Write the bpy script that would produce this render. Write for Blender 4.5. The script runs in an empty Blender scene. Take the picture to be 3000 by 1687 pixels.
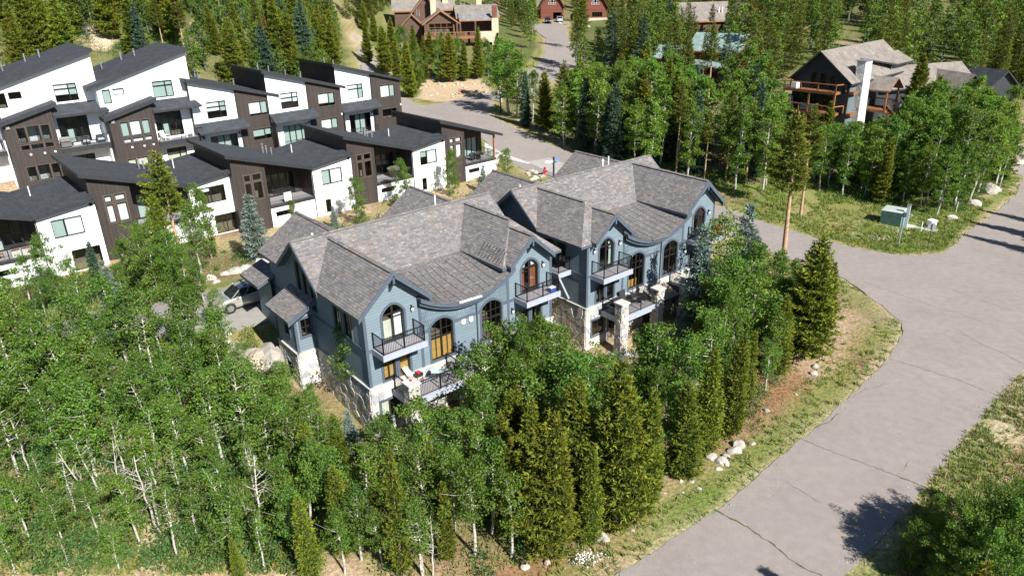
import bpy, bmesh, math, random
import numpy as np
from mathutils import Vector, Matrix
from mathutils.geometry import tessellate_polygon, delaunay_2d_cdt

# ------------------------------------------------------------------ camera, sky, sun, exposure
SC = bpy.context.scene
COL = SC.collection
FPX, PITCH, ROLL, CAMZ = 2150.0, math.radians(23.8), math.radians(1.33), 26.7
_cp, _sp, _cr, _sr = math.cos(PITCH), math.sin(PITCH), math.cos(ROLL), math.sin(ROLL)
FW = np.array([0, _cp, -_sp]); _rt = np.array([1.0, 0, 0]); _dn = np.array([0, -_sp, -_cp])
RT = _rt*_cr + _dn*_sr; DN = -_rt*_sr + _dn*_cr
CAM = np.array([0, 0, CAMZ])
cam = bpy.data.cameras.new('camera'); cam.sensor_width = 36; cam.lens = FPX/3000*36
cam.clip_start = 0.5; cam.clip_end = 3000
camo = bpy.data.objects.new('camera', cam); COL.objects.link(camo)
camo.matrix_world = Matrix(((RT[0], -DN[0], -FW[0], 0), (RT[1], -DN[1], -FW[1], 0), (RT[2], -DN[2], -FW[2], CAMZ), (0, 0, 0, 1)))
SC.camera = camo

SUN_AZ, SUN_EL = math.radians(-54), math.radians(39)      # direction to the sun, from +X
world = bpy.data.worlds.new('World'); SC.world = world; world.use_nodes = True
wn = world.node_tree.nodes; wl = world.node_tree.links
sky = wn.new('ShaderNodeTexSky'); sky.sky_type = 'NISHITA'; sky.sun_disc = False
sky.sun_elevation = SUN_EL; sky.sun_rotation = math.pi/2 - SUN_AZ
sky.altitude = 2600; sky.air_density = 1.0; sky.dust_density = 0.4
bg = wn['Background']; bg.inputs[1].default_value = 0.06
wl.new(sky.outputs[0], bg.inputs[0])
sl = bpy.data.lights.new('sun', 'SUN'); sl.energy = 5.0; sl.angle = math.radians(0.53); sl.color = (1, 0.965, 0.91)
so = bpy.data.objects.new('sun', sl); COL.objects.link(so)
_sd = Vector((math.cos(SUN_AZ)*math.cos(SUN_EL), math.sin(SUN_AZ)*math.cos(SUN_EL), math.sin(SUN_EL)))
so.rotation_euler = _sd.to_track_quat('Z', 'Y').to_euler(); so.location = (60, -40, 80)
SC.view_settings.view_transform = 'Standard'; SC.view_settings.look = 'None'
SC.view_settings.exposure = 0.95; SC.view_settings.gamma = 1.0

R = random.Random(7)
RN = np.random.default_rng(11)

# ------------------------------------------------------------------ terrain height
CTRL = [(4.5,26,0),(10.8,30.8,0),(17,37,0),(27,46,0),(30,55,0),(29,62,0),(34,71,0),(41,66,0),(48,71,0),(63,86,.3),(69,95,.5),
 (35,44,0),(22,32,0),(14,26,0),(0,15,-.3),(30,20,-.2),(60,40,0),(80,70,.5),(26.6,78,.1),(50,90,.6),
 (-7.4,36.3,.15),(-1.9,40.7,.1),(4.3,45.7,.1),(8.2,48.8,.1),(17.5,56.4,.2),(-14.6,42,.9),(-.6,53.3,1.3),(13,64.4,1.2),
 (-21,48.4,3),(-13.2,54.7,3),(-3.1,62.9,2.7),(6.2,70.4,2.1),(-22.4,55,2.9),(-10.8,64.4,2.4),(.9,73.8,2),(-28,52,2.8),
 (-45,57.4,1.3),(-35.3,67,1.2),(-24.8,74.7,.9),(-14.8,83.9,.7),(-4.8,93.2,.5),(-53,67,3.8),(-43.3,76.5,3.8),(-32.8,84.2,3.6),(-22.9,93.4,3.2),(-12.8,102.7,2.9),
 (-33,92,4.6),(-26,97.4,4.2),(-19.3,106,3.8),(-40,87,6),(-48,82,6),(-41,101,6.5),(-34,106.5,6),(-27,115,5),(-48,97,9.5),(-56,92,10),
 (-60,110,15),(-75,100,15),(-50,125,16),(-90,130,24),(-60,150,22),(-33,140,8),(-50,180,19),(-100,180,36),(-60,230,32),(-150,150,40),
 (7.4,93,1.4),(0,116,2.1),(-3,135,2.6),(-16,146,3),(15,84,.8),(-26,161,5),(-36,188,9.5),
 (-12,195,8),(-25,200,9.5),(0,196,8),(-12,165,5.5),(14,249,10),(28,243,10),(13,225,9.6),(15,195,8.3),(8,165,5),(4,150,3.4),
 (20,110,1.6),(30,130,3),(20,160,5),(36,140,4.5),(50,180,9),(70,220,12),(48,112,4),(55,105,3.4),(40,95,1.6),(60,125,5),(80,110,4),
 (90,150,7),(120,120,6),(150,200,15),(100,250,17),(30,320,22),(-20,300,24),(60,400,42),(0,500,75),(200,400,50),(-150,300,66),(-250,200,75),
 (-70,60,4.5),(-60,40,2.6),(-40,30,1),(-20,25,.3),(-30,42,1.8),(-100,60,12),(200,150,12),(150,30,0),(100,0,-1),(-60,0,1.2),(0,0,-1),(0,-60,-3),
 (600,600,110),(-600,600,150),(0,900,150),(600,-100,0),(-600,-100,40),(-300,0,20)]
_cx = np.array([c[:2] for c in CTRL]); _cz = np.array([c[2] for c in CTRL])
def _phi(r): return np.where(r > 1e-9, r*r*np.log(np.maximum(r, 1e-9)), 0.0)
_n = len(CTRL)
_K = _phi(np.linalg.norm(_cx[:, None]-_cx[None], axis=2)) + np.eye(_n)*6.0
_P = np.c_[np.ones(_n), _cx]
_A = np.block([[_K, _P], [_P.T, np.zeros((3, 3))]])
_w = np.linalg.solve(_A, np.r_[_cz, 0, 0, 0])
def hgt(x, y):
    x = np.atleast_1d(np.asarray(x, float)); y = np.atleast_1d(np.asarray(y, float))
    out = np.empty(x.shape)
    fx, fy = x.ravel(), y.ravel(); o = out.ravel()
    for i in range(0, len(fx), 4000):
        s = slice(i, i+4000)
        r = np.hypot(fx[s][:, None]-_cx[None, :, 0], fy[s][:, None]-_cx[None, :, 1])
        o[s] = _phi(r) @ _w[:_n] + _w[_n] + fx[s]*_w[_n+1] + fy[s]*_w[_n+2]
    return o.reshape(x.shape)
def h1(x, y): return float(hgt(x, y)[0])
def ray(u, v): return RT*(u-1500)/FPX + DN*(v-843.5)/FPX + FW
def gp(u, v):
    """point of the terrain seen at photograph pixel (u, v)"""
    r = ray(u, v); t = np.arange(15, 700, 0.5)
    p = CAM[:, None] + r[:, None]*t
    d = p[2] - hgt(p[0], p[1])
    k = np.argmax(d < 0) if (d < 0).any() else len(t)-1
    a, b = t[max(k-1, 0)], t[k]
    for _ in range(12):
        m = (a+b)/2; q = CAM + r*m
        if q[2] - h1(q[0], q[1]) > 0: a = m
        else: b = m
    q = CAM + r*a
    return float(q[0]), float(q[1]), h1(q[0], q[1])
def atz(u, v, z):
    r = ray(u, v); q = CAM + r*((z-CAMZ)/r[2]); return float(q[0]), float(q[1]), z
def pxof(x, y, z):
    d = np.array([x, y, z]) - CAM; f = d @ FW
    return 1500+FPX*(d @ RT)/f, 843.5+FPX*(d @ DN)/f

# ------------------------------------------------------------------ materials
MATS = {}
def nodemat(name):
    m = bpy.data.materials.new(name); m.use_nodes = True
    MATS[name] = m
    return m, m.node_tree.nodes, m.node_tree.links, m.node_tree.nodes['Principled BSDF']
def ramp(N, stops):
    r = N.new('ShaderNodeValToRGB'); e = r.color_ramp.elements
    while len(e) < len(stops): e.new(0.5)
    for i, (p, c) in enumerate(stops):
        e[i].position = p; e[i].color = (*c, 1)
    return r
def dark(c, k): return tuple(min(1, v*k) for v in c)
def mat(name, col, rough=.7, var=.18, scale=3.0, bump=0.0, bscale=30, metal=0.0, spec=.5):
    """plain material with procedural mottling and fine relief"""
    m, N, L, B = nodemat(name)
    tc = N.new('ShaderNodeTexCoord'); no = N.new('ShaderNodeTexNoise')
    no.inputs['Scale'].default_value = scale; no.inputs['Detail'].default_value = 6
    L.new(tc.outputs['Object'], no.inputs['Vector'])
    r = ramp(N, [(.3, dark(col, 1-var)), (.7, dark(col, 1+var))]); L.new(no.outputs['Fac'], r.inputs[0])
    L.new(r.outputs[0], B.inputs['Base Color'])
    B.inputs['Roughness'].default_value = rough; B.inputs['Metallic'].default_value = metal
    B.inputs['Specular IOR Level'].default_value = spec
    if bump:
        n2 = N.new('ShaderNodeTexNoise'); n2.inputs['Scale'].default_value = bscale; L.new(tc.outputs['Object'], n2.inputs['Vector'])
        b = N.new('ShaderNodeBump'); b.inputs['Strength'].default_value = bump; b.inputs['Distance'].default_value = .02
        L.new(n2.outputs['Fac'], b.inputs['Height']); L.new(b.outputs[0], B.inputs['Normal'])
    return m
def boards(name, col, pitch, vertical=False, rough=.7, var=.12, gap=.5, relief=.02, streak=True):
    """lap siding (horizontal) or board siding (vertical): joints come from relief and a thin seam"""
    m, N, L, B = nodemat(name)
    tc = N.new('ShaderNodeTexCoord'); sp = N.new('ShaderNodeSeparateXYZ'); L.new(tc.outputs['Object'], sp.inputs[0])
    if vertical:
        ad = N.new('ShaderNodeMath'); ad.operation = 'ADD'; L.new(sp.outputs[0], ad.inputs[0]); L.new(sp.outputs[1], ad.inputs[1]); src = ad.outputs[0]
    else: src = sp.outputs[2]
    dv = N.new('ShaderNodeMath'); dv.operation = 'DIVIDE'; L.new(src, dv.inputs[0]); dv.inputs[1].default_value = pitch
    fr = N.new('ShaderNodeMath'); fr.operation = 'FRACT'; L.new(dv.outputs[0], fr.inputs[0])
    fl = N.new('ShaderNodeMath'); fl.operation = 'FLOOR'; L.new(dv.outputs[0], fl.inputs[0])
    wn_ = N.new('ShaderNodeTexWhiteNoise'); wn_.noise_dimensions = '1D'; L.new(fl.outputs[0], wn_.inputs['W'])
    no = N.new('ShaderNodeTexNoise'); no.inputs['Scale'].default_value = 2.2; no.inputs['Detail'].default_value = 8
    mp = N.new('ShaderNodeMapping'); mp.inputs['Scale'].default_value = (6, 6, .5) if vertical else (.6, .6, 5)
    L.new(tc.outputs['Object'], mp.inputs[0]); L.new(mp.outputs[0], no.inputs['Vector'])
    av = N.new('ShaderNodeMath'); av.operation = 'MULTIPLY_ADD'; L.new(wn_.outputs[0], av.inputs[0]); av.inputs[1].default_value = .45; L.new(no.outputs['Fac'], av.inputs[2])
    r = ramp(N, [(.35, dark(col, 1-var)), (1.0, dark(col, 1+var))]); L.new(av.outputs[0], r.inputs[0])
    seam = N.new('ShaderNodeMath'); seam.operation = 'LESS_THAN'; L.new(fr.outputs[0], seam.inputs[0]); seam.inputs[1].default_value = .09
    mx = N.new('ShaderNodeMixRGB'); L.new(r.outputs[0], mx.inputs[1]); mx.inputs[2].default_value = (*dark(col, .55), 1)
    ml = N.new('ShaderNodeMath'); ml.operation = 'MULTIPLY'; L.new(seam.outputs[0], ml.inputs[0]); ml.inputs[1].default_value = gap
    L.new(ml.outputs[0], mx.inputs[0]); L.new(mx.outputs[0], B.inputs['Base Color'])
    B.inputs['Roughness'].default_value = rough
    b = N.new('ShaderNodeBump'); b.inputs['Strength'].default_value = .5; b.inputs['Distance'].default_value = relief
    inv = N.new('ShaderNodeMath'); inv.operation = 'SUBTRACT'; inv.inputs[0].default_value = 1.0; L.new(fr.outputs[0], inv.inputs[1])
    L.new(inv.outputs[0], b.inputs['Height']); L.new(b.outputs[0], B.inputs['Normal'])
    return m
def shingle_far(name, cols, w=.30, h=.15, rough=.9):
    """asphalt shingles too small to tell apart: UV in metres along eave and slope"""
    m, N, L, B = nodemat(name)
    uv = N.new('ShaderNodeUVMap'); br = N.new('ShaderNodeTexBrick'); L.new(uv.outputs[0], br.inputs['Vector'])
    br.inputs['Scale'].default_value = 1; br.inputs['Brick Width'].default_value = w; br.inputs['Row Height'].default_value = h
    br.inputs['Mortar Size'].default_value = .008; br.inputs['Bias'].default_value = 0
    br.inputs['Color1'].default_value = (*cols[0], 1); br.inputs['Color2'].default_value = (*cols[1], 1); br.inputs['Mortar'].default_value = (*dark(cols[0], .5), 1)
    no = N.new('ShaderNodeTexNoise'); no.inputs['Scale'].default_value = .8; no.inputs['Detail'].default_value = 9; L.new(uv.outputs[0], no.inputs['Vector'])
    mx = N.new('ShaderNodeMixRGB'); mx.blend_type = 'MULTIPLY'; mx.inputs[0].default_value = .6
    r = ramp(N, [(.3, (.6, .6, .6)), (.7, (1.25, 1.25, 1.25))]); L.new(no.outputs['Fac'], r.inputs[0])
    L.new(br.outputs[0], mx.inputs[1]); L.new(r.outputs[0], mx.inputs[2]); L.new(mx.outputs[0], B.inputs['Base Color'])
    B.inputs['Roughness'].default_value = rough; B.inputs['Specular IOR Level'].default_value = .25
    b = N.new('ShaderNodeBump'); b.inputs['Strength'].default_value = .6; b.inputs['Distance'].default_value = .02
    L.new(br.outputs['Fac'], b.inputs['Height']); b.invert = True; L.new(b.outputs[0], B.inputs['Normal'])
    return m
def attr_mat(name, rough=.85, transl=0.0, spec=.3, objvar=0.0, noise=0.0, nscale=8):
    """colour from the face attribute 'col' (each piece its own natural colour)"""
    m, N, L, B = nodemat(name)
    a = N.new('ShaderNodeAttribute'); a.attribute_name = 'col'
    c = a.outputs['Color']
    if objvar:
        oi = N.new('ShaderNodeObjectInfo'); hs = N.new('ShaderNodeHueSaturation')
        mr = N.new('ShaderNodeMapRange'); L.new(oi.outputs['Random'], mr.inputs[0]); mr.inputs[3].default_value = 1-objvar; mr.inputs[4].default_value = 1+objvar
        L.new(mr.outputs[0], hs.inputs['Value'])
        m2 = N.new('ShaderNodeMath'); m2.operation = 'MULTIPLY'; L.new(oi.outputs['Random'], m2.inputs[0]); m2.inputs[1].default_value = 7.31
        f2 = N.new('ShaderNodeMath'); f2.operation = 'FRACT'; L.new(m2.outputs[0], f2.inputs[0])
        m3 = N.new('ShaderNodeMapRange'); L.new(f2.outputs[0], m3.inputs[0]); m3.inputs[3].default_value = .487; m3.inputs[4].default_value = .513
        L.new(m3.outputs[0], hs.inputs['Hue']); L.new(c, hs.inputs['Color']); c = hs.outputs[0]
    if noise:
        tc = N.new('ShaderNodeTexCoord'); no = N.new('ShaderNodeTexNoise'); no.inputs['Scale'].default_value = nscale; no.inputs['Detail'].default_value = 8
        L.new(tc.outputs['Object'], no.inputs['Vector'])
        r = ramp(N, [(.3, (1-noise,)*3), (.7, (1+noise,)*3)]); L.new(no.outputs['Fac'], r.inputs[0])
        mx = N.new('ShaderNodeMixRGB'); mx.blend_type = 'MULTIPLY'; mx.inputs[0].default_value = 1; L.new(c, mx.inputs[1]); L.new(r.outputs[0], mx.inputs[2]); c = mx.outputs[0]
        bp = N.new('ShaderNodeBump'); bp.inputs['Strength'].default_value = .5; bp.inputs['Distance'].default_value = .03; L.new(no.outputs['Fac'], bp.inputs['Height']); L.new(bp.outputs[0], B.inputs['Normal'])
    L.new(c, B.inputs['Base Color']); B.inputs['Roughness'].default_value = rough; B.inputs['Specular IOR Level'].default_value = spec
    if transl:
        t = N.new('ShaderNodeBsdfTranslucent'); L.new(c, t.inputs[0]); ms = N.new('ShaderNodeMixShader'); ms.inputs[0].default_value = transl
        L.new(B.outputs[0], ms.inputs[1]); L.new(t.outputs[0], ms.inputs[2]); L.new(ms.outputs[0], N['Material Output'].inputs[0])
    return m
def glass_mat(name, tint=(.75, .8, .8)):
    m, N, L, B = nodemat(name)
    g = N.new('ShaderNodeBsdfGlossy'); g.inputs['Roughness'].default_value = .03; g.inputs[0].default_value = (.9, .93, .95, 1)
    t = N.new('ShaderNodeBsdfTransparent'); t.inputs[0].default_value = (*tint, 1)
    lw = N.new('ShaderNodeLayerWeight'); pw = N.new('ShaderNodeMath'); pw.operation = 'POWER'; L.new(lw.outputs['Facing'], pw.inputs[0]); pw.inputs[1].default_value = 3
    fz = N.new('ShaderNodeMath'); fz.operation = 'MULTIPLY_ADD'; L.new(pw.outputs[0], fz.inputs[0]); fz.inputs[1].default_value = .75; fz.inputs[2].default_value = .07
    tc = N.new('ShaderNodeTexCoord'); no = N.new('ShaderNodeTexNoise'); no.inputs['Scale'].default_value = 1.3; L.new(tc.outputs['Object'], no.inputs['Vector'])
    bp = N.new('ShaderNodeBump'); bp.inputs['Strength'].default_value = .03; L.new(no.outputs['Fac'], bp.inputs['Height']); L.new(bp.outputs[0], g.inputs['Normal'])
    ms = N.new('ShaderNodeMixShader'); L.new(fz.outputs[0], ms.inputs[0]); L.new(t.outputs[0], ms.inputs[1]); L.new(g.outputs[0], ms.inputs[2])
    L.new(ms.outputs[0], N['Material Output'].inputs[0]); return m
def stone_mat(name, cols, scale=2.2, mortar=(.42, .40, .36)):
    m, N, L, B = nodemat(name)
    tc = N.new('ShaderNodeTexCoord'); vo = N.new('ShaderNodeTexVoronoi'); vo.inputs['Scale'].default_value = scale; L.new(tc.outputs['Object'], vo.inputs['Vector'])
    ve = N.new('ShaderNodeTexVoronoi'); ve.feature = 'DISTANCE_TO_EDGE'; ve.inputs['Scale'].default_value = scale; L.new(tc.outputs['Object'], ve.inputs['Vector'])
    sp = N.new('ShaderNodeSeparateColor'); L.new(vo.outputs['Color'], sp.inputs[0])
    r = ramp(N, [(0, cols[0]), (.35, cols[1]), (.7, cols[2]), (1, cols[3])]); L.new(sp.outputs[0], r.inputs[0])
    e = ramp(N, [(.0, (1, 1, 1)), (.06, (0, 0, 0))]); L.new(ve.outputs['Distance'], e.inputs[0])
    mx = N.new('ShaderNodeMixRGB'); L.new(e.outputs[0], mx.inputs[0]); L.new(r.outputs[0], mx.inputs[1]); mx.inputs[2].default_value = (*mortar, 1)
    L.new(mx.outputs[0], B.inputs['Base Color']); B.inputs['Roughness'].default_value = .9
    b = N.new('ShaderNodeBump'); b.inputs['Strength'].default_value = .7; b.inputs['Distance'].default_value = .05; L.new(ve.outputs['Distance'], b.inputs['Height']); L.new(b.outputs[0], B.inputs['Normal'])
    return m

BLUE = boards('blue_lap_siding', (.150, .198, .230), .19, var=.09, gap=.8, relief=.03)
SHAKE = shingle_far('blue_shake_siding', [(.150, .198, .230), (.122, .165, .196)], .16, .32)
TRIM = mat('slate_trim', (.075, .095, .125), .6, .1)
BLUEROOF = attr_mat('weathered_blend_shingle', .95, spec=.15, noise=.12, nscale=40)
STONES = attr_mat('light_field_stone', .9, noise=.16, nscale=9)
STONEB = stone_mat('field_stone_backing', [(.42, .40, .37), (.50, .47, .42), (.33, .33, .33), (.46, .42, .35)])
WHITE = boards('white_lap_siding', (.78, .79, .80), .17, var=.03, gap=.35)
BROWN = boards('dark_brown_board_siding', (.040, .030, .026), .14, vertical=True, var=.35, gap=.6)
CHAR = shingle_far('charcoal_shingle', [(.040, .045, .052), (.060, .066, .075)])
CHARTRIM = mat('charcoal_fascia', (.022, .023, .026), .6, .3, 4)
BLACK = mat('black_metal', (.012, .013, .014), .45, .1, metal=.2)
FRAME = mat('dark_bronze_frame', (.022, .018, .016), .4, .1)
BROWNTRIM = mat('brown_trim', (.075, .055, .043), .7, .15)
GLASS = glass_mat('window_glass')
SHADE = mat('white_roller_shade', (.80, .82, .80), .9, .04, 2)
SHADEB = mat('grey_green_roller_shade', (.42, .50, .46), .9, .06, 2)
WOODBLIND = boards('golden_wood_blind', (.50, .28, .07), .055, var=.2, gap=.5)
REDDRAPE = boards('terracotta_drape', (.30, .09, .04), .12, vertical=True, var=.25)
CREAM = boards('cream_drape', (.70, .66, .52), .16, vertical=True, var=.12, gap=.25)
ROOM = mat('dim_room', (.16, .13, .10), .9, .2, 1)
DECKM = boards('grey_deck_boards', (.36, .34, .35), .14, vertical=True, var=.1, gap=.7)
DECKW = boards('cedar_deck_boards', (.24, .10, .04), .14, vertical=True, var=.2, gap=.6)
PALEWOOD = mat('painted_deck_edge', (.33, .36, .42), .6, .08)
CONC = mat('concrete', (.46, .45, .42), .9, .12, 2, .3)
METAL = mat('galvanised_pipe', (.55, .57, .60), .35, .1, metal=.8)
PVC = mat('white_pipe', (.75, .74, .72), .5, .05)
WOOD = mat('cedar_timber', (.28, .12, .05), .65, .25, 5)
LOG = boards('brown_log_siding', (.085, .045, .025), .24, var=.25, gap=.7, relief=.06)
REDLOG = boards('red_log_siding', (.14, .035, .018), .26, var=.25, gap=.7, relief=.06)
BLACKSID = boards('black_board_siding', (.022, .026, .030), .22, vertical=True, var=.2, gap=.5)
GREYSID = boards('slate_board_siding', (.12, .15, .16), .3, vertical=True, var=.12, gap=.6)
BRNROOF = shingle_far('brown_grey_shingle', [(.20, .175, .155), (.26, .23, .20)])
GRNROOF = shingle_far('green_metal_roof', [(.22, .30, .28), (.25, .33, .31)], .4, 6.0, .5)
MTLROOF = shingle_far('grey_metal_roof', [(.20, .19, .19), (.24, .23, .22)], .45, 6.0, .5)
TANSTONE = stone_mat('tan_stone', [(.42, .33, .22), (.55, .44, .30), (.48, .38, .26), (.60, .50, .36)], 2.5)
WHTSTONE = stone_mat('white_stone', [(.60, .58, .53), (.68, .66, .62), (.38, .37, .35), (.70, .68, .64)], 2.4, (.6, .58, .54))
ROCK = attr_mat('granite_boulder', .95, noise=.25, nscale=3)
FOUND = mat('rust_brown_foundation', (.20, .10, .045), .9, .2, 3, .2)

# ------------------------------------------------------------------ object helpers
def link(o, parent=None):
    COL.objects.link(o)
    if parent is not None: o.parent = parent
    return o
def tag(o, label, cat, group=None):
    o['label'] = label; o['category'] = cat
    if group: o['group'] = group
    return o
def thing(name, label, cat, loc, rz=0.0, group=None):
    o = bpy.data.objects.new(name, None); o.empty_display_size = .3; COL.objects.link(o)
    o.location = loc; o.rotation_euler = (0, 0, rz)
    return tag(o, label, cat, group)
class MB:
    """mesh collector"""
    def __init__(s): s.v = []; s.f = []; s.uv = None; s.col = None
    def add(s, vs, fs):
        b = len(s.v); s.v += [tuple(map(float, p)) for p in vs]; s.f += [tuple(i+b for i in f) for f in fs]; return s
    def box(s, x0, x1, y0, y1, z0, z1):
        return s.add([(x0,y0,z0),(x1,y0,z0),(x1,y1,z0),(x0,y1,z0),(x0,y0,z1),(x1,y0,z1),(x1,y1,z1),(x0,y1,z1)],
                     [(0,3,2,1),(4,5,6,7),(0,1,5,4),(1,2,6,5),(2,3,7,6),(3,0,4,7)])
    def beam(s, p, q, w, h, up=(0, 0, 1)):
        p, q = Vector(p), Vector(q); d = (q-p).normalized(); u = Vector(up)
        if abs(d.dot(u)) > .98: u = Vector((1, 0, 0))
        a = d.cross(u).normalized()*w/2; b = a.cross(d).normalized()*h/2
        vs = [p-a-b, p+a-b, p+a+b, p-a+b, q-a-b, q+a-b, q+a+b, q-a+b]
        return s.add(vs, [(0,1,2,3),(7,6,5,4),(0,4,5,1),(1,5,6,2),(2,6,7,3),(3,7,4,0)])
    def cyl(s, p, q, r, n=8, r2=None):
        p, q = Vector(p), Vector(q); r2 = r if r2 is None else r2; d = (q-p).normalized()
        u = Vector((0, 0, 1)) if abs(d.z) < .9 else Vector((1, 0, 0)); a = d.cross(u).normalized(); b = a.cross(d)
        vs = []
        for c, rr in ((p, r), (q, r2)):
            for i in range(n):
                t = 2*math.pi*i/n; vs.append(c + (a*math.cos(t)+b*math.sin(t))*rr)
        fs = [(i, (i+1) % n, n+(i+1) % n, n+i) for i in range(n)] + [tuple(range(n))[::-1], tuple(range(n, 2*n))]
        return s.add(vs, fs)
    def lathe(s, c, prof, n=14):
        vs = []; k = len(prof)
        for i in range(n):
            t = 2*math.pi*i/n
            for r, z in prof: vs.append((c[0]+r*math.cos(t), c[1]+r*math.sin(t), c[2]+z))
        fs = [(i*k+j, ((i+1) % n)*k+j, ((i+1) % n)*k+j+1, i*k+j+1) for i in range(n) for j in range(k-1)]
        return s.add(vs, fs)
    def prism(s, poly, d0, d1, f):
        """poly of 2D points mapped by f(a, b, depth)"""
        n = len(poly); vs = [f(a, b, d0) for a, b in poly] + [f(a, b, d1) for a, b in poly]
        return s.add(vs, [tuple(range(n))[::-1], tuple(range(n, 2*n))] + [(i, (i+1) % n, n+(i+1) % n, n+i) for i in range(n)])
    def mesh(s, name, *mats, smooth=False):
        me = bpy.data.meshes.new(name); me.from_pydata(s.v, [], s.f)
        if s.uv is not None:
            l = me.uv_layers.new(name='UVMap'); l.data.foreach_set('uv', np.asarray(s.uv, np.float32).ravel())
        if s.col is not None:
            a = me.attributes.new('col', 'FLOAT_COLOR', 'FACE'); a.data.foreach_set('color', np.c_[np.asarray(s.col, np.float32), np.ones(len(s.col), np.float32)].ravel())
        for m in mats: me.materials.append(m)
        if smooth: me.shade_smooth()
        me.update(); return me
    def obj(s, name, m, parent=None, smooth=False):
        me = s.mesh(name, m, smooth=smooth)
        bm = bmesh.new(); bm.from_mesh(me)
        if s.col is None and s.uv is None: bmesh.ops.recalc_face_normals(bm, faces=bm.faces)
        bm.to_mesh(me); bm.free()
        return link(bpy.data.objects.new(name, me), parent)
def np_mesh(name, V, Fq, cols=None, mats=(), smooth=False):
    """fast mesh of quads (n,4) or triangles (n,3)"""
    me = bpy.data.meshes.new(name); V = np.asarray(V, np.float32); Fq = np.asarray(Fq, np.int32); k = Fq.shape[1]
    me.vertices.add(len(V)); me.vertices.foreach_set('co', V.ravel())
    me.loops.add(Fq.size); me.loops.foreach_set('vertex_index', Fq.ravel())
    me.polygons.add(len(Fq)); me.polygons.foreach_set('loop_start', np.arange(0, Fq.size, k, dtype=np.int32)); me.polygons.foreach_set('loop_total', np.full(len(Fq), k, np.int32))
    if cols is not None:
        a = me.attributes.new('col', 'FLOAT_COLOR', 'FACE'); a.data.foreach_set('color', np.c_[np.asarray(cols, np.float32), np.ones(len(Fq), np.float32)].ravel())
    for m in mats: me.materials.append(m)
    me.update(calc_edges=True); me.validate()
    if smooth: me.shade_smooth()
    return me
class Plane:
    """wall plane: a runs along it, z up, d outward"""
    def __init__(s, o, ax, n): s.o = Vector(o); s.ax = Vector(ax); s.n = Vector(n)
    def __call__(s, a, z, d=0.0): return tuple(s.o + s.ax*a + s.n*d + Vector((0, 0, z)))
def front(y=0.0): return Plane((0, y, 0), (1, 0, 0), (0, -1, 0))          # faces -y, a = x
def left(x=0.0): return Plane((x, 0, 0), (0, 1, 0), (-1, 0, 0))           # faces -x, a = y
def right(x=0.0): return Plane((x, 0, 0), (0, 1, 0), (1, 0, 0))           # faces +x, a = y
def rear(y=0.0): return Plane((0, y, 0), (1, 0, 0), (0, 1, 0))
def rect(a0, a1, z0, z1): return [(a0, z0), (a1, z0), (a1, z1), (a0, z1)]
def arch(a0, a1, z0, zs, rise, n=10):
    pts = [(a0, z0), (a1, z0), (a1, zs)]
    for i in range(1, n): 
        t = i/n; pts.append((a1+(a0-a1)*t, zs+rise*math.sin(math.pi*t)**.75))
    return pts + [(a0, zs)]
def area2(p): return sum(p[i][0]*p[(i+1) % len(p)][1]-p[(i+1) % len(p)][0]*p[i][1] for i in range(len(p)))/2
def offset(poly, d):
    """grow (d>0) or shrink a convex polygon"""
    if area2(poly) < 0: poly = poly[::-1]
    n = len(poly); out = []
    for i in range(n):
        p0, p1, p2 = (Vector(poly[(i-1) % n]), Vector(poly[i]), Vector(poly[(i+1) % n]))
        e1 = (p1-p0).normalized(); e2 = (p2-p1).normalized(); n1 = Vector((e1.y, -e1.x)); n2 = Vector((e2.y, -e2.x))
        b = n1+n2; k = b.dot(n1)
        out.append(tuple(p1 + b*(d/max(k, .3))))
    return out
def wall(name, parent, P, outline, holes, m, reveal=.14, uv=False):
    b = MB(); polys = [[Vector((a, z, 0)) for a, z in outline]] + [[Vector((a, z, 0)) for a, z in h] for h in holes]
    tris = tessellate_polygon(polys); flat = [p for q in polys for p in q]
    b.add([P(p.x, p.y, 0) for p in flat], tris)
    for h in holes:
        n = len(h); b.add([P(a, z, 0) for a, z in h] + [P(a, z, -reveal) for a, z in h], [(i, (i+1) % n, n+(i+1) % n, n+i) for i in range(n)])
    if uv:
        b.uv = [(flat_uv(P, b.v[i])) for f in b.f for i in f]
    return b.obj(name, m, parent)
def flat_uv(P, v):
    d = Vector(v)-P.o; return (d.dot(P.ax), d.z)
def ring(b, P, outer, inner, d0, d1):
    n = len(outer)
    vs = [P(*p, d) for d in (d0, d1) for q in (outer, inner) for p in q]
    fs = []
    for i in range(n):
        j = (i+1) % n
        fs += [(2*n+i, 2*n+j, 3*n+j, 3*n+i), (i, j, 2*n+j, 2*n+i), (n+i, 3*n+i, 3*n+j, n+j), (i, n+i, n+j, j)]
    b.add(vs, fs)
def top_at(poly, a):
    zs = []
    n = len(poly)
    for i in range(n):
        (x0, z0), (x1, z1) = poly[i], poly[(i+1) % n]
        if (x0-a)*(x1-a) <= 0 and abs(x0-x1) > 1e-9: zs.append(z0+(z1-z0)*(a-x0)/(x1-x0))
    return (min(zs), max(zs)) if zs else (0, 0)
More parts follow.
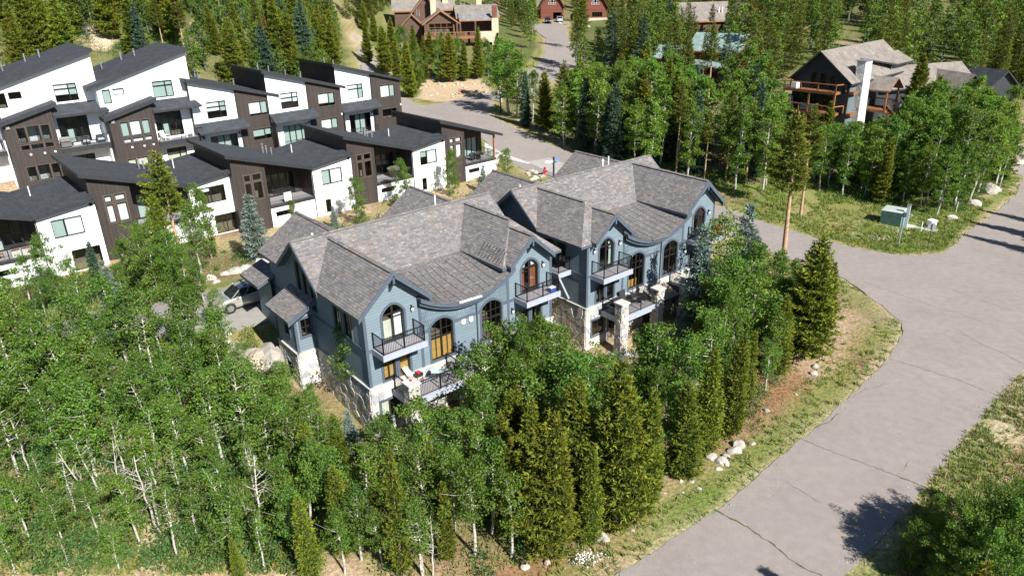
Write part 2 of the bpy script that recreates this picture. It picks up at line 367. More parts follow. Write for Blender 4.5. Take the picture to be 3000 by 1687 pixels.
def window(parent, P, out, vs=(), hs=(), trim=None, trimw=.13, blinds=(), fm=None, fw=.06, room=True, name='window', thin=.035):
    """frame set in the opening 'out'; children: trim, pane, muntins, blinds (list of (a0,a1,z0,z1,mat))"""
    fm = fm or FRAME
    inner = offset(out, -fw); out_ = out if area2(out) > 0 else out[::-1]
    b = MB(); ring(b, P, offset(out_, .004), inner, -.13, -.03); w = b.obj(name, fm, parent)
    g = MB(); g.add([P(*p, -.085) for p in inner], [tuple(range(len(inner)))]); g.obj('pane', GLASS, w)
    if vs or hs:
        mb = MB(); a0 = min(p[0] for p in inner); a1 = max(p[0] for p in inner)
        for v in vs:
            t = thin
            if isinstance(v, tuple): v, t = v
            z0, z1 = top_at(inner, v); mb.add(*_bar(P, v-t, v+t, z0-.01, z1+.005))
        for hh in hs:
            x0, x1, t = a0, a1, thin
            if isinstance(hh, tuple): hh, x0, x1, t = hh
            mb.add(*_bar(P, x0-.01, x1+.01, hh-t, hh+t))
        mb.obj('muntin_grid', fm, w)
    if trim:
        tb = MB(); ring(tb, P, offset(out_, trimw), offset(out_, .002), -.01, .045); tb.obj('trim', trim, w)
    for (x0, x1, z0, z1, bm_) in blinds:
        k = MB(); k.add(*_bar(P, x0, x1, z0, z1, -.22, -.2)); k.obj('blind', bm_, w)
    if room:
        rb = MB(); q = offset(out_, -.002); a0 = min(p[0] for p in q); a1 = max(p[0] for p in q); z0 = min(p[1] for p in q); z1 = max(p[1] for p in q)
        f = [P(a0-.3, z0-.3, -1.6), P(a1+.3, z0-.3, -1.6), P(a1+.3, z1+.2, -1.6), P(a0-.3, z1+.2, -1.6), P(a0-.3, z0-.3, -.26), P(a1+.3, z0-.3, -.26)]
        rb.add(f, [(0, 1, 2, 3), (0, 1, 5, 4)]); rb.obj('room_wall', ROOM, w)
    return w
def _bar(P, a0, a1, z0, z1, d0=-.12, d1=-.06):
    vs = [P(a, z, d) for d in (d0, d1) for a, z in ((a0, z0), (a1, z0), (a1, z1), (a0, z1))]
    return vs, [(0,1,2,3),(7,6,5,4),(0,4,5,1),(1,5,6,2),(2,6,7,3),(3,7,4,0)]
def slab(parent, name, poly3, thick, m_top, m_edge, uvdir=None):
    """sloping roof slab: top face shingled, edges and soffit trim"""
    n = len(poly3); pts = [Vector(p) for p in poly3]
    nr = (pts[1]-pts[0]).cross(pts[2]-pts[0]).normalized()
    if nr.z < 0: pts = pts[::-1]; nr = -nr
    e = Vector((0, 0, 1)).cross(nr)
    e = e.normalized() if e.length > 1e-4 else Vector((1, 0, 0))
    g = nr.cross(e)
    b = MB(); b.add([p+Vector((0, 0, .006)) for p in pts], [tuple(range(n))]); b.uv = [(p.dot(e), p.dot(g)) for p in pts]
    top = b.obj(name, m_top, parent)
    u = MB(); lo = [p-Vector((0, 0, thick)) for p in pts]
    u.add(pts + lo, [tuple(range(n, 2*n))[::-1], tuple(range(n))] + [(i, n+i, n+(i+1) % n, (i+1) % n) for i in range(n)])
    u.obj('fascia', m_edge, top)
    return top
def railing(parent, pts, z, h=1.05, m=None, gap=.11, posts=True, name='railing', horiz=0):
    m = m or BLACK; b = MB(); bal = MB()
    for i in range(len(pts)-1):
        p, q = Vector((*pts[i], z)), Vector((*pts[i+1], z)); L = (q-p).length
        b.beam(p+Vector((0,0,h)), q+Vector((0,0,h)), .06, .045); b.beam(p+Vector((0,0,.09)), q+Vector((0,0,.09)), .035, .035)
        if horiz:
            for k in range(1, horiz+1): bal.beam(p+Vector((0,0,.09+(h-.09)*k/(horiz+1))), q+Vector((0,0,.09+(h-.09)*k/(horiz+1))), .012, .012)
        else:
            n = max(1, int(L/gap))
            for k in range(1, n): c = p.lerp(q, k/n); bal.beam(c+Vector((0,0,.09)), c+Vector((0,0,h)), .018, .018)
        if posts:
            for c in ([p, q] if L < 2.6 else [p, p.lerp(q, .5), q]): b.beam(c, c+Vector((0,0,h+.02)), .06, .06)
    o = b.obj(name, m, parent); bal.obj('balusters', m, o); return o
def voro(rectp, cw, chh, rng, jit=.42):
    """irregular stone outlines filling a rectangle (a0,a1,z0,z1)"""
    a0, a1, z0, z1 = rectp; na = max(1, round((a1-a0)/cw)); nz = max(1, round((z1-z0)/chh))
    S = []
    for j in range(-1, nz+1):
        for i in range(-1, na+1):
            S.append((a0+(i+.5+rng.uniform(-jit, jit)+(.5 if j % 2 else 0)-.25)*(a1-a0)/na, z0+(j+.5+rng.uniform(-jit, jit))*(z1-z0)/nz))
    out = []
    for k, (x, z) in enumerate(S):
        poly = [(a0, z0), (a1, z0), (a1, z1), (a0, z1)]
        for l, (x2, z2) in enumerate(S):
            if l == k or (x2-x)**2+(z2-z)**2 > (3*cw)**2: continue
            mx, mz, nx, nz_ = (x+x2)/2, (z+z2)/2, x2-x, z2-z
            new = []
            for i in range(len(poly)):
                p, q = poly[i], poly[(i+1) % len(poly)]; dp = (p[0]-mx)*nx+(p[1]-mz)*nz_; dq = (q[0]-mx)*nx+(q[1]-mz)*nz_
                if dp <= 0: new.append(p)
                if dp*dq < 0: t = dp/(dp-dq); new.append((p[0]+(q[0]-p[0])*t, p[1]+(q[1]-p[1])*t))
            poly = new
            if len(poly) < 3: break
        if len(poly) >= 3 and abs(area2(poly)) > .02: out.append(poly)
    return out
STCOL = [(.50,.48,.44),(.58,.55,.50),(.40,.40,.40),(.52,.47,.38),(.33,.34,.36),(.60,.57,.52),(.45,.42,.37)]
def stones(parent, P, rects, cw, chh, rng, d=.03):
    """each stone of the veneer a piece of its own, proud of the mortar bed"""
    for rc in rects:
        for poly in voro(rc, cw, chh, rng):
            q = offset(poly, -.014)
            if abs(area2(q)) < .012 or area2(q)*area2(poly) < 0: continue
            c = (sum(p[0] for p in q)/len(q), sum(p[1] for p in q)/len(q)); t = d+rng.uniform(0, .035)
            top = [(p[0]+(c[0]-p[0])*.10, p[1]+(c[1]-p[1])*.10) for p in q]; n = len(q)
            b = MB(); b.add([P(*p, .0) for p in q]+[P(*p, t) for p in top], [tuple(range(n, 2*n))]+[(i, (i+1) % n, n+(i+1) % n, n+i) for i in range(n)])
            col = rng.choice(STCOL); k = rng.uniform(.85, 1.15); b.col = [tuple(v*k for v in col)]*len(b.f)
            me = b.mesh('stone', STONES); link(bpy.data.objects.new('stone', me), parent)
# ------------------------------------------------------------------ ground, roads, paths
def G(pts): return [gp(u, v)[:2] for u, v in pts]
def c4_(x, y): return (2100+x/2.862, 500+y/2.862)
def c9_(x, y): return (1000+x/3.433, y/3.433)
def c6_(x, y): return (1400+x/2.276, 200+y/2.276)
# main road with its flared junction; beyond the frame it runs straight on
near_edge = G([(2110,1490),(2348,1287),(2480,1170),(2590,1068),(2632,1000),(2645,970),(2638,945)]) + G([c4_(1480,1220),c4_(1380,1130),c4_(1200,1000),c4_(1080,912),c4_(930,860)])
street_lo = G([c4_(540,720),c4_(290,620)]) + [(18.5,79.5),(12.5,84.5),(7.0,90.0)]
street_hi = G([c6_(660,590),c6_(560,540),c6_(400,478)])[::-1] + G([c4_(210,365),c4_(740,540),c4_(960,600),c4_(1200,660),c4_(1480,703),c4_(1700,712),c4_(1900,688)])
far_edge = G([c4_(2010,615),c4_(2050,560),c4_(2300,380),c4_(2510,200)]) + [(80,110)]
rt_edge = [(92,104),(66,75),(50,59)] + G([(2995,1092),(2930,1160),(2711,1422),(2480,1687)]) + [(6.5,18),(-4,8),(-9,13),(-1,21)] + G([(1800,1687)])
# street behind the houses up to the upper junction
up_right = G([c6_(400,478),c6_(300,420),c6_(180,370),c6_(100,322),c6_(66,288),c6_(80,262)]) + G([c9_(1560,985),c9_(1480,928)])
up_left = G([c9_(1100,1018),c9_(960,1050),c9_(820,1073),c9_(640,985)]) + [(-28,134),(-25,126),(-12,122),(-4,112),(-1.5,104),(2.2,97)]
ROAD = street_lo[::-1]*0 + rt_edge + near_edge + street_lo + up_left[::-1] + up_right[::-1] + street_hi + far_edge
PATH = G([c9_(200,640),c9_(150,480),c9_(100,360),c9_(60,290),c9_(20,200)]) + G([c9_(60,200),c9_(110,300),c9_(200,420),c9_(330,560),c9_(420,680),c9_(520,800)]) + [(-21,146),(-26,140),(-30,146)]
LANE = G([c9_(1480,928),c9_(1600,900)]) + [(1,150),(3,160),(7,172),(9,182)] + G([c9_(2060,390),c9_(1935,300),c9_(1915,262)]) + [(11.3,236),(11.6,248),(18.6,248),(19.2,236)] + G([c9_(2235,250),c9_(2280,400),c9_(2345,500),c9_(2395,640)]) + [(12,165),(8,152),(5,143)] + G([c9_(1560,985)])
DRIVE = [(-36.5,50.5),(-31,46.5),(-20.5,47.2),(-17.5,49.5),(-9,56.5),(0,64),(10,72.5),(13.5,80.5),(9.5,84.5),(4,78.5),(-6,69),(-15,62),(-22,56.5),(-29,52.6),(-33,54)]
CHDRIVE = G([(3000,520),(2960,500),(2900,470),(2860,440),(2880,400),(2960,410),(3000,430)]) + [(92,112),(85,108)]
def inside(poly, x, y):
    c = np.zeros(x.shape, bool); n = len(poly)
    for i in range(n):
        (x0, y0), (x1, y1) = poly[i], poly[(i+1) % n]
        k = ((y0 > y) != (y1 > y)) & (x < (x1-x0)*(y-y0)/((y1-y0) if y1 != y0 else 1e-9)+x0); c ^= k
    return c
def edist(poly, x, y):
    d = np.full(x.shape, 1e9); n = len(poly)
    for i in range(n):
        p, q = np.array(poly[i]), np.array(poly[(i+1) % n]); e = q-p; L = max(e @ e, 1e-9)
        t = np.clip(((x-p[0])*e[0]+(y-p[1])*e[1])/L, 0, 1)
        d = np.minimum(d, np.hypot(x-p[0]-t*e[0], y-p[1]-t*e[1]))
    return d
SURF = [ROAD, PATH, LANE, DRIVE, CHDRIVE]
def axis(lo, hi, a, b, st):
    c = list(np.arange(a, b, st)); k = st; v = b
    while v < hi: c.append(v); k *= 1.18; v += k
    k = st; v = a
    while v > lo: k *= 1.18; v -= k; c.insert(0, v)
    return np.array(c)
gx = axis(-900, 900, -62, 78, 1.0); gy = axis(-150, 1100, 14, 150, 1.0)
XX, YY = np.meshgrid(gx, gy); ZZ = hgt(XX, YY)
def vnoise(x, y, s, seed=0):
    """smooth value noise"""
    x = x/s; y = y/s; xi = np.floor(x).astype(int); yi = np.floor(y).astype(int); fx = x-xi; fy = y-yi
    def hsh(a, b): 
        v = np.sin(a*127.1+b*311.7+seed*74.7)*43758.5453; return v-np.floor(v)
    fx = fx*fx*(3-2*fx); fy = fy*fy*(3-2*fy)
    return (hsh(xi, yi)*(1-fx)+hsh(xi+1, yi)*fx)*(1-fy)+(hsh(xi, yi+1)*(1-fx)+hsh(xi+1, yi+1)*fx)*fy
near = (np.abs(XX) < 120) & (YY > 5) & (YY < 260)
droad = np.full(XX.shape, 99.0); onroad = np.zeros(XX.shape, bool)
for P_ in SURF:
    ins = inside(P_, XX, YY); d = np.where(near, edist(P_, XX, YY), 99); onroad |= ins; droad = np.minimum(droad, np.where(ins, 0, d))
    ZZ -= np.where(ins & (d > .5), .14, 0)
ZZ += np.where(near & ~onroad, (vnoise(XX, YY, 3.1, 3)-.5)*.22*np.clip(droad/3, 0, 1), 0)
def mixc(a, b, t): return a*(1-t[..., None])+b*t[..., None]
C_ = lambda *c: np.array(c)
tan, olive, green, rust, floor_, pale = C_(.40,.30,.20), C_(.24,.215,.085), C_(.12,.175,.035), C_(.235,.115,.06), C_(.19,.145,.085), C_(.50,.41,.29)
n1, n2, n3 = vnoise(XX, YY, 5, 1), vnoise(XX, YY, 2.1, 2), vnoise(XX, YY, 11, 5)
sm = lambda e0, e1, v: np.clip((v-e0)/(e1-e0), 0, 1)
gc = mixc(np.broadcast_to(floor_, XX.shape+(3,)), tan, sm(.35, .7, n1)); gc = mixc(gc, olive, sm(.45, .75, n2)*.7)
gc = mixc(gc, rust, (sm(.25, .6, n3)*sm(9, 3, droad)*(YY < 66)*(XX > -8)*.85))
gc = mixc(gc, pale, sm(.5, 0, droad)*0 + sm(1.4, .1, droad)*.75)
gc = mixc(gc, olive, sm(2.0, .9, np.abs(droad-1.3)+.3)*sm(.15, .5, n2)*.8)
gc = mixc(gc, green, sm(1.7, .6, np.abs(droad-1.1)+.2)*sm(.3, .7, n1)*.9)
_g2 = G([(5,1400),(300,1400),(800,1400),(850,1500),(880,1680),(500,1700),(5,1700)])
GR2 = _g2
MEADOW = G([(2150,575),(2190,640),(2400,690),(2600,742),(2760,735),(2800,690),(2900,600),(2990,520),(2880,510),(2700,530),(2450,520),(2250,515),(2000,490),(1850,450),(1760,440),(1900,515)])
gc = mixc(gc, green, inside(MEADOW, XX, YY)*sm(.1, .5, n2)*.85); gc = mixc(gc, olive, inside(MEADOW, XX, YY)*sm(.6, .8, n1)*.6)
gc = mixc(gc, np.array([.085,.115,.03]), ((YY > 104) | ((XX < -50) & (YY > 90)))*(.45+.5*sm(.3, .7, n3))*(droad > 2.5))
for PZ, cc, a in ((G([(180,90),(210,65),(290,60),(330,100),(330,140),(290,150),(240,110)]), C_(.56,.44,.33), .95), (G([(560,50),(580,70),(590,150),(570,130)]), C_(.50,.38,.29), .8),
                  (G([(1225,235),(1330,225),(1420,240),(1440,265),(1360,285),(1290,300),(1230,290)]), C_(.47,.35,.24), .9), (G([(1440,300),(1530,360),(1640,420),(1700,455),(1690,440),(1560,360)]), C_(.47,.37,.25), .85),
                  (G([(2990,1130),(2900,1240),(2830,1310),(2990,1330),(3080,1250)]), C_(.46,.38,.26), .8), (G([(2380,900),(2480,960),(2470,1050),(2380,1120),(2330,1080)]), C_(.40,.30,.21), .7),
                  (GR2, C_(.46,.34,.23), .75), (G([(640,950),(760,930),(800,1000),(700,1030)]), C_(.22,.20,.07), .8)):
    gc = mixc(gc, cc, inside(PZ, XX, YY)*a)
nyv, nxv = XX.shape
V = np.c_[XX.ravel(), YY.ravel(), ZZ.ravel()]
ii = (np.arange(nyv-1)[:, None]*nxv+np.arange(nxv-1)[None]).ravel()
F = np.c_[ii, ii+1, ii+1+nxv, ii+nxv]
m, N, L, B = nodemat('mountain_soil')
at = N.new('ShaderNodeAttribute'); at.attribute_name = 'gcol'
tc = N.new('ShaderNodeTexCoord')
def _noise(s, d=10, rough=.6):
    n = N.new('ShaderNodeTexNoise'); n.inputs['Scale'].default_value = s; n.inputs['Detail'].default_value = d; n.inputs['Roughness'].default_value = rough; L.new(tc.outputs['Object'], n.inputs['Vector']); return n
na, nb, nc = _noise(.9), _noise(4.5), _noise(16, 6)
r1 = ramp(N, [(.35, (.62, .62, .62)), (.65, (1.3, 1.27, 1.2))]); L.new(nb.outputs['Fac'], r1.inputs[0])
mm = N.new('ShaderNodeMixRGB'); mm.blend_type = 'MULTIPLY'; mm.inputs[0].default_value = 1; L.new(at.outputs['Color'], mm.inputs[1]); L.new(r1.outputs[0], mm.inputs[2])
r2 = ramp(N, [(.52, (0, 0, 0)), (.66, (1, 1, 1))]); L.new(na.outputs['Fac'], r2.inputs[0])
m2 = N.new('ShaderNodeMixRGB'); L.new(mm.outputs[0], m2.inputs[1]); m2.inputs[2].default_value = (.15, .165, .045, 1)
mf = N.new('ShaderNodeMath'); mf.operation = 'MULTIPLY'; L.new(r2.outputs[0], mf.inputs[0]); mf.inputs[1].default_value = .28; L.new(mf.outputs[0], m2.inputs[0])
r3 = ramp(N, [(.60, (0, 0, 0)), (.68, (1, 1, 1))]); L.new(nc.outputs['Fac'], r3.inputs[0])
m3 = N.new('ShaderNodeMixRGB'); L.new(m2.outputs[0], m3.inputs[1]); m3.inputs[2].default_value = (.52, .45, .36, 1)
mg = N.new('ShaderNodeMath'); mg.operation = 'MULTIPLY'; L.new(r3.outputs[0], mg.inputs[0]); mg.inputs[1].default_value = .45; L.new(mg.outputs[0], m3.inputs[0])
L.new(m3.outputs[0], B.inputs['Base Color']); B.inputs['Roughness'].default_value = 1; B.inputs['Specular IOR Level'].default_value = .1
bp = N.new('ShaderNodeBump'); bp.inputs['Strength'].default_value = .8; bp.inputs['Distance'].default_value = .12; L.new(nb.outputs['Fac'], bp.inputs['Height']); L.new(bp.outputs[0], B.inputs['Normal'])
me = np_mesh('ground', V, F, mats=(m,), smooth=True)
a_ = me.attributes.new('gcol', 'FLOAT_COLOR', 'POINT'); a_.data.foreach_set('color', np.c_[gc.reshape(-1, 3), np.ones(len(V))].astype(np.float32).ravel())
ground = link(bpy.data.objects.new('ground', me)); ground['kind'] = 'structure'

def asphalt(name, col, warm):
    m, N, L, B = nodemat(name)
    tc = N.new('ShaderNodeTexCoord')
    def nz(s, d=8): n = N.new('ShaderNodeTexNoise'); n.inputs['Scale'].default_value = s; n.inputs['Detail'].default_value = d; L.new(tc.outputs['Object'], n.inputs['Vector']); return n
    a, b, c = nz(.22), nz(1.7), nz(45, 3)
    r = ramp(N, [(.3, dark(col, .93)), (.5, col), (.72, warm)]); L.new(a.outputs['Fac'], r.inputs[0])
    r2 = ramp(N, [(.3, (.92,)*3), (.7, (1.07,)*3)]); L.new(b.outputs['Fac'], r2.inputs[0])
    r3 = ramp(N, [(.3, (.72,)*3), (.7, (1.26,)*3)]); L.new(c.outputs['Fac'], r3.inputs[0])
    x = N.new('ShaderNodeMixRGB'); x.blend_type = 'MULTIPLY'; x.inputs[0].default_value = 1; L.new(r.outputs[0], x.inputs[1]); L.new(r2.outputs[0], x.inputs[2])
    y = N.new('ShaderNodeMixRGB'); y.blend_type = 'MULTIPLY'; y.inputs[0].default_value = 1; L.new(x.outputs[0], y.inputs[1]); L.new(r3.outputs[0], y.inputs[2])
    L.new(y.outputs[0], B.inputs['Base Color']); B.inputs['Roughness'].default_value = .95; B.inputs['Specular IOR Level'].default_value = .15
    p = N.new('ShaderNodeBump'); p.inputs['Strength'].default_value = .35; p.inputs['Distance'].default_value = .02; L.new(c.outputs['Fac'], p.inputs['Height']); L.new(p.outputs[0], B.inputs['Normal'])
    return m
ASPH = asphalt('weathered_asphalt', (.268, .236, .216), (.284, .250, .228))
DRVM = asphalt('driveway_asphalt', (.27, .255, .235), (.30, .28, .25))
def sheet(name, poly, m, lift, step, jag=.10):
    # edge points every ~0.6 m with a slightly ragged outline
    pts = []
    for i in range(len(poly)):
        p, q = Vector(poly[i]), Vector(poly[(i+1) % len(poly)]); n = max(1, int((q-p).length/.6))
        nr = Vector((-(q-p).y, (q-p).x)); nr = nr.normalized() if nr.length else nr
        for k in range(n): pts.append(tuple(p.lerp(q, k/n)+nr*R.uniform(-jag, jag)))
    e = [(i, (i+1) % len(pts)) for i in range(len(pts))]
    P_ = np.array(pts); lo, hi = P_.min(0), P_.max(0)
    X, Y = np.meshgrid(np.arange(lo[0], hi[0], step), np.arange(lo[1], hi[1], step)); k = inside(pts, X, Y) & (edist(poly, X, Y) > .5)
    vs = [Vector(p) for p in pts]+[Vector(p) for p in np.c_[X[k], Y[k]]]
    r = delaunay_2d_cdt(vs, e, [], 1, 1e-4)
    xy = np.array([(v.x, v.y) for v in r[0]]); z = hgt(xy[:, 0], xy[:, 1])+lift
    me = bpy.data.meshes.new(name); me.from_pydata(np.c_[xy, z].tolist(), [], [tuple(f) for f in r[2]]); me.materials.append(m); me.shade_smooth()
    o = link(bpy.data.objects.new(name, me)); o['kind'] = 'structure'; return o
road = sheet('road', ROAD, ASPH, .03, 1.0)
sheet('path', PATH, ASPH, .036, 1.5); sheet('lane', LANE, ASPH, .034, 1.5)
sheet('driveway', DRIVE, DRVM, .03, 1.0); sheet('driveway', CHDRIVE, ASPH, .03, 1.5)
APRON = G([c6_(280,600),c6_(330,625),c6_(480,600),c6_(620,655),c6_(560,730),c6_(470,690)])
sheet('concrete_apron', APRON, asphalt('pale_apron', (.36,.345,.32), (.40,.38,.35)), .055, 1.0, .02)
WALK = G([c6_(45,495),c6_(110,540),c6_(200,580),c6_(370,638),c6_(330,640),c6_(150,590),c6_(110,720),c6_(45,700)])
sheet('pavement', WALK, CONC, .05, 1.0, .01)
# cracks with grass growing in them
CRK = mat('dark_crack', (.12, .105, .09), 1, .3); CRG = mat('grassy_crack', (.075, .095, .03), 1, .4, 6)
def crack(px, w, m, seed):
    rr = random.Random(seed); pts = [Vector(gp(*p)[:2]) for p in px]; fine = []
    for i in range(len(pts)-1):
        n = max(2, int((pts[i+1]-pts[i]).length/.22))
        for k in range(n): fine.append(pts[i].lerp(pts[i+1], k/n)+Vector((rr.uniform(-.06, .06), rr.uniform(-.06, .06))))
    fine.append(pts[-1]); b = MB(); vs = []
    for i, p in enumerate(fine):
        d = (fine[min(i+1, len(fine)-1)]-fine[max(i-1, 0)]).normalized(); nn = Vector((-d.y, d.x)); ww = .75*w*rr.uniform(.25, 1.25)/2
        z = h1(p.x, p.y)+.036; vs += [(p.x+nn.x*ww, p.y+nn.y*ww, z), (p.x-nn.x*ww, p.y-nn.y*ww, z)]
    b.add(vs, [(2*i, 2*i+1, 2*i+3, 2*i+2) for i in range(len(fine)-1)])
    return b.obj('crack', m, road)
def c5_(x, y): return (2000+x/2.109, 1000+y/2.109)
crack([c5_(735,605),c5_(940,690),c5_(1100,745),c5_(1300,825),c5_(1500,900)], .10, CRK, 1)
crack([c5_(1275,110),c5_(1500,175),c5_(1700,240),c5_(1940,335)], .09, CRK, 2)
crack([c5_(200,1040),c5_(400,1150),c5_(560,1260),c5_(680,1360),c5_(800,1430),c5_(860,1447)], .13, CRG, 3)
crack([c5_(1340,840),c5_(1420,870),c5_(1480,895)], .12, CRG, 4); crack([c5_(820,535),c5_(900,500),c5_(960,450)], .12, CRG, 5)
crack([c5_(640,870),c5_(740,930),c5_(850,1000)], .05, CRK, 6); crack([c5_(1800,0),c5_(1950,60),c5_(2100,140)], .07, CRK, 7)
crack([c5_(1330,830),c5_(1370,780),c5_(1400,740)], .05, CRK, 8); crack([c4_(1270,950),c4_(1450,1010),c4_(1700,1100),c4_(2000,1190),c4_(2400,1330)], .05, CRK, 9)
crack([c4_(1850,950),c4_(2100,1050),c4_(2500,1180)], .05, CRK, 10); crack([c4_(2040,1355),c4_(2200,1440)], .06, CRK, 11)
crack([c5_(1040,350),c5_(1150,290),c5_(1280,260)], .05, CRK, 12)
b = MB(); g = gp(*c6_(508,628)); b.lathe((g[0], g[1], g[2]+.05), [(0, .025), (.38, .025), (.42, .02), (.42, 0)], 20); b.obj('manhole_cover', mat('manhole_iron', (.11, .07, .05), .8, .3, 8), road)
# ------------------------------------------------------------------ the two blue-grey duplexes
AZ = math.radians(38.9)
SHCOL = .4*np.array([[.178,.164,.160]])+.58*np.array([[.9,.91,.93]])*np.array([(.215,.195,.185),(.245,.215,.19),(.17,.165,.175),(.19,.20,.195),(.27,.235,.20),(.155,.155,.165),(.23,.20,.185),(.20,.19,.195),(.225,.185,.165),(.30,.27,.235)])
def clip_convex(sub, poly):
    if area2(poly) < 0: poly = poly[::-1]
    n = len(poly)
    for i in range(n):
        (ax, ay), (bx, by) = poly[i], poly[(i+1) % n]; new = []
        f = lambda p: (bx-ax)*(p[1]-ay)-(by-ay)*(p[0]-ax)
        for k in range(len(sub)):
            p, q = sub[k], sub[(k+1) % len(sub)]; fp, fq = f(p), f(q)
            if fp >= 0: new.append(p)
            if fp*fq < 0: t = fp/(fp-fq); new.append((p[0]+(q[0]-p[0])*t, p[1]+(q[1]-p[1])*t))
        sub = new
        if len(sub) < 3: return []
    return sub
def shingles(b, cols, poly, zf, down, rng, run=.125, wid=.30):
    """courses of shingle tabs over a convex plan polygon; zf gives the roof height, 'down' the downhill plan direction"""
    d = Vector(down).normalized(); e = Vector((-d.y, d.x))
    us = [Vector(p).dot(d) for p in poly]; vs = [Vector(p).dot(e) for p in poly]
    nrow = int((max(us)-min(us))/run)+1
    for r in range(nrow+1):
        u0 = min(us)+r*run; u1 = u0+run; v = min(vs)-rng.uniform(0, wid)
        while v < max(vs):
            w = wid*rng.uniform(.55, 1.3); q = [(u0, v+.006), (u1+.012, v+.006), (u1+.012, v+w-.006), (u0, v+w-.006)]
            pts = clip_convex([tuple(d*a+e*c) for a, c in q], poly); v += w
            if len(pts) < 3: continue
            lift = rng.choice((.012, .02, .026))
            base = len(b.v)
            for x, y in pts:
                t = (Vector((x, y)).dot(d)-u0)/run; b.v.append((x, y, zf(x, y)+.008+lift*max(0, min(1, t))))
            b.f.append(tuple(range(base, base+len(pts)))); k = rng.uniform(.82, 1.18); cols.append(SHCOL[rng.randrange(len(SHCOL))]*k)
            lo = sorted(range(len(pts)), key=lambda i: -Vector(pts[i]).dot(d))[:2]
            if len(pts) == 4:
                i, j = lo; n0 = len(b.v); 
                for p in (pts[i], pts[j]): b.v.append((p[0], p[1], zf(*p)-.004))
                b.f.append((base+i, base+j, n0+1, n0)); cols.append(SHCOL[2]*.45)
def ridgecap(parent, p, q, rng, rows=True):
    p, q = Vector(p), Vector(q); L = (q-p).length; n = int(L/.27); d = (q-p)/n
    hd = Vector((d.x, d.y, 0)).normalized(); sd = Vector((-hd.y, hd.x, 0))
    for i in range(n):
        a = p+d*i; c = a+d*1.1; b = MB(); k = .15; z = Vector((0, 0, .055)); dn = Vector((0, 0, -.075))
        zz = Vector((0, 0, .02))
        b.add([a+z, c+z+zz, a+z+sd*k+dn, c+z+zz+sd*k+dn, a+z-sd*k+dn, c+z+zz-sd*k+dn], [(0, 1, 3, 2), (0, 4, 5, 1)])
        col = SHCOL[rng.randrange(len(SHCOL))]*rng.uniform(.75, 1.0); b.col = [tuple(col)]*2
        link(bpy.data.objects.new('ridge_cap', b.mesh('ridge_cap', BLUEROOF)), parent)
def sconce(parent, P, a, z):
    b = MB(); b.add(*_bar(P, a-.05, a+.05, z-.16, z+.16, 0, .03)); b.beam(P(a, z+.12, .02), P(a, z+.12, .16), .03, .03)
    b.cyl(P(a, z-.16, .15), P(a, z+.05, .15), .07, 8, .09); b.cyl(P(a, z+.05, .15), P(a, z+.14, .15), .11, 8, .02)
    o = b.obj('wall_light', BLACK, parent); g = MB(); g.cyl(P(a, z-.15, .15), P(a, z+.04, .15), .076, 8, .095); g.obj('lamp_glass', SHADE, o)
def pillar(parent, x, y, s, z0, z1, rng, n_stone=True):
    b = MB(); h = s/2; b.box(x-h, x+h, y-h, y+h, z0, z1); o = b.obj('stone_pillar', STONEB, parent)
    c = MB(); c.box(x-h-.09, x+h+.09, y-h-.09, y+h+.09, z1, z1+.1); c.obj('cap', CONC, o)
    if n_stone:
        stones(o, Plane((0, y-h, 0), (1, 0, 0), (0, -1, 0)), [(x-h, x+h, z0, z1)], .36, .34, rng)
        stones(o, Plane((x-h, 0, 0), (0, 1, 0), (-1, 0, 0)), [(y-h, y+h, z0, z1)], .36, .34, rng)
    return o
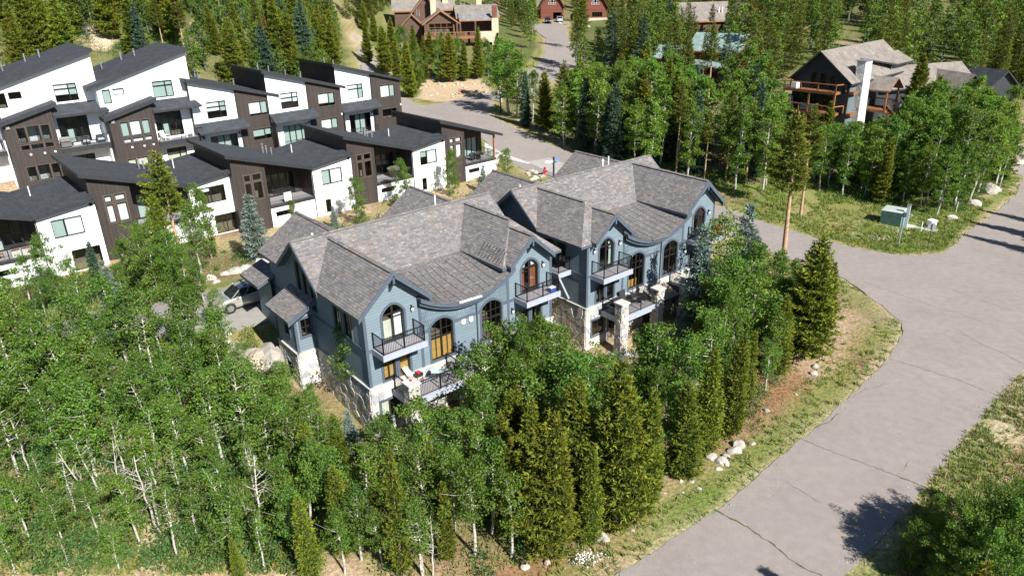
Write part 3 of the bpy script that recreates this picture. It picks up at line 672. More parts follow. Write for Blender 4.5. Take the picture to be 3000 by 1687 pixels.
def duplex(origin, label, seed, hip_left, dressing):
    rng = random.Random(seed)
    root = thing('blue_duplex', label, 'house', (origin[0], origin[1], 0), AZ)
    sc_ = lambda x: 14.6-x
    # --- roof geometry, (x, y) plan with y to the back
    zr, yr, ms = 11.06, 7.64, .80
    cs, ch = (1.9, 12.75) if not hip_left else (12.7, 1.85)      # ridge lines of the simple and the hipped wing
    zmf = lambda x, y: zr-ms*(yr-y); zmb = lambda x, y: zr-ms*(y-yr)
    e_ = lambda x: 7.43+((x-7.3)/3.5)**2*1.05
    def zlow(x, y): t = (4.5-y)/5.0; tt = t*1.4-.4*t*t; return 8.55+(e_(x)-8.55)*tt
    rb = MB(); cols = []
    zs = lambda x, y: 10.86-.9*abs(x-cs); zh = lambda x, y: 10.86-.87*abs(x-ch)
    sl, sr = cs-2.47, cs+2.47; hl, hr = ch-2.6, ch+2.6
    zhip = lambda x, y: 10.86-.96*(2.15-y)
    sg = ch-.3 if not hip_left else ch+.35; zsm = lambda x, y: 10.5-.9*abs(x-sg)
    lw = 12.3 if not hip_left else 12.4; wb = 2.7
    zbw = lambda x, y: 10.8-.7*abs(x-wb); zbw2 = lambda x, y: 10.8-.7*abs(x-lw)
    pieces = [
     ('plane', [(cs,7.39),(cs,-.6),(sl,-.6),(sl,4.61)], zs, (-1,0)), ('plane', [(cs,7.39),(cs,-.6),(sr,-.6),(sr,4.61)], zs, (1,0)),
     ('plane', [(ch,7.39),(ch,2.15),(hl,-.2),(hl,4.56)], zh, (-1,0)), ('plane', [(ch,7.39),(ch,2.15),(hr,-.2),(hr,4.56)], zh, (1,0)),
     ('plane', [(ch,2.15),(hl,-.2),(sg-1.93,-.2)], zhip, (0,-1)), ('plane', [(ch,2.15),(sg-1.93,-.2),(sg,1.72)], zhip, (0,-1)),
     ('plane', [(ch,2.15),(hr,-.2),(sg+1.93,-.2)], zhip, (0,-1)), ('plane', [(ch,2.15),(sg+1.93,-.2),(sg,1.72)], zhip, (0,-1)),
     ('plane', [(sg,1.775),(sg,-.6),(sg-1.95,-.6),(sg-1.95,-.05)], zsm, (-1,0)), ('plane', [(sg,1.775),(sg,-.6),(sg+1.95,-.6),(sg+1.95,-.05)], zsm, (1,0)),
     ('plane', [(min(cs,ch),yr),(max(cs,ch),yr),(max(cs,ch),7.39),(max(cs,ch)-2.5,4.5),(min(cs,ch)+2.5,4.5),(min(cs,ch),7.39)], zmf, (0,-1)),
     ('plane', [(-.6,yr),(min(cs,ch),yr),(min(cs,ch),7.39),(-.6,4.6)], zmf, (0,-1)), ('plane', [(15.2,yr),(max(cs,ch),yr),(max(cs,ch),7.39),(15.2,4.6)], zmf, (0,-1)),
     ('plane', [(-.6,yr),(15.2,yr),(15.2,10.75),(-.6,10.75)], zmb, (0,1)),
     ('plane', [(wb,7.9),(wb,14.1),(wb-3.2,14.1),(wb-3.2,10.9)], zbw, (-1,0)), ('plane', [(wb,7.9),(wb,14.1),(wb+3.2,14.1),(wb+3.2,10.9)], zbw, (1,0)),
     ('plane', [(lw,7.9),(lw,14.1),(lw-3.2,14.1),(lw-3.2,10.9)], zbw2, (-1,0)), ('plane', [(lw,7.9),(lw,14.1),(lw+3.0,14.1),(lw+3.0,10.9)], zbw2, (1,0)),
     ('plane', [(.04,6.5),(.04,10.2),(-1.95,10.2),(-1.95,6.5)], lambda x, y: 7.22+.5*x, (-1,0)),
     ('plane', [(.4,12.9),(.4,16.2),(-1.35,16.2),(-1.35,12.9)], lambda x, y: 7.0+.42*x, (-1,0)),
    ]
    if hip_left: pieces = pieces[:-2]
    deck = MB()
    for i, (_, poly, zf, dn) in enumerate(pieces):
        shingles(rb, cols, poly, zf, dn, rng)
        n = len(poly); t = .17
        deck.add([(x, y, zf(x, y)) for x, y in poly]+[(x, y, zf(x, y)-t) for x, y in poly], [tuple(range(n)), tuple(range(n, 2*n))[::-1]]+[(k, (k+1) % n, n+(k+1) % n, n+k) for k in range(n)])
    # the low middle roof sweeps up to both wings
    xs = np.linspace(3.65, 11.0, 22)
    for k in range(21):
        x0, x1 = xs[k], xs[k+1]
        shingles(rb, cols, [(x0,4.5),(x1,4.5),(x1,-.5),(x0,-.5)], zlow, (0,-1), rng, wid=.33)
        ys = np.linspace(4.5, -.5, 9); dz = .03
        for j in range(8):
            ya, yb = ys[j], ys[j+1]; q = [(x0,ya),(x1,ya),(x1,yb),(x0,yb)]
            deck.add([(x, y, zlow(x, y)-dz) for x, y in q]+[(x, y, zlow(x, y)-.15) for x, y in q], [(0,1,2,3),(4,7,6,5)]+([(3,2,6,7)] if j == 7 else [])+([(0,3,7,4)] if k == 0 else [])+([(1,5,6,2)] if k == 20 else []))
    roof = deck.obj('roof', TRIM, root)
    rb.col = cols; so_ = link(bpy.data.objects.new('shingles', rb.mesh('shingles', BLUEROOF)), roof); so_['kind'] = 'stuff'
    for p, q in (((-.6,yr,zr),(15.2,yr,zr)), ((cs,-.6,10.86),(cs,7.3,10.86)), ((ch,2.15,10.86),(ch,7.3,10.86)), ((sg,-.6,10.5),(sg,1.7,10.5)), ((wb,14.1,10.8),(wb,8.1,10.8)), ((lw,14.1,10.8),(lw,8.1,10.8))):
        ridgecap(roof, p, q, rng)
    # barge boards and brackets on the gables
    for c, half, zp, y in ((cs, 2.47, 10.86, -.62), (sg, 1.95, 10.5, -.62)):
        for s in (-1, 1):
            f = .9; bb = MB()
            bb.add([(c, y-.03, zp+.01), (c+s*half, y-.03, zp-f*half+.01), (c+s*half, y-.03, zp-f*half-.3), (c, y-.03, zp-.34), (c, y+.04, zp+.01), (c+s*half, y+.04, zp-f*half+.01), (c+s*half, y+.04, zp-f*half-.3), (c, y+.04, zp-.34)], [(0,1,2,3),(7,6,5,4),(0,4,5,1),(1,5,6,2),(2,6,7,3),(3,7,4,0)])
            bb.add([(c, y+.18, zp-.2), (c+s*half*.98, y+.18, zp-f*half-.18), (c+s*half*.98, y+.18, zp-f*half-.42), (c, y+.18, zp-.5), (c, y+.24, zp-.2), (c+s*half*.98, y+.24, zp-f*half-.18), (c+s*half*.98, y+.24, zp-f*half-.42), (c, y+.24, zp-.5)], [(0,1,2,3),(7,6,5,4),(0,4,5,1),(1,5,6,2),(2,6,7,3),(3,7,4,0)])
            bb.obj('barge_board', TRIM, roof)
        bb = MB(); bb.beam((c, y+.05, zp-.25), (c, y+.05, zp-.75), .16, .14); bb.beam((c, -.02, zp-1.35), (c, y+.1, zp-.7), .12, .14); bb.obj('gable_bracket', TRIM, roof)
    for x, o in ((-.62, -.04), (15.22, .04)):
        for s, ye in ((-1, 4.5), (1, 10.75)):
            bb = MB()
            bb.add([(x, yr, zr), (x, ye, zr-ms*abs(ye-yr)), (x, ye, zr-ms*abs(ye-yr)-.28), (x, yr, zr-.3), (x+o, yr, zr), (x+o, ye, zr-ms*abs(ye-yr)), (x+o, ye, zr-ms*abs(ye-yr)-.28), (x+o, yr, zr-.3)], [(0,1,2,3),(7,6,5,4),(0,4,5,1),(1,5,6,2),(2,6,7,3),(3,7,4,0)])
            bb.obj('barge_board', TRIM, roof)
    ev = MB()                                                        # curved eave board of the middle roof
    for k in range(21):
        x0, x1 = xs[k], xs[k+1]; a, b2 = zlow(x0, -.5), zlow(x1, -.5)
        for yy, dz in ((-.53, .0), (-.36, -.22)):
            ev.add([(x0,yy,a+dz+.01),(x1,yy,b2+dz+.01),(x1,yy,b2+dz-.24),(x0,yy,a+dz-.24),(x0,yy+.05,a+dz+.01),(x1,yy+.05,b2+dz+.01),(x1,yy+.05,b2+dz-.24),(x0,yy+.05,a+dz-.24)], [(0,1,2,3),(7,6,5,4),(0,4,5,1),(1,5,6,2),(2,6,7,3),(3,7,4,0)])
    ev.obj('eave_board', TRIM, roof)
    gt = MB(); gt.beam((6.35,-.6,7.53),(8.1,-.6,7.47), .11, .1); gt.obj('gutter', PVC if not hip_left else METAL, roof)
    # heat cables zig-zagging over the low roof
    hc = MB()
    for k in range(9):
        x = 4.9+k*.6
        pts = [(x+.12*math.sin(t*3+k), 4.0-t*4.3, zlow(x, 4.0-t*4.3)+.05) for t in np.linspace(0, 1, 9)]
        for i in range(8): hc.beam(pts[i], pts[i+1], .013, .012)
    hx = hl if not hip_left else hl
    for k in range(8):
        y = .3+k*.33; x0 = (hl+.1) if not hip_left else (hr-.1); sgn = 1 if not hip_left else -1
        hc.beam((x0, y, zh(x0, y)+.05), (x0+sgn*.85, y+.16, zh(x0+sgn*.85, y)+.04), .012, .012); hc.beam((x0, y+.33, zh(x0, y)+.05), (x0+sgn*.85, y+.16, zh(x0+sgn*.85, y)+.04), .012, .012)
    hc.obj('heat_cable', BLACK, roof)
    vp = MB(); vp.cyl((1.6, 9.2, 9.5), (1.6, 9.2, 10.7), .07, 8); vp.obj('vent_pipe', PVC, roof)
    vp = MB(); vp.cyl((11.0, 8.6, 10.0), (11.0, 8.6, 11.5), .06, 8); vp.obj('vent_pipe', PVC, roof)
    if hip_left:
        vp = MB(); vp.cyl((10.0, 8.3, 10.2), (10.0, 8.3, 11.35), .06, 8); vp.cyl((10.0, 8.3, 11.35), (10.0, 8.3, 11.5), .13, 8, .03); vp.obj('vent_pipe', PVC, roof)
    # --- walls
    F0 = front(0); zb = 3.6
    wins = {}
    dl = [arch(1.23, 2.70, 6.28, 8.0, .58), rect(1.0, 1.82, 3.75, 5.15), rect(2.12, 2.86, 3.12, 5.0)]
    dc = [arch(4.46, 6.16, 3.82, 6.15, .45), arch(8.44, 10.1, 3.82, 6.15, .45)]
    dr = [[(14.6-a, z) for a, z in p][::-1] for p in dl]
    if hip_left: pk = lambda c: 10.36-.9*abs(c)
    top_simple = lambda x: 10.66-.9*abs(x-cs); top_small = lambda x: min(10.3-.9*abs(x-sg), 99)
    tl = top_small if hip_left else top_simple; tr = top_simple if hip_left else top_small
    cl, cr_ = (sg, cs) if hip_left else (cs, sg)
    wf = []
    wf.append(wall('front_wall', root, F0, [(0,zb),(3.8,zb),(3.8,tl(3.8)),(cl,tl(cl)),(0,tl(0))], dl, BLUE))
    top_c = [(x, e_(x)-.2) for x in np.linspace(10.7, 3.8, 13)]
    wf.append(wall('front_wall', root, F0, [(3.8,zb),(10.7,zb)]+[(10.7,6.16),(3.8,6.16)], [[p for p in q if p[1] < 6.155] for q in dc] and [], BLUE) if False else None)
    # middle wall: lap siding below the band, shakes above it
    wall('front_wall', root, F0, [(3.8,zb),(10.7,zb)]+top_c, dc, SHAKE, uv=True)
    P2 = front(-.012)
    for a0, a1 in ((3.8,4.33),(6.29,8.31),(10.23,10.7)):
        lows = MB(); lows.add([P2(a0,zb), P2(a1,zb), P2(a1,5.98), P2(a0,5.98)], [(0,1,2,3)]); lows.obj('lap_siding', BLUE, root)
    wall('front_wall', root, F0, [(10.7,zb),(14.6,zb),(14.6,tr(14.6)),(cr_,tr(cr_)),(10.7,tr(10.7))], dr, BLUE)
    Lp, Rp = left(0), right(14.6)
    lh = [rect(1.6, 2.5, 6.3, 7.9), rect(2.9, 3.8, 6.3, 7.9), rect(6.3, 7.0, 6.5, 9.3), rect(7.25, 7.95, 6.5, 9.3), rect(8.2, 8.9, 6.5, 9.3)]
    if hip_left: lh = [rect(2.2, 3.1, 6.25, 8.2), rect(3.3, 4.2, 6.25, 8.2), rect(5.2, 6.2, 3.7, 6.0), rect(6.6, 7.6, 3.7, 6.0)]
    wall('side_wall', root, Lp, [(0,zb),(13.5,zb),(13.5,8.5),(10.7,8.5),(yr,10.9),(4.5,8.5),(0,8.5)], lh, BLUE)
    for h in lh: window(root, Lp, h, vs=[(h[0][0]+h[1][0])/2], trim=TRIM, trimw=.1, blinds=[])
    wall('side_wall', root, Rp, [(0,zb),(13.5,zb),(13.5,8.5),(10.7,8.5),(yr,10.9),(4.5,8.5),(0,8.5)], [], BLUE)
    wall('back_wall', root, rear(13.5), [(0,zb-.6),(14.6,zb-.6),(14.6,8.5),(lw,10.5),(9.2,8.5),(5.9,8.5),(wb,10.5),(0,8.5)], [], BLUE)
    # arched doors and windows
    bl_l = dressing['left']; bl_r = dressing['right']
    w = window(root, F0, dl[0], vs=[(1.965,.07)], hs=[(8.0,1.3,2.63,.05),(7.75,2.1,2.6,.02)], trim=TRIM, trimw=.14, blinds=bl_l)
    w = window(root, F0, dr[0], vs=[(14.6-1.965,.07)], hs=[(8.0,11.97,13.3,.05),(7.75,11.97,12.5,.02)], trim=TRIM, trimw=.14, blinds=bl_r)
    for i, (a0, a1) in enumerate(((4.46,6.16),(8.44,10.1))):
        c = (a0+a1)/2; q = (a1-a0)/4
        window(root, F0, dc[i], vs=[(c,.05),(c-q,.014),(c+q,.014)], hs=[(5.33,a0,a1,.05),(5.85,a0,a1,.014)], trim=TRIM, trimw=.14, blinds=dressing['mid'][i])
    for q, dd, bb_ in ((0, dl, dressing['low']), (1, dr, dressing['low2'])):
        for k in (1, 2):
            a0 = min(p[0] for p in dd[k]); a1 = max(p[0] for p in dd[k])
            window(root, F0, dd[k], hs=[(dd[k][2][1]-.38,a0,a1,.014)], vs=[(a0+a1)/2] if k == 1 else [], trim=TRIM, trimw=.14, blinds=[(a0+.05,a1-.05,max(p[1] for p in dd[k])-h_,max(p[1] for p in dd[k])-.02,m_) for h_, m_ in ([bb_[k-1]] if bb_[k-1] else [])], name='window' if k == 1 else 'door')
    # trim boards
    tb = MB()
    for a in (0.07, 3.8, 10.7, 14.53): tb.add(*_bar(F0, a-.09, a+.09, zb, min(8.45, (tl(a) if a < 5 else tr(a))-.02), .002, .035))
    for a0, a1 in ((.16,3.71),(3.89,4.32),(6.3,8.3),(10.24,10.61),(10.79,14.44)): tb.add(*_bar(F0, a0, a1, 5.97, 6.17, .002, .04))
    tb.add(*_bar(Lp, 0, 13.5, 5.97, 6.17, .002, .035)); tb.add(*_bar(Lp, -.03, .12, zb, 8.45, .002, .035))
    tb.add(*_bar(F0, 1.93, 2.0, 3.75, 5.1, .05, .07))
    tb.obj('trim_board', TRIM, root)
    ds = MB(); ds.beam((8.05,-.08,7.4),(8.05,-.08,3.0),.09,.07); ds.obj('downspout', TRIM, root)
    if not hip_left:
        for a, z in ((6.95,5.85),(7.55,5.85)):
            v = MB(); v.add(*_bar(F0, a-.15, a+.15, z-.13, z+.13, 0, .1)); v.add(*_bar(F0, a-.09, a+.09, z-.2, z-.13, .02, .12)); v.obj('wall_vent', PVC, root)
    else:
        v = MB(); v.add(*_bar(F0, 6.9, 7.2, 5.72, 5.98, 0, .1)); v.obj('wall_vent', PVC, root)
    for a, z in ((3.25,8.0),(3.45,5.35),(14.6-3.25,8.0) if False else (13.75,8.0),(11.0,5.35)): sconce(root, F0, a, z)
    if hip_left: sconce(root, F0, .62, 8.0)
    # --- stone storey
    base = front(-.07)
    sh = [rect(.55, 1.85, 1.2, 2.45), rect(2.35, 3.25, .15, 2.3), rect(9.9, 11.1, .15, 2.3), rect(12.5, 13.7, 1.2, 2.45), rect(6.4, 7.9, .15, 2.3)]
    sw = wall('stone_base', root, base, [(-.06,-1.2),(14.66,-1.2),(14.66,zb),(-.06,zb)], sh, STONEB, .2)
    for k, h in enumerate(sh):
        a0, a1 = h[0][0], h[1][0]
        window(root, base, h, vs=[(a0+a1)/2], trim=TRIM, trimw=.14, blinds=[(a0+.05,(a0+a1)/2-.03,h[0][1]+.06,h[2][1]-.06,CREAM)] if k == 0 and not hip_left else [], name='window' if h[0][1] > 1 else 'door')
    bays = [(-.06,.41,-.3,zb),(.41,1.99,2.6,zb),(.41,1.99,-.3,1.05),(1.99,2.2,-.3,zb),(2.2,3.4,2.45,zb),(3.4,6.25,-.3,zb),(6.25,8.05,2.45,zb),(8.05,9.75,-.3,zb),(9.75,11.25,2.45,zb),(11.25,12.35,-.3,zb),(12.35,13.85,2.6,zb),(12.35,13.85,-.3,1.05),(13.85,14.66,-.3,zb)]
    stones(sw, base, bays, .52, .40, rng)
    side = left(-.07); ss = wall('stone_base', root, side, [(-.06,-1.2),(13.5,-1.2),(13.5,zb),(-.06,zb)], [], STONEB)
    stones(ss, side, [(-.06,5.0 if hip_left else 6.85,.2,zb)], .6, .46, rng)
    wall('stone_base', root, right(14.67), [(-.06,-1.2),(13.5,-1.2),(13.5,zb),(-.06,zb)], [], STONEB)
    lg = MB(); lg.box(-.13,14.73,-.15,-.002,zb,zb+.07); lg.box(-.13,-.002,-.002,13.5,zb,zb+.07); lg.obj('stone_ledge', CONC, root)
    # --- balconies
    for a0, a1, lab in ((.45,3.3,0),(11.3,14.15,1)):
        d = MB(); d.box(a0,a1,-1.28,-.02,6.06,6.2); o = d.obj('balcony', DECKM, root)
        f = MB(); f.box(a0-.03,a1+.03,-1.36,-1.28,5.86,6.23); f.box(a0-.09,a0-.03,-1.36,-.045,5.86,6.23); f.box(a1+.03,a1+.09,-1.36,-.045,5.86,6.23); f.box(a0-.03,a1+.03,-1.28,-.05,5.86,6.05); f.obj('fascia', PALEWOOD, o)
        railing(o, [(a0+.03,-.06),(a0+.03,-1.24),(a1-.03,-1.24),(a1-.03,-.06)], 6.2, 1.05)
    if hip_left:                                                     # side balcony with its strut
        d = MB(); d.box(-1.25,-.06,1.6,4.6,6.06,6.2); o = d.obj('balcony', DECKM, root)
        f = MB(); f.box(-1.31,-1.25,1.54,4.66,5.88,6.23); f.box(-1.25,-.06,1.54,1.6,5.88,6.23); f.obj('fascia', PALEWOOD, o)
        railing(o, [(-.1,1.66),(-1.2,1.66),(-1.2,4.55),(-.1,4.55)], 6.2, 1.05)
        s_ = MB(); s_.beam((-1.15,1.75,5.95),(-.1,1.75,3.9),.14,.14); s_.obj('strut', PALEWOOD, o)
    # --- decks on stone pillars
    for m_ in (0, 1):
        X = (lambda x: x) if not m_ else sc_
        x0, x1 = sorted((X(1.5), X(5.45)))
        d = MB(); d.box(x0,x1,-2.1,-.13,2.96,3.1); o = d.obj('deck', DECKM, root)
        f = MB(); f.box(x0-.05,x1+.05,-2.18,-2.1,2.68,3.13); f.box(x0-.1,x0-.05,-2.18,-.14,2.68,3.13); f.box(x1+.05,x1+.1,-2.18,-.14,2.68,3.13); f.box(x0,x1,-1.2,-1.05,2.7,2.95); f.obj('fascia', PALEWOOD if not m_ else TRIM, o)
        xi, xo = X(1.55), X(5.4)
        railing(o, [(xi,-.2),(xi,-1.6)], 3.1); railing(o, [(X(2.05),-2.06),(X(5.25),-2.06)], 3.1); railing(o, [(xo,-1.6),(xo,-.2)], 3.1)
        pillar(root, X(1.7), -1.95, .68, -1.0, 4.2, rng); pillar(root, X(5.62), -1.98, .68, -1.0, 4.2, rng)
    # small roof over the lower entry between the decks
    P3 = [(6.1,-.1,3.35),(8.6,-.1,3.35),(8.6,-1.7,2.75),(6.1,-1.7,2.75)]
    pr = MB(); cols = []; shingles(pr, cols, [(6.1,-.14),(8.6,-.14),(8.6,-1.7),(6.1,-1.7)], lambda x, y: 3.35+.375*y, (0,-1), rng); pr.col = cols
    q = slab(root, 'porch_roof', P3, .16, BRNROOF, TRIM); s2 = link(bpy.data.objects.new('shingles', pr.mesh('shingles', BLUEROOF)), q); s2['kind'] = 'stuff'
    for x in (6.25, 8.45):
        k = MB(); k.beam((x,-1.55,-.6),(x,-1.55,2.7),.16,.16); k.obj('post', TRIM, q)
    sl_ = MB(); sl_.box(1.2,5.9,-3.0,-.15,-.4,.12); sl_.obj('patio_slab', CONC, root)
    sl_ = MB(); sl_.box(8.6,13.2,-3.0,-.15,-.4,.12); sl_.obj('patio_slab', CONC, root)
    # --- side bay with its lean-to roof
    if not hip_left:
        fb = front(7.0); hb = [rect(-.98,-.25,4.72,5.95)]
        wall('bay_wall', root, fb, [(-1.4,zb),(.02,zb),(.02,7.0),(-1.4,6.35)], hb, BLUE)
        window(root, fb, hb[0], vs=[-.615], hs=[5.35], trim=TRIM, trimw=.13)
        lb = left(-1.4); h2 = [rect(7.9,8.6,4.6,5.8)]
        wall('bay_wall', root, lb, [(7.0,zb),(9.9,zb),(9.9,6.3),(7.0,6.3)], h2, BLUE); window(root, lb, h2[0], vs=[8.25], hs=[5.2], trim=TRIM, trimw=.1, blinds=[])
        h3 = [rect(8.0,8.9,1.4,2.5)]
        s1 = wall('stone_base', root, front(6.93), [(-1.47,-1.0),(.0,-1.0),(.0,zb),(-1.47,zb)], [], STONEB); stones(s1, front(6.93), [(-1.47,-.08,-.2,zb)], .5, .4, rng)
        s2_ = wall('stone_base', root, left(-1.47), [(6.93,-1.0),(9.97,-1.0),(9.97,zb),(6.93,zb)], h3, STONEB); stones(s2_, left(-1.47), [(6.93,8.0,-.2,zb),(8.0,8.9,2.5,zb),(8.0,8.9,-.2,1.4),(8.9,9.97,-.2,zb)], .5, .4, rng)
        window(root, left(-1.47), h3[0], vs=[8.45], hs=[1.95], trim=TRIM, trimw=.08, blinds=[(8.05,8.85,1.5,2.45,CREAM)])
        wall('bay_wall', root, rear(9.9), [(-1.4,zb),(.0,zb),(.0,7.0),(-1.4,6.35)], [], BLUE)
        k = MB(); k.box(-1.5,-.08,6.86,6.99,zb,zb+.07); k.box(-1.55,-1.41,6.86,9.97,zb,zb+.07); k.obj('stone_ledge', CONC, root)
        k = MB(); k.add(*_bar(fb, -1.42, -1.25, zb, 6.35, .002, .035)); k.add([(.04,6.46,7.2),(-1.97,6.46,6.2),(-1.97,6.46,5.95),(.04,6.46,6.95),(.04,6.5,7.2),(-1.97,6.5,6.2),(-1.97,6.5,5.95),(.04,6.5,6.95)], [(0,1,2,3),(7,6,5,4),(0,4,5,1),(1,5,6,2),(2,6,7,3),(3,7,4,0)]); k.obj('trim_board', TRIM, root)
        wall('garage_wall', root, left(-.3), [(13.2,2.5),(16.0,2.5),(16.0,6.75),(13.2,6.75)], [], BLUE); wall('garage_wall', root, rear(16.0), [(-.3,2.5),(6.0,2.5),(6.0,6.8),(-.3,6.8)], [], BLUE)
    else:
        wall('garage_wall', root, rear(13.52), [(0,2.2),(6,2.2),(6,3.2),(0,3.2)], [], BLUE)
    return root
W_ = WOODBLIND
DUP1 = duplex((-8.615, 37.847), 'blue-grey duplex with golden wood blinds and a lean-to side bay beside the silver car', 21, False, {
    'left': [(1.3,1.9,6.35,7.6,CREAM),(2.05,2.6,6.4,7.9,SHADE)], 'right': [(11.95,12.3,6.4,7.95,REDDRAPE),(12.75,13.3,6.4,7.95,REDDRAPE),(11.95,12.35,8.05,8.4,SHADE),(12.9,13.3,8.05,8.4,SHADE)],
    'mid': [[(4.5,6.1,3.85,5.25,W_)], []], 'low': [(1.3, W_), (1.7, W_)], 'low2': [None, None]})
DUP2 = duplex((5.35, 48.25), 'blue-grey duplex with dark bare windows and a strut-braced side balcony', 22, True, {
    'left': [(2.4,2.62,6.4,7.9,SHADEB),(2.35,2.62,8.05,8.4,SHADE)], 'right': [(11.95,12.25,6.4,7.9,SHADE)],
    'mid': [[(4.5,5.6,3.85,4.45,W_)], []], 'low': [None, None], 'low2': [None, None]})
# ------------------------------------------------------------------ white and brown townhouses
TAZ = math.radians(40.5)
def stack_pipes(parent, pts, m):
    for (x, y, z, h, r, cap) in pts:
        b = MB(); b.cyl((x, y, z-.3), (x, y, z+h), r, 8)
        if cap: b.cyl((x, y, z+h*.55), (x, y, z+h*.6), r*1.7, 8); b.cyl((x, y, z+h), (x, y, z+h+.08), r*2.1, 8, r*.4)
        b.obj('vent_pipe', m, parent)
def glass_doors(root, P, a0, a1, z0, z1, n, blinds=()):
    out = rect(a0, a1, z0, z1); w = (a1-a0)/n
    window(root, P, out, vs=[(a0+w*k, .045) for k in range(1, n)], fm=BLACK, fw=.06, name='glass_door', blinds=[(a0+w*k+.05, a0+w*(k+1)-.05, z0+f*(z1-z0), z1-.05, m_) for k, f, m_ in blinds])
    return out
def front_unit(name_loc, zd, label, seed, kind='mid', dress=None):
    """one unit of the lower row; x=0 is the right edge of the brown bay, L the deck level"""
    dress = dress or {}
    L_ = 3.0; x, y = name_loc
    root = thing('townhouse', label, 'house', (x, y, zd-L_), TAZ, 'lower row of white and brown townhouses')
    zl = lambda s: L_+6.3-.308*(s+4.1)                         # long single-pitch roof falling to the right
    zq = lambda s: L_+3.5+.13*(s-5.0)
    D_ = 10.4; F0 = front(0); end = kind == 'end'; xr = 6.0 if end else 5.0
    # roof slabs
    slab(root, 'roof', [(-4.1,-.6,zl(-4.1)),(xr,-.6,zl(xr)),(xr,D_,zl(xr)),(-4.1,D_,zl(-4.1))], .34, CHAR, CHARTRIM)
    if not end:
        slab(root, 'roof', [(5.003,-.6,zq(5)),(10.3,-.6,zq(10.3)),(10.3,D_,zq(10.3)),(5.003,D_,zq(5))], .3, CHAR, CHARTRIM)
        rr = random.Random(seed)
        stack_pipes(root, [(2.9,6.9,zl(2.9),1.0,.08,1),(3.4,7.1,zl(3.4),.8,.07,1),(3.75,6.6,zl(3.75),.7,.07,1)], METAL); stack_pipes(root, [(6.2,6.6,zq(6.2),.95,.05,0)], PVC)
    else:
        stack_pipes(root, [(-7.6,5,L_+4,1.3,.07,1)], METAL) if False else None
    # brown bay with the cross-shaped window group
    g = [rect(-2.33,-1.72,3.12+L_,3.72+L_), rect(-1.42,-.55,3.12+L_,3.72+L_), rect(-2.33,-1.72,1.1+L_,2.86+L_), rect(-1.42,-.55,1.1+L_,2.86+L_)]
    wall('brown_bay', root, F0, [(-3.48,-.5),(0,-.5),(0,zl(0)-.3),(-3.48,zl(-3.48)-.3)], g, BROWN)
    for i, q in enumerate(g):
        bl = dress.get('bay'); a0, a1, z0, z1 = q[0][0], q[1][0], q[0][1], q[2][1]
        window(root, F0, q, fm=FRAME, trim=BROWNTRIM, trimw=.12, blinds=[(a0+.04,a1-.04,z0+.04,z1-.04,bl)] if bl else [])
    wall('side_wall', root, left(-3.48), [(0,-.5),(D_,-.5),(D_,zl(-3.48)-.3),(0,zl(-3.48)-.3)], [], BROWN)
    # recessed deck
    bk = front(3.0); od = glass_doors(root, bk, 1.0, 4.35, L_+.06, L_+2.55, 4, dress.get('door', ()))
    wall('deck_back_wall', root, bk, [(0,L_-.1),(5.15,L_-.1),(5.15,zl(5.15)-.28),(0,zl(0)-.28)], [od], BROWN)
    wall('deck_side_wall', root, right(-.003), [(0,L_-.1),(3,L_-.1),(3,zl(0)-.28),(0,zl(0)-.28)], [], BROWN)
    d = MB(); d.box(.0,5.1,.02,3.0,L_-.16,L_); dk = d.obj('deck', DECKM, root)
    f = MB(); f.box(-.0,5.15,-.06,.02,L_-.3,L_+.02); f.obj('fascia', CHARTRIM, dk)
    lw_ = [rect(.5,2.3,L_-1.32,L_-.78)]
    wall('white_wall', root, F0, [(0,.5),(5.15,.5),(5.15,L_-.16),(0,L_-.16)], lw_, WHITE); window(root, F0, lw_[0], vs=[1.4], fm=BLACK)
    if end:
        railing(dk, [(.05,.05),(5.05,.05),(5.05,3.0)], L_, 1.0)
        p = MB(); p.beam((5.0,.12,L_),(5.0,.12,zl(5)-.3),.2,.2); p.beam((5.0,.0,zl(5)-.42),(5.0,3.0,zl(5)-.42),.14,.22); p.obj('timber_post', WOOD, root)
        wall('white_wall', root, right(5.15), [(0,.3),(D_,.3),(D_,L_),(0,L_)], [], WHITE); wall('side_wall', root, right(5.12), [(3,L_),(D_,L_),(D_,zl(5.15)-.3),(3,zl(5.15)-.3)], [], BROWN)
        wall('foundation', root, front(-.02), [(0,-.6),(5.15,-.6),(5.15,.5),(0,.5)], [], FOUND)
        wall('back_wall', root, rear(D_-.4), [(-3.48,-.5),(5.15,-.5),(5.15,zl(5.15)-.3),(-3.48,zl(-3.48)-.3)], [], BROWN)
    else:
        railing(dk, [(.05,.05),(5.1,.05)], L_, 1.0)
        wall('deck_side_wall', root, left(5.153), [(.12,L_),(3,L_),(3,zl(5.15)-.28),(.12,zl(5.15)-.28)], [], BROWN)
        wh = [rect(6.33,8.85,L_+.98,L_+2.7)]
        if dress.get('slider'): wh.append(rect(7.3,9.7,L_-2.4,L_-.4))
        else: wh.append(rect(6.42,7.1,L_-2.2,L_-.68))
        wall('white_wall', root, F0, [(5.15,.5),(10.15,.5),(10.15,zq(10.15)-.28),(5.15,zq(5.15)-.28)], wh, WHITE)
        q = wh[0]; a0, a1, z0, z1 = q[0][0], q[1][0], q[0][1], q[2][1]; c = a0+(a1-a0)*.42
        window(root, F0, q, vs=[(c,.06)], fm=BLACK, blinds=[(a0+.06,c-.07,z0+dress.get('sl', .05)*(z1-z0),z1-.05,SHADEB),(c+.07,a1-.06,z0+dress.get('sr', .05)*(z1-z0),z1-.05,SHADE)] if dress.get('wh', 1) else [(a0+.06,c-.07,z1-.5,z1-.05,SHADE)])
        q = wh[1]; window(root, F0, q, vs=[((q[0][0]+q[1][0])/2,.04)] if dress.get('slider') else [], fm=BLACK, name='glass_door', blinds=[])
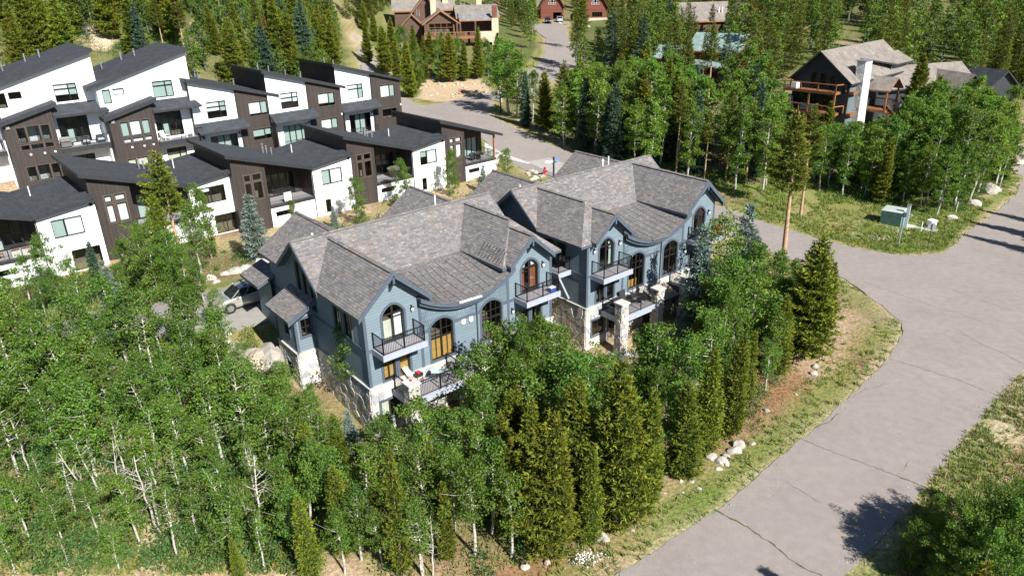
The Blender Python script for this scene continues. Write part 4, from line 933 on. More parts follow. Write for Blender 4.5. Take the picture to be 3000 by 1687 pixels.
        wall('white_wall', root, right(10.15), [(0,.5),(D_,.5),(D_,zq(10.15)-.28),(0,zq(10.15)-.28)], [], WHITE)
        wall('foundation', root, front(-.02), [(0,-.8),(10.15,-.8),(10.15,.5),(0,.5)], [], FOUND)
        ds = MB(); ds.beam((5.2,-.07,zl(5)-.35),(5.2,-.07,.1),.08,.08); ds.obj('downspout', CHARTRIM, root)
        v = MB(); v.add(*_bar(F0, 5.7, 5.95, L_-.25, L_-.05, 0, .08)); v.obj('wall_vent', PVC, root)
        wall('back_wall', root, rear(D_-.4), [(-3.48,-.5),(10.15,-.5),(10.15,zq(10.15)-.3),(5,zl(5)-.3),(-3.48,zl(-3.48)-.3)], [], WHITE)
        lt = MB(); lt.add(*_bar(F0, 9.7, 9.95, zq(9.8)-.75, zq(9.8)-.5, 0, .1)); lt.obj('wall_light', BLACK, root)
    return root
S_, B_ = SHADE, SHADEB
FU = [front_unit((-45.9,58.6), 3.9, 'townhouse with an orange chair on its deck beside the aspen grove', 1, dress={'door': [(1,.0,B_)], 'slider': 1}),
      front_unit((-36.2,68.1), 3.9, 'lower-row townhouse with white shades in its cross-shaped window, behind the tall pine', 2, dress={'bay': S_, 'door': [(0,.0,B_),(1,.0,B_),(2,0,B_)], 'slider': 1, 'wh': 0}),
      front_unit((-25.7,75.8), 3.5, 'lower-row townhouse with a white sheet hung on its deck rail', 3),
      front_unit((-15.75,85.0), 3.2, 'lower-row townhouse with a covered hot tub on its deck', 4, dress={'sl': .55}),
      front_unit((-5.7,94.3), 2.9, 'end townhouse with a cedar-post corner deck beside the street', 5, 'end', dress={'bay': S_, 'door': [(1,0,B_),(2,0,B_),(3,0,B_)]})]
def back_unit(loc, zp, label, seed, shades=(1, 1, 1, 1)):
    """upper row, roof falling to the right; x=0 is the white/brown joint, L the porch-roof level"""
    L_ = 6.0; root = thing('townhouse', label, 'house', (loc[0], loc[1], zp-L_), TAZ, 'upper row of white and brown townhouses')
    z_ = lambda s: L_+5.4-.276*(s+5.87); F0 = front(0); D_ = 10.4
    slab(root, 'roof', [(-5.87,-.6,z_(-5.87)),(5.36,-.6,z_(5.36)),(5.36,D_,z_(5.36)),(-5.87,D_,z_(-5.87))], .36, CHAR, CHARTRIM)
    k = MB(); k.box(-.45,-.2,-.64,-.55,z_(-.3)-.42,z_(-.3)+.03); k.obj('roof_bracket', CHARTRIM, root)
    stack_pipes(root, [(-3.0,7.2,z_(-3),.8,.07,1),(-1.4,7.6,z_(-1.4),.75,.08,0),(.9,7.6,z_(.9),.7,.06,0),(2.6,6.6,z_(2.6),.75,.08,1)], METAL)
    w1 = rect(-3.68,-1.3,L_+.38,L_+2.34); w2 = rect(1.4,3.78,L_+.02,L_+1.72); w3 = rect(1.44,3.85,L_-3.0,L_-1.65)
    wall('white_wall', root, F0, [(-5.35,L_-5),(0,L_-5),(0,z_(0)-.34),(-5.35,z_(-5.35)-.34)], [w1, rect(-3.85,-.5,L_-4.4,L_-1.75)], WHITE)
    wall('brown_bay', root, front(-.15), [(0,-.5),(4.75,-.5),(4.75,z_(4.75)-.34),(0,z_(0)-.34)], [w2, w3], BROWN)
    j = MB(); j.box(-.02,.0,-.15,0,-.5,z_(0)-.34); j.box(-.09,-.02,-.1,-.02,L_,z_(0)-.34); j.obj('corner_board', CHARTRIM, root)
    c = -2.05
    window(root, F0, w1, vs=[(c,.05)], hs=[(L_+1.72,-3.68,-1.3,.04)], fm=BLACK, blinds=[(-3.6,c-.05,L_+.38+shades[0]*1.0,L_+2.28,S_),(c+.05,-1.36,L_+.38+shades[0]*.9,L_+2.28,B_ if seed % 2 else S_)])
    window(root, front(-.15), w2, vs=[(2.95,.05)], fm=BLACK, trim=BROWNTRIM, trimw=.07, blinds=[(1.46,2.9,L_+.05+shades[1]*.35,L_+1.68,S_),(3.0,3.72,L_+.05+shades[1]*.3,L_+1.68,B_)])
    window(root, front(-.15), w3, vs=[(3.0,.05)], fm=BLACK, trim=BROWNTRIM, trimw=.07, blinds=[(1.5,2.95,L_-3+shades[2]*.5,L_-1.7,B_ if seed % 2 else S_),(3.05,3.8,L_-3+shades[2]*.6,L_-1.7,B_)] if shades[2] < 2 else [])
    w = 3.35/4; window(root, F0, rect(-3.85,-.5,L_-4.4,L_-1.75), vs=[(-3.85+w*q,.045) for q in (1, 2, 3)], fm=BLACK, name='glass_door', blinds=[(-3.85+w*q+.05,-3.85+w*(q+1)-.05,L_-4.3,L_-1.8,B_) for q in (range(4) if shades[3] else (1, 2))])
    wall('side_wall', root, left(-5.35), [(0,-.5),(D_,-.5),(D_,z_(-5.35)-.34),(0,z_(-5.35)-.34)], [], BROWN)
    wall('side_wall', root, right(4.75), [(-.15,-.5),(D_,-.5),(D_,z_(4.75)-.34),(-.15,z_(4.75)-.34)], [], BROWN)
    wall('back_wall', root, rear(D_-.4), [(-5.35,-.5),(4.75,-.5),(4.75,z_(4.75)-.34),(-5.35,z_(-5.35)-.34)], [], WHITE)
    slab(root, 'porch_roof', [(-5.45,-.02,L_),(.75,-.02,L_) if False else (-.02,-.02,L_),(.55,-.17,L_-.03) if False else (-.02,-.17,L_-.08),(.7,-.17,L_-.08),(.7,-1.6,L_-.95),(-5.45,-1.6,L_-.95)], .2, CHAR, CHARTRIM)
    p = MB(); p.box(-5.35,-5.2,-1.3,-.02,0,L_-1.1); p.obj('porch_side_wall', BROWN, root)
    d = MB(); d.box(-5.35,-.02,-1.35,-.02,L_-4.6,L_-4.45); dk = d.obj('deck', DECKM, root); railing(dk, [(-5.1,-1.25),(-.1,-1.25)], L_-4.45, 1.0)
    for a, z in ((-.28,L_-1.75),(4.55,L_-1.3)):
        q = MB(); q.add(*_bar(front(-.02 if a < 0 else -.17), a-.09, a+.09, z-.12, z+.12, 0, .1)); q.obj('wall_light', BLACK if a < 0 else PVC, root)
    ds = MB(); ds.beam((.1,-.2,z_(.1)-.5),(.1,-.2,.3),.08,.07) if False else ds.beam((.09,-.24,L_-1.1),(.09,-.24,.3),.08,.07); ds.obj('downspout', CHARTRIM, root)
    return root
back_unit((-33.3,91.8), 10, 'upper-row townhouse with half-drawn white shades next to the taller gabled units', 1, (.85,.6,.85,0))
back_unit((-26.0,97.4), 10, 'upper-row townhouse in the middle, green-tinted glass doors under its porch roof', 2, (.85,1.0,.1,1))
back_unit((-19.25,106.2), 9.6, 'end townhouse of the upper row by the street junction', 3, (.05,.05,2,0))
def tall_unit(loc, zp, label, seed, shades):
    """upper row, roof rising to the right; x=0 right end, L level where the deck roof meets the wall"""
    L_ = 8.5; root = thing('townhouse', label, 'house', (loc[0], loc[1], zp-L_), TAZ, 'tall gabled townhouses')
    z_ = lambda s: L_+2.45+.285*(s+11.0); F0 = front(0); D_ = 10.4; T = -1.6; FB = front(T)
    slab(root, 'roof', [(-11.1,-.6,z_(-11.1)),(.25,-.6,z_(.25)),(.25,D_,z_(.25)),(-11.1,D_,z_(-11.1))], .36, CHAR, CHARTRIM)
    stack_pipes(root, [(-7.5,6.8,z_(-7.5),.9,.08,1),(-5.0,7.6,z_(-5),.9,.09,0),(-3.6,7.0,z_(-3.6),.8,.08,1)], METAL); stack_pipes(root, [(-9.0,8.6,z_(-9),.6,.08,1)], PVC)
    w1 = rect(-4.28,-2.03,L_+.4,L_+2.27); w2 = rect(-9.62,-8.77,L_+.42,L_+1.95); w3 = rect(-8.5,-7.32,L_+1.23,L_+1.95); gd = rect(-4.75,-1.75,L_-4.1,L_-1.25); lowd = rect(-4.15,-1.9,L_-7.2,L_-5.5)
    wall('white_wall', root, F0, [(-10.1,-.5),(0,-.5),(0,z_(0)-.34),(-10.1,z_(-10.1)-.34)], [w1, w2, w3, gd, lowd], WHITE)
    c = -2.85
    window(root, F0, w1, vs=[(c,.05)], hs=[(L_+1.75,-4.28,-2.03,.04)], fm=BLACK, blinds=[(-4.2,c-.05,L_+.4+shades[0]*.95,L_+2.22,B_ if shades[0] < .3 else S_),(c+.05,-2.1,L_+.4+shades[0]*.9,L_+2.22,B_)])
    window(root, F0, w2, fm=BLACK, blinds=[(-9.56,-8.83,L_+.5,L_+1.9,B_)] if shades[1] else []); window(root, F0, w3, fm=BLACK, blinds=[(-8.44,-7.38,L_+1.28,L_+1.9,S_)] if shades[1] else [])
    window(root, F0, gd, vs=[(-4.0,.045),(-3.25,.045),(-2.5,.045)], fm=BLACK, name='glass_door', blinds=[(-3.9,-3.35,L_-4.0,L_-2.6,B_)])
    window(root, F0, lowd, vs=[(-2.7,.05)], hs=[(L_-5.95,-4.15,-1.9,.04)], fm=BLACK, blinds=[(-4.05,-2.75,L_-7.1,L_-6.0,CREAM),(-2.65,-2.0,L_-7.1,L_-6.0,CREAM)] if shades[1] else [])
    wall('side_wall', root, right(0), [(0,-.5),(D_,-.5),(D_,z_(0)-.34),(0,z_(0)-.34)], [], WHITE); wall('side_wall', root, left(-10.1), [(0,-.5),(D_,-.5),(D_,z_(-10.1)-.34),(0,z_(-10.1)-.34)], [], WHITE)
    wall('back_wall', root, rear(D_-.4), [(-10.1,-.5),(0,-.5),(0,z_(0)-.34),(-10.1,z_(-10.1)-.34)], [], WHITE)
    # brown bay standing forward, with its own roof rising to the right
    zb_ = lambda s: L_-.78+.262*(s+10.5)
    slab(root, 'bay_roof', [(-10.5,T-.5,zb_(-10.5)),(-4.7,T-.5,zb_(-4.7)),(-4.7,-.02,zb_(-4.7)),(-10.5,-.02,zb_(-10.5))], .42, CHAR, CHARTRIM)
    up = [rect(-8.9,-8.1,L_-3.1,L_-1.5), rect(-7.95,-6.8,L_-3.1,L_-1.45), rect(-6.65,-5.85,L_-3.1,L_-1.5), rect(-8.9,-8.1,L_-3.85,L_-3.35), rect(-7.95,-6.8,L_-3.85,L_-3.35), rect(-6.65,-5.85,L_-3.85,L_-3.35)]
    dn = [rect(-8.95,-8.1,L_-7.2,L_-5.65), rect(-7.95,-6.8,L_-7.2,L_-5.6), rect(-6.65,-5.85,L_-7.2,L_-5.65)]
    wall('brown_bay', root, FB, [(-9.95,-.5),(-5.3,-.5),(-5.3,zb_(-5.3)-.4),(-9.95,zb_(-9.95)-.4)], up+dn, BROWN)
    for i, q in enumerate(up+dn):
        a0, a1, z0, z1 = q[0][0], q[1][0], q[0][1], q[2][1]
        window(root, FB, q, fm=FRAME, trim=BROWNTRIM, trimw=.075, blinds=[(a0+.05,a1-.05,z0+.05,z1-.05,(B_ if i in (0, 2) else S_) if i < 6 else CREAM)] if shades[1] else [])
    wall('bay_side', root, left(-9.95), [(T,-.5),(0,-.5),(0,zb_(-9.95)-.4),(T,zb_(-9.95)-.4)], [], BROWN); wall('bay_side', root, right(-5.3), [(T,-.5),(0,-.5),(0,zb_(-5.3)-.4),(T,zb_(-5.3)-.4)], [], BROWN)
    # deck and its lean-to roof
    slab(root, 'deck_roof', [(-5.25,-.02,L_+.2),(-.3,-.02,L_+.2),(.25,-1.9,L_-.72),(-5.25,-1.9,L_-.72)], .2, CHAR, CHARTRIM)
    d = MB(); d.box(-5.25,-.1,-1.7,-.02,L_-4.45,L_-4.3); dk = d.obj('deck', DECKM, root); f = MB(); f.box(-5.25,-.05,-1.76,-1.7,L_-4.75,L_-4.27); f.box(-.1,-.05,-1.7,-.02,L_-4.75,L_-4.27); f.obj('fascia', CHARTRIM, dk)
    railing(dk, [(-5.2,-1.62),(-.15,-1.62),(-.15,-.1)], L_-4.3, 1.0, horiz=6)
    for a, z in ((-8.2,L_-4.35),(-6.9,L_-4.4),(-5.9,L_-4.4)):
        q = MB(); q.cyl(FB(a, z, 0), FB(a, z, .12), .11, 8); q.obj('wall_vent', PVC, root)
    q = MB(); q.add(*_bar(FB, -9.75, -9.4, zb_(-9.6)-.95, zb_(-9.6)-.65, 0, .15)); q.obj('wall_vent', METAL, root)
    return root
TU = [tall_unit((-37.43,89.4), 13.0, 'tall townhouse with white curtains in the bay and two pale lounge chairs on its deck', 5, (.1, 1)),
      tall_unit((-45.66,84.2), 13.6, 'tall townhouse with dark bay windows and a covered grill on its deck', 6, (.75, 0)),
      tall_unit((-54.2,78.8), 14.0, 'tall townhouse at the far end of the upper row above the aspens', 7, (.4, 0))]
# ------------------------------------------------------------------ houses in the wood
def gable_block(root, x0, x1, y0, y1, z0, ze, zr, axis, wm, rm, em, oh=.6, og=.6, th=.25, ridge=None, T=None, gable_holes=(None, None), side_holes=()):
    """walls and two roof slabs; ridge along x ('x') or y ('y'); T optional local transform"""
    T = T or (lambda p: p)
    def tf(o): 
        if T is None: return o
        for v in o.data.vertices: v.co = Vector(T(tuple(v.co)))
        return o
    parts = []
    if axis == 'x':
        c = (y0+y1)/2 if ridge is None else ridge; s0 = (zr-ze)/(c-y0); s1 = (zr-ze)/(y1-c)
        for (ya, sl) in ((y0, s0), (y1, s1)):
            sg = -1 if ya == y0 else 1; yo = ya+sg*oh; zo = ze-sl*oh
            parts.append(slab(root, 'roof', [(x0-og,c,zr+.02),(x1+og,c,zr+.02),(x1+og,yo,zo+.02),(x0-og,yo,zo+.02)], th, rm, em))
        out = [(y0,z0),(y1,z0),(y1,ze-.1),(c,zr-.2),(y0,ze-.1)]
        parts.append(wall('gable_wall', root, left(x0), out, gable_holes[0] or [], wm)); parts.append(wall('gable_wall', root, right(x1), out, gable_holes[1] or [], wm))
        parts.append(wall('side_wall', root, front(y0), rect(x0,x1,z0,ze-.1), list(side_holes), wm)); parts.append(wall('side_wall', root, rear(y1), rect(x0,x1,z0,ze-.1), [], wm))
    else:
        c = (x0+x1)/2 if ridge is None else ridge; s0 = (zr-ze)/(c-x0); s1 = (zr-ze)/(x1-c)
        for (xa, sl) in ((x0, s0), (x1, s1)):
            sg = -1 if xa == x0 else 1; xo = xa+sg*oh; zo = ze-sl*oh
            parts.append(slab(root, 'roof', [(c,y0-og,zr+.02),(c,y1+og,zr+.02),(xo,y1+og,zo+.02),(xo,y0-og,zo+.02)], th, rm, em))
        out = [(x0,z0),(x1,z0),(x1,ze-.1),(c,zr-.2),(x0,ze-.1)]
        parts.append(wall('gable_wall', root, front(y0), out, gable_holes[0] or [], wm)); parts.append(wall('gable_wall', root, rear(y1), out, [], wm))
        parts.append(wall('side_wall', root, left(x0), rect(y0,y1,z0,ze-.1), [], wm)); parts.append(wall('side_wall', root, right(x1), rect(y0,y1,z0,ze-.1), [], wm))
    for p in parts:
        tf(p)
        for ch in p.children: tf(ch)
    return parts
def timber_rail(parent, pts, z, h=1.0):
    b = MB()
    for i in range(len(pts)-1):
        p, q = Vector((*pts[i], z)), Vector((*pts[i+1], z)); n = max(1, round((q-p).length/2.4))
        b.beam(p+Vector((0,0,h)), q+Vector((0,0,h)), .16, .12)
        for k in range(n+1): c = p.lerp(q, k/n); b.beam(c, c+Vector((0,0,h)), .15, .15)
    o = b.obj('railing', WOOD, parent); s = MB()
    for i in range(len(pts)-1):
        p, q = Vector((*pts[i], z)), Vector((*pts[i+1], z))
        for k in range(1, 6): s.beam(p+Vector((0,0,h*k/6)), q+Vector((0,0,h*k/6)), .015, .015)
    s.obj('cable', BLACK, o); return o
# black chalet among the aspens
c_ = thing('chalet', 'black chalet with cedar decks, a white stone chimney and brown-grey shingle roof', 'house', (45.2,102.9,3.0), math.radians(42))
gh = [rect(1.2,1.9,6.7,8.4), rect(2.6,3.4,6.7,8.7), rect(4.0,4.8,6.7,8.7), rect(1.4,2.6,3.7,5.8), rect(3.2,4.4,3.7,5.8), rect(5.0,6.2,3.7,5.8)]
gable_block(c_, 2.0, 21.0, -.9, 7.4, -1.5, 8.1, 11.67, 'x', BLACKSID, BRNROOF, BLACKSID, .6, .7, .25, 3.6, gable_holes=(gh, None))
for q in gh: window(c_, left(2.0), q, vs=[(q[0][0]+q[1][0])/2], hs=[(q[0][1]+q[2][1])/2], fm=FRAME, room=False)
for z in (6.5, 3.54):
    d = MB(); d.box(0,1.98,-.0,7.8,z-.35,z); o = d.obj('deck', DECKW, c_); d2 = MB(); d2.box(1.98,3.6,-1.6,-.92,z-.35,z); d2.obj('deck_return', DECKW, o)
    timber_rail(o, [(1.9,7.7),(.1,7.7),(.1,.1),(3.5,-1.5) if False else (1.9,-.5)], z)
for y in (.1, 3.8, 7.7):
    p = MB(); p.beam((.12,y,-.8),(.12,y,6.2),.22,.22); p.obj('deck_post', WOOD, c_)
ck = MB(); ck.add([(3.9,-2.0,-1.5),(6.5,-2.0,-1.5),(6.5,-.8,-1.5),(3.9,-.8,-1.5),(4.1,-1.7,10.35),(6.2,-1.7,10.35),(6.2,-.5,10.35),(4.1,-.5,10.35)], [(0,3,2,1),(4,5,6,7),(0,1,5,4),(1,2,6,5),(2,3,7,6),(3,0,4,7)]); ko = ck.obj('chimney', WHTSTONE, c_)
kc = MB(); kc.box(4.0,6.3,-1.8,-.4,10.35,10.5); kc.obj('cap', METAL, ko)
# dormer
slab(c_, 'dormer_roof', [(8.5,1.0,10.3),(21.4,1.0,10.3),(21.4,-1.6,8.95),(15.5,-1.6,8.95)], .22, BRNROOF, BLACKSID)
wall('dormer_wall', c_, front(-.95), [(15.0,6.5),(20.8,6.5),(20.8,9.1),(15.0,9.1)], [], GREYSID); wall('dormer_wall', c_, left(15.0), [(-.95,7.0),(1.0,9.0),(1.0,10.0),(-.95,9.1)], [], BLACKSID)
# entry porch with gable roof, posts and stair
for sg in (-1, 1):
    slab(c_, 'porch_roof', [(8.9,-.6,8.0),(8.9,-4.6,8.0),(8.9+sg*2.4,-4.6,6.4),(8.9+sg*2.4,-.6,6.4)], .2, BRNROOF, WOOD)
d = MB(); d.box(6.8,11.0,-4.3,-.95,3.3,3.6); pd = d.obj('porch_deck', DECKW, c_); timber_rail(pd, [(8.6,-4.2),(10.9,-4.2),(10.9,-1.0)], 3.6)
for x in (7.0, 10.8):
    p = MB(); p.beam((x,-4.1,3.6),(x,-4.1,6.5),.22,.22); p.beam((x,-4.1,6.4),(8.9,-4.1,7.7),.18,.2); p.obj('porch_post', WOOD, c_)
for x in (8.9, 10.9):
    p = MB(); p.box(x-.4,x+.4,-4.7,-4.0,-1.0,4.3); p.obj('stone_pier', WHTSTONE, c_)
st = MB()
for k in range(13): st.box(6.9,8.3,-4.4-.28*k-.28,-4.4-.28*k,3.4-.24*k-.06,3.4-.24*k)
so2 = st.obj('stair', DECKW, c_); sr_ = MB(); sr_.beam((6.85,-4.4,3.2),(6.85,-8.1,0.1),.1,.3); sr_.beam((8.35,-4.4,3.2),(8.35,-8.1,.1),.1,.3); sr_.beam((6.85,-4.4,4.4),(6.85,-8.1,1.3),.1,.1); sr_.beam((8.35,-4.4,4.4),(8.35,-8.1,1.3),.1,.1); sr_.obj('handrail', WOOD, so2)
fw_ = MB(); fw_.box(2.02,4.0,-1.0,-.92,-1,7.6); fw_.obj('pale_siding', GREYSID, c_)
# low wing turned away to the right
ca, sa = math.cos(math.radians(-26)), math.sin(math.radians(-26))
TW = lambda p: (14.0+p[0]*ca-p[1]*sa, 2.0+p[0]*sa+p[1]*ca, p[2])
gable_block(c_, 0, 17, -3.2, 3.2, -1.5, 6.0, 8.3, 'x', BLACKSID, BRNROOF, BLACKSID, .7, .5, .22, T=TW)
TW2 = lambda p: (14.0+(p[0]+12)*ca-(p[1]-1)*sa, 2.0+(p[0]+12)*sa+(p[1]-1)*ca, p[2])
gable_block(c_, -3, 3, -6.5, 1.5, -1.5, 5.2, 7.6, 'y', BLACKSID, BRNROOF, BLACKSID, .7, .6, .22, T=TW2)
TW3 = lambda p: (14.0+(p[0]+21)*ca-(p[1])*sa, 2.0+(p[0]+21)*sa+(p[1])*ca, p[2])
gable_block(c_, -3, 3, -5, 3, -1.5, 4.9, 7.3, 'y', BLACKSID, CHAR, BLACKSID, .7, .6, .22, T=TW3)

# brown log lodge on the rise
l_ = thing('log_lodge', 'large brown log lodge with tan stone chimneys and a metal-roofed porch', 'house', (-12.1,195.1,7.5), math.radians(8))
gable_block(l_, -8.3, 0, 0, 12, 0, 6.3, 9.1, 'y', LOG, BRNROOF, WOOD, .6, .8, .35, gable_holes=([rect(-7.2,-1.1,3.2,6.0)], None))
window(l_, front(0), rect(-7.2,-1.1,3.2,6.0), vs=[-5.7,-4.2,-2.7], hs=[5.0], fm=WOOD)
gable_block(l_, -15.5, 0, 12, 19, 0, 9.0, 11.6, 'x', LOG, BRNROOF, WOOD, .6, .6, .35)
gable_block(l_, -10.5, -4.5, 8, 15, 0, 9.0, 12.2, 'y', LOG, BRNROOF, WOOD, .7, .7, .35)
gable_block(l_, 0.2, 10.6, 2.2, 14, 0, 7.2, 9.7, 'x', LOG, BRNROOF, WOOD, .5, .4, .3)
slab(l_, 'porch_roof', [(.4,3.4,8.2),(8.6,3.4,8.2),(8.6,-.8,6.5),(.4,-.8,6.5)], .2, MTLROOF, WOOD)
gable_block(l_, -14.0, -8.6, 3.5, 9, 0, 5.6, 8.2, 'y', LOG, BRNROOF, WOOD, .6, .7, .3)
d = MB(); d.box(-8.6,8.7,-3.0,0,2.4,3.0); o = d.obj('deck', DECKW, l_); timber_rail(o, [(-8.5,-2.9),(4.2,-2.9)], 3.0)
for x in (-8.2, -.2, .6, 4.4):
    p = MB(); p.beam((x,-.5 if x < 0 else -.6,-1),(x,-.5 if x < 0 else -.6,6.3),.4,.4); p.obj('log_post', LOG, l_)
k = MB(); k.box(8.5,10.2,-1.0,.4,-1,6.9); ko = k.obj('stone_fireplace', TANSTONE, l_); q = MB(); q.box(8.8,9.9,-.8,.2,6.9,9.8); q.obj('chimney', mat('red_flue', (.16,.05,.03), .8), ko)
k = MB(); k.box(4.4,8.6,-3.3,-2.9,1.4,4.0); k.obj('stone_parapet', TANSTONE, l_)
for x, y, zt in ((-5.6,6.0,12.2),(6.5,9.5,12.8),(-2.0,14,13.2)):
    k = MB(); k.box(x-.7,x+.7,y-.6,y+.6,5,zt); k.obj('chimney', TANSTONE, l_)
stack_pipes(l_, [(-9.8,5.5,8.0,1.1,.1,1),(-9.2,5.5,7.8,1.1,.1,1),(1.6,8,9.7,.7,.12,1),(4.4,8,9.7,.7,.12,1),(2.6,8,9.7,.6,.1,0)], METAL)
# two red log barns at the end of the lane
for nm, loc, lab, cars in (('log_barn', (11.2,248.9,10.0), 'red log barn with an arched loft window and twin garage doors behind parked cars', 1), ('log_barn', (24.2,242.5,10.0), 'red log barn house half hidden by pines with a stone foundation', 0)):
    r_ = thing(nm, lab, 'barn', (loc[0], loc[1], h1(loc[0]+3.6, loc[1])-.1), 0)
    dz = 10.0-(h1(loc[0]+3.6, loc[1])-.1)
    hol = [arch(2.35,4.85,4.7+dz,5.0+dz,1.2)] + ([rect(.6,3.0,.1,2.4), rect(3.9,6.4,.1,2.4)] if cars else [rect(2.6,5.8,1.2,2.6)])
    out = [(0,-1),(7.2,-1),(7.2,4.0+dz),(5.9,6.2+dz),(3.6,8.0+dz),(1.3,6.2+dz),(0,4.0+dz)]
    wall('gable_wall', r_, front(0), out, hol, REDLOG); window(r_, front(0), hol[0], vs=[3.2,4.0], hs=[5.1+dz], fm=SHADE, room=True)
    if cars:
        g = MB(); g.add(*_bar(front(0), .6, 3.0, .1, 2.4, -.12, -.08)); g.obj('garage_door', REDLOG, r_)
    else: window(r_, front(0), hol[1], vs=[3.4,4.2,5.0], fm=FRAME); k = MB(); k.box(-.1,7.3,-.25,.0,-1.2,.9); k.obj('stone_foundation', TANSTONE, r_)
    for sg, xs_ in ((-1, (3.6,1.2,-.7)), (1, (3.6,6.0,7.9))):
        slab(r_, 'roof', [(xs_[0],-.8,8.25+dz),(xs_[0],11,8.25+dz),(xs_[1],11,6.4+dz),(xs_[1],-.8,6.4+dz)], .3, BRNROOF, REDLOG); slab(r_, 'roof', [(xs_[1],-.8,6.4+dz),(xs_[1],11,6.4+dz),(xs_[2],11,3.3+dz),(xs_[2],-.8,3.3+dz)], .3, GRNROOF, REDLOG)
    wall('side_wall', r_, left(0), rect(0,10.8,-1,4.0+dz), [], REDLOG); wall('side_wall', r_, right(7.2), rect(0,10.8,-1,4.0+dz), [], REDLOG); wall('back_wall', r_, rear(10.8), out, [], REDLOG)
# red house with a green metal roof
g_ = thing('red_house', 'red house with a pale green metal roof deep among the aspens', 'house', (34.5,143,h1(36,144)-.3), math.radians(-38))
gable_block(g_, 0, 9, 0, 7, -1, 7.2, 9.6, 'x', REDLOG, GRNROOF, WOOD, .7, .8, .25)
slab(g_, 'porch_roof', [(-1.0,-.1,5.2),(9.5,-.1,5.2),(9.5,-2.6,4.2),(-1.0,-2.6,4.2)], .2, GRNROOF, WOOD)
for x in (-.5, 4.2, 9.0):
    p = MB(); p.beam((x,-2.3,-1),(x,-2.3,4.3),.2,.2); p.obj('porch_post', WOOD, g_)
gable_block(g_, -9, -2, 3, 9, -1, 5.0, 6.8, 'x', REDLOG, GRNROOF, WOOD, .6, .6, .25)
for q in (rect(1.2,2.6,2.4,4.0), rect(4.0,5.4,2.4,4.0)): window(g_, front(-.16), q, vs=[(q[0][0]+q[1][0])/2], fm=FRAME, room=False)
# further roofs in the wood
b_ = thing('brown_house', 'brown house with a grey shingle roof seen above the green-roofed house', 'house', (50,185,h1(50,185)), math.radians(6))
gable_block(b_, -9, 5, 0, 8, -1, 4.6, 8.0, 'x', LOG, BRNROOF, WOOD, .7, .6, .3); gable_block(b_, 3, 9, -4, 6, -1, 5.2, 7.8, 'y', LOG, BRNROOF, WOOD, .7, .6, .3)
for x in (1.0, 1.8):
    p = MB(); p.cyl((x,1.2,5.6),(x,1.2,6.9),.15,8); p.obj('vent_pipe', PVC, b_)
k_ = thing('dark_house', 'dark board house with a pale grey roof behind the black chalet', 'house', (98,222,h1(98,222)), math.radians(30))
gable_block(k_, 0, 10, 0, 7, -1, 6.0, 8.8, 'x', BLACKSID, BRNROOF, BLACKSID, .7, .7, .3)
k_ = thing('dark_house', 'small dark house with a grey roof in the far right wood', 'house', (150,235,h1(150,235)), math.radians(15))
gable_block(k_, 0, 14, 0, 9, -1, 4.5, 7.6, 'x', BLACKSID, CHAR, BLACKSID, .7, .7, .3)
k_ = thing('pale_roofed_house', 'grey-blue roofed house in the wood far beyond the red barns', 'house', (74,226,h1(74,226)), math.radians(80))
gable_block(k_, 0, 12, 0, 8, -1, 5.5, 9.6, 'x', LOG, GRNROOF, WOOD, .7, .7, .3)
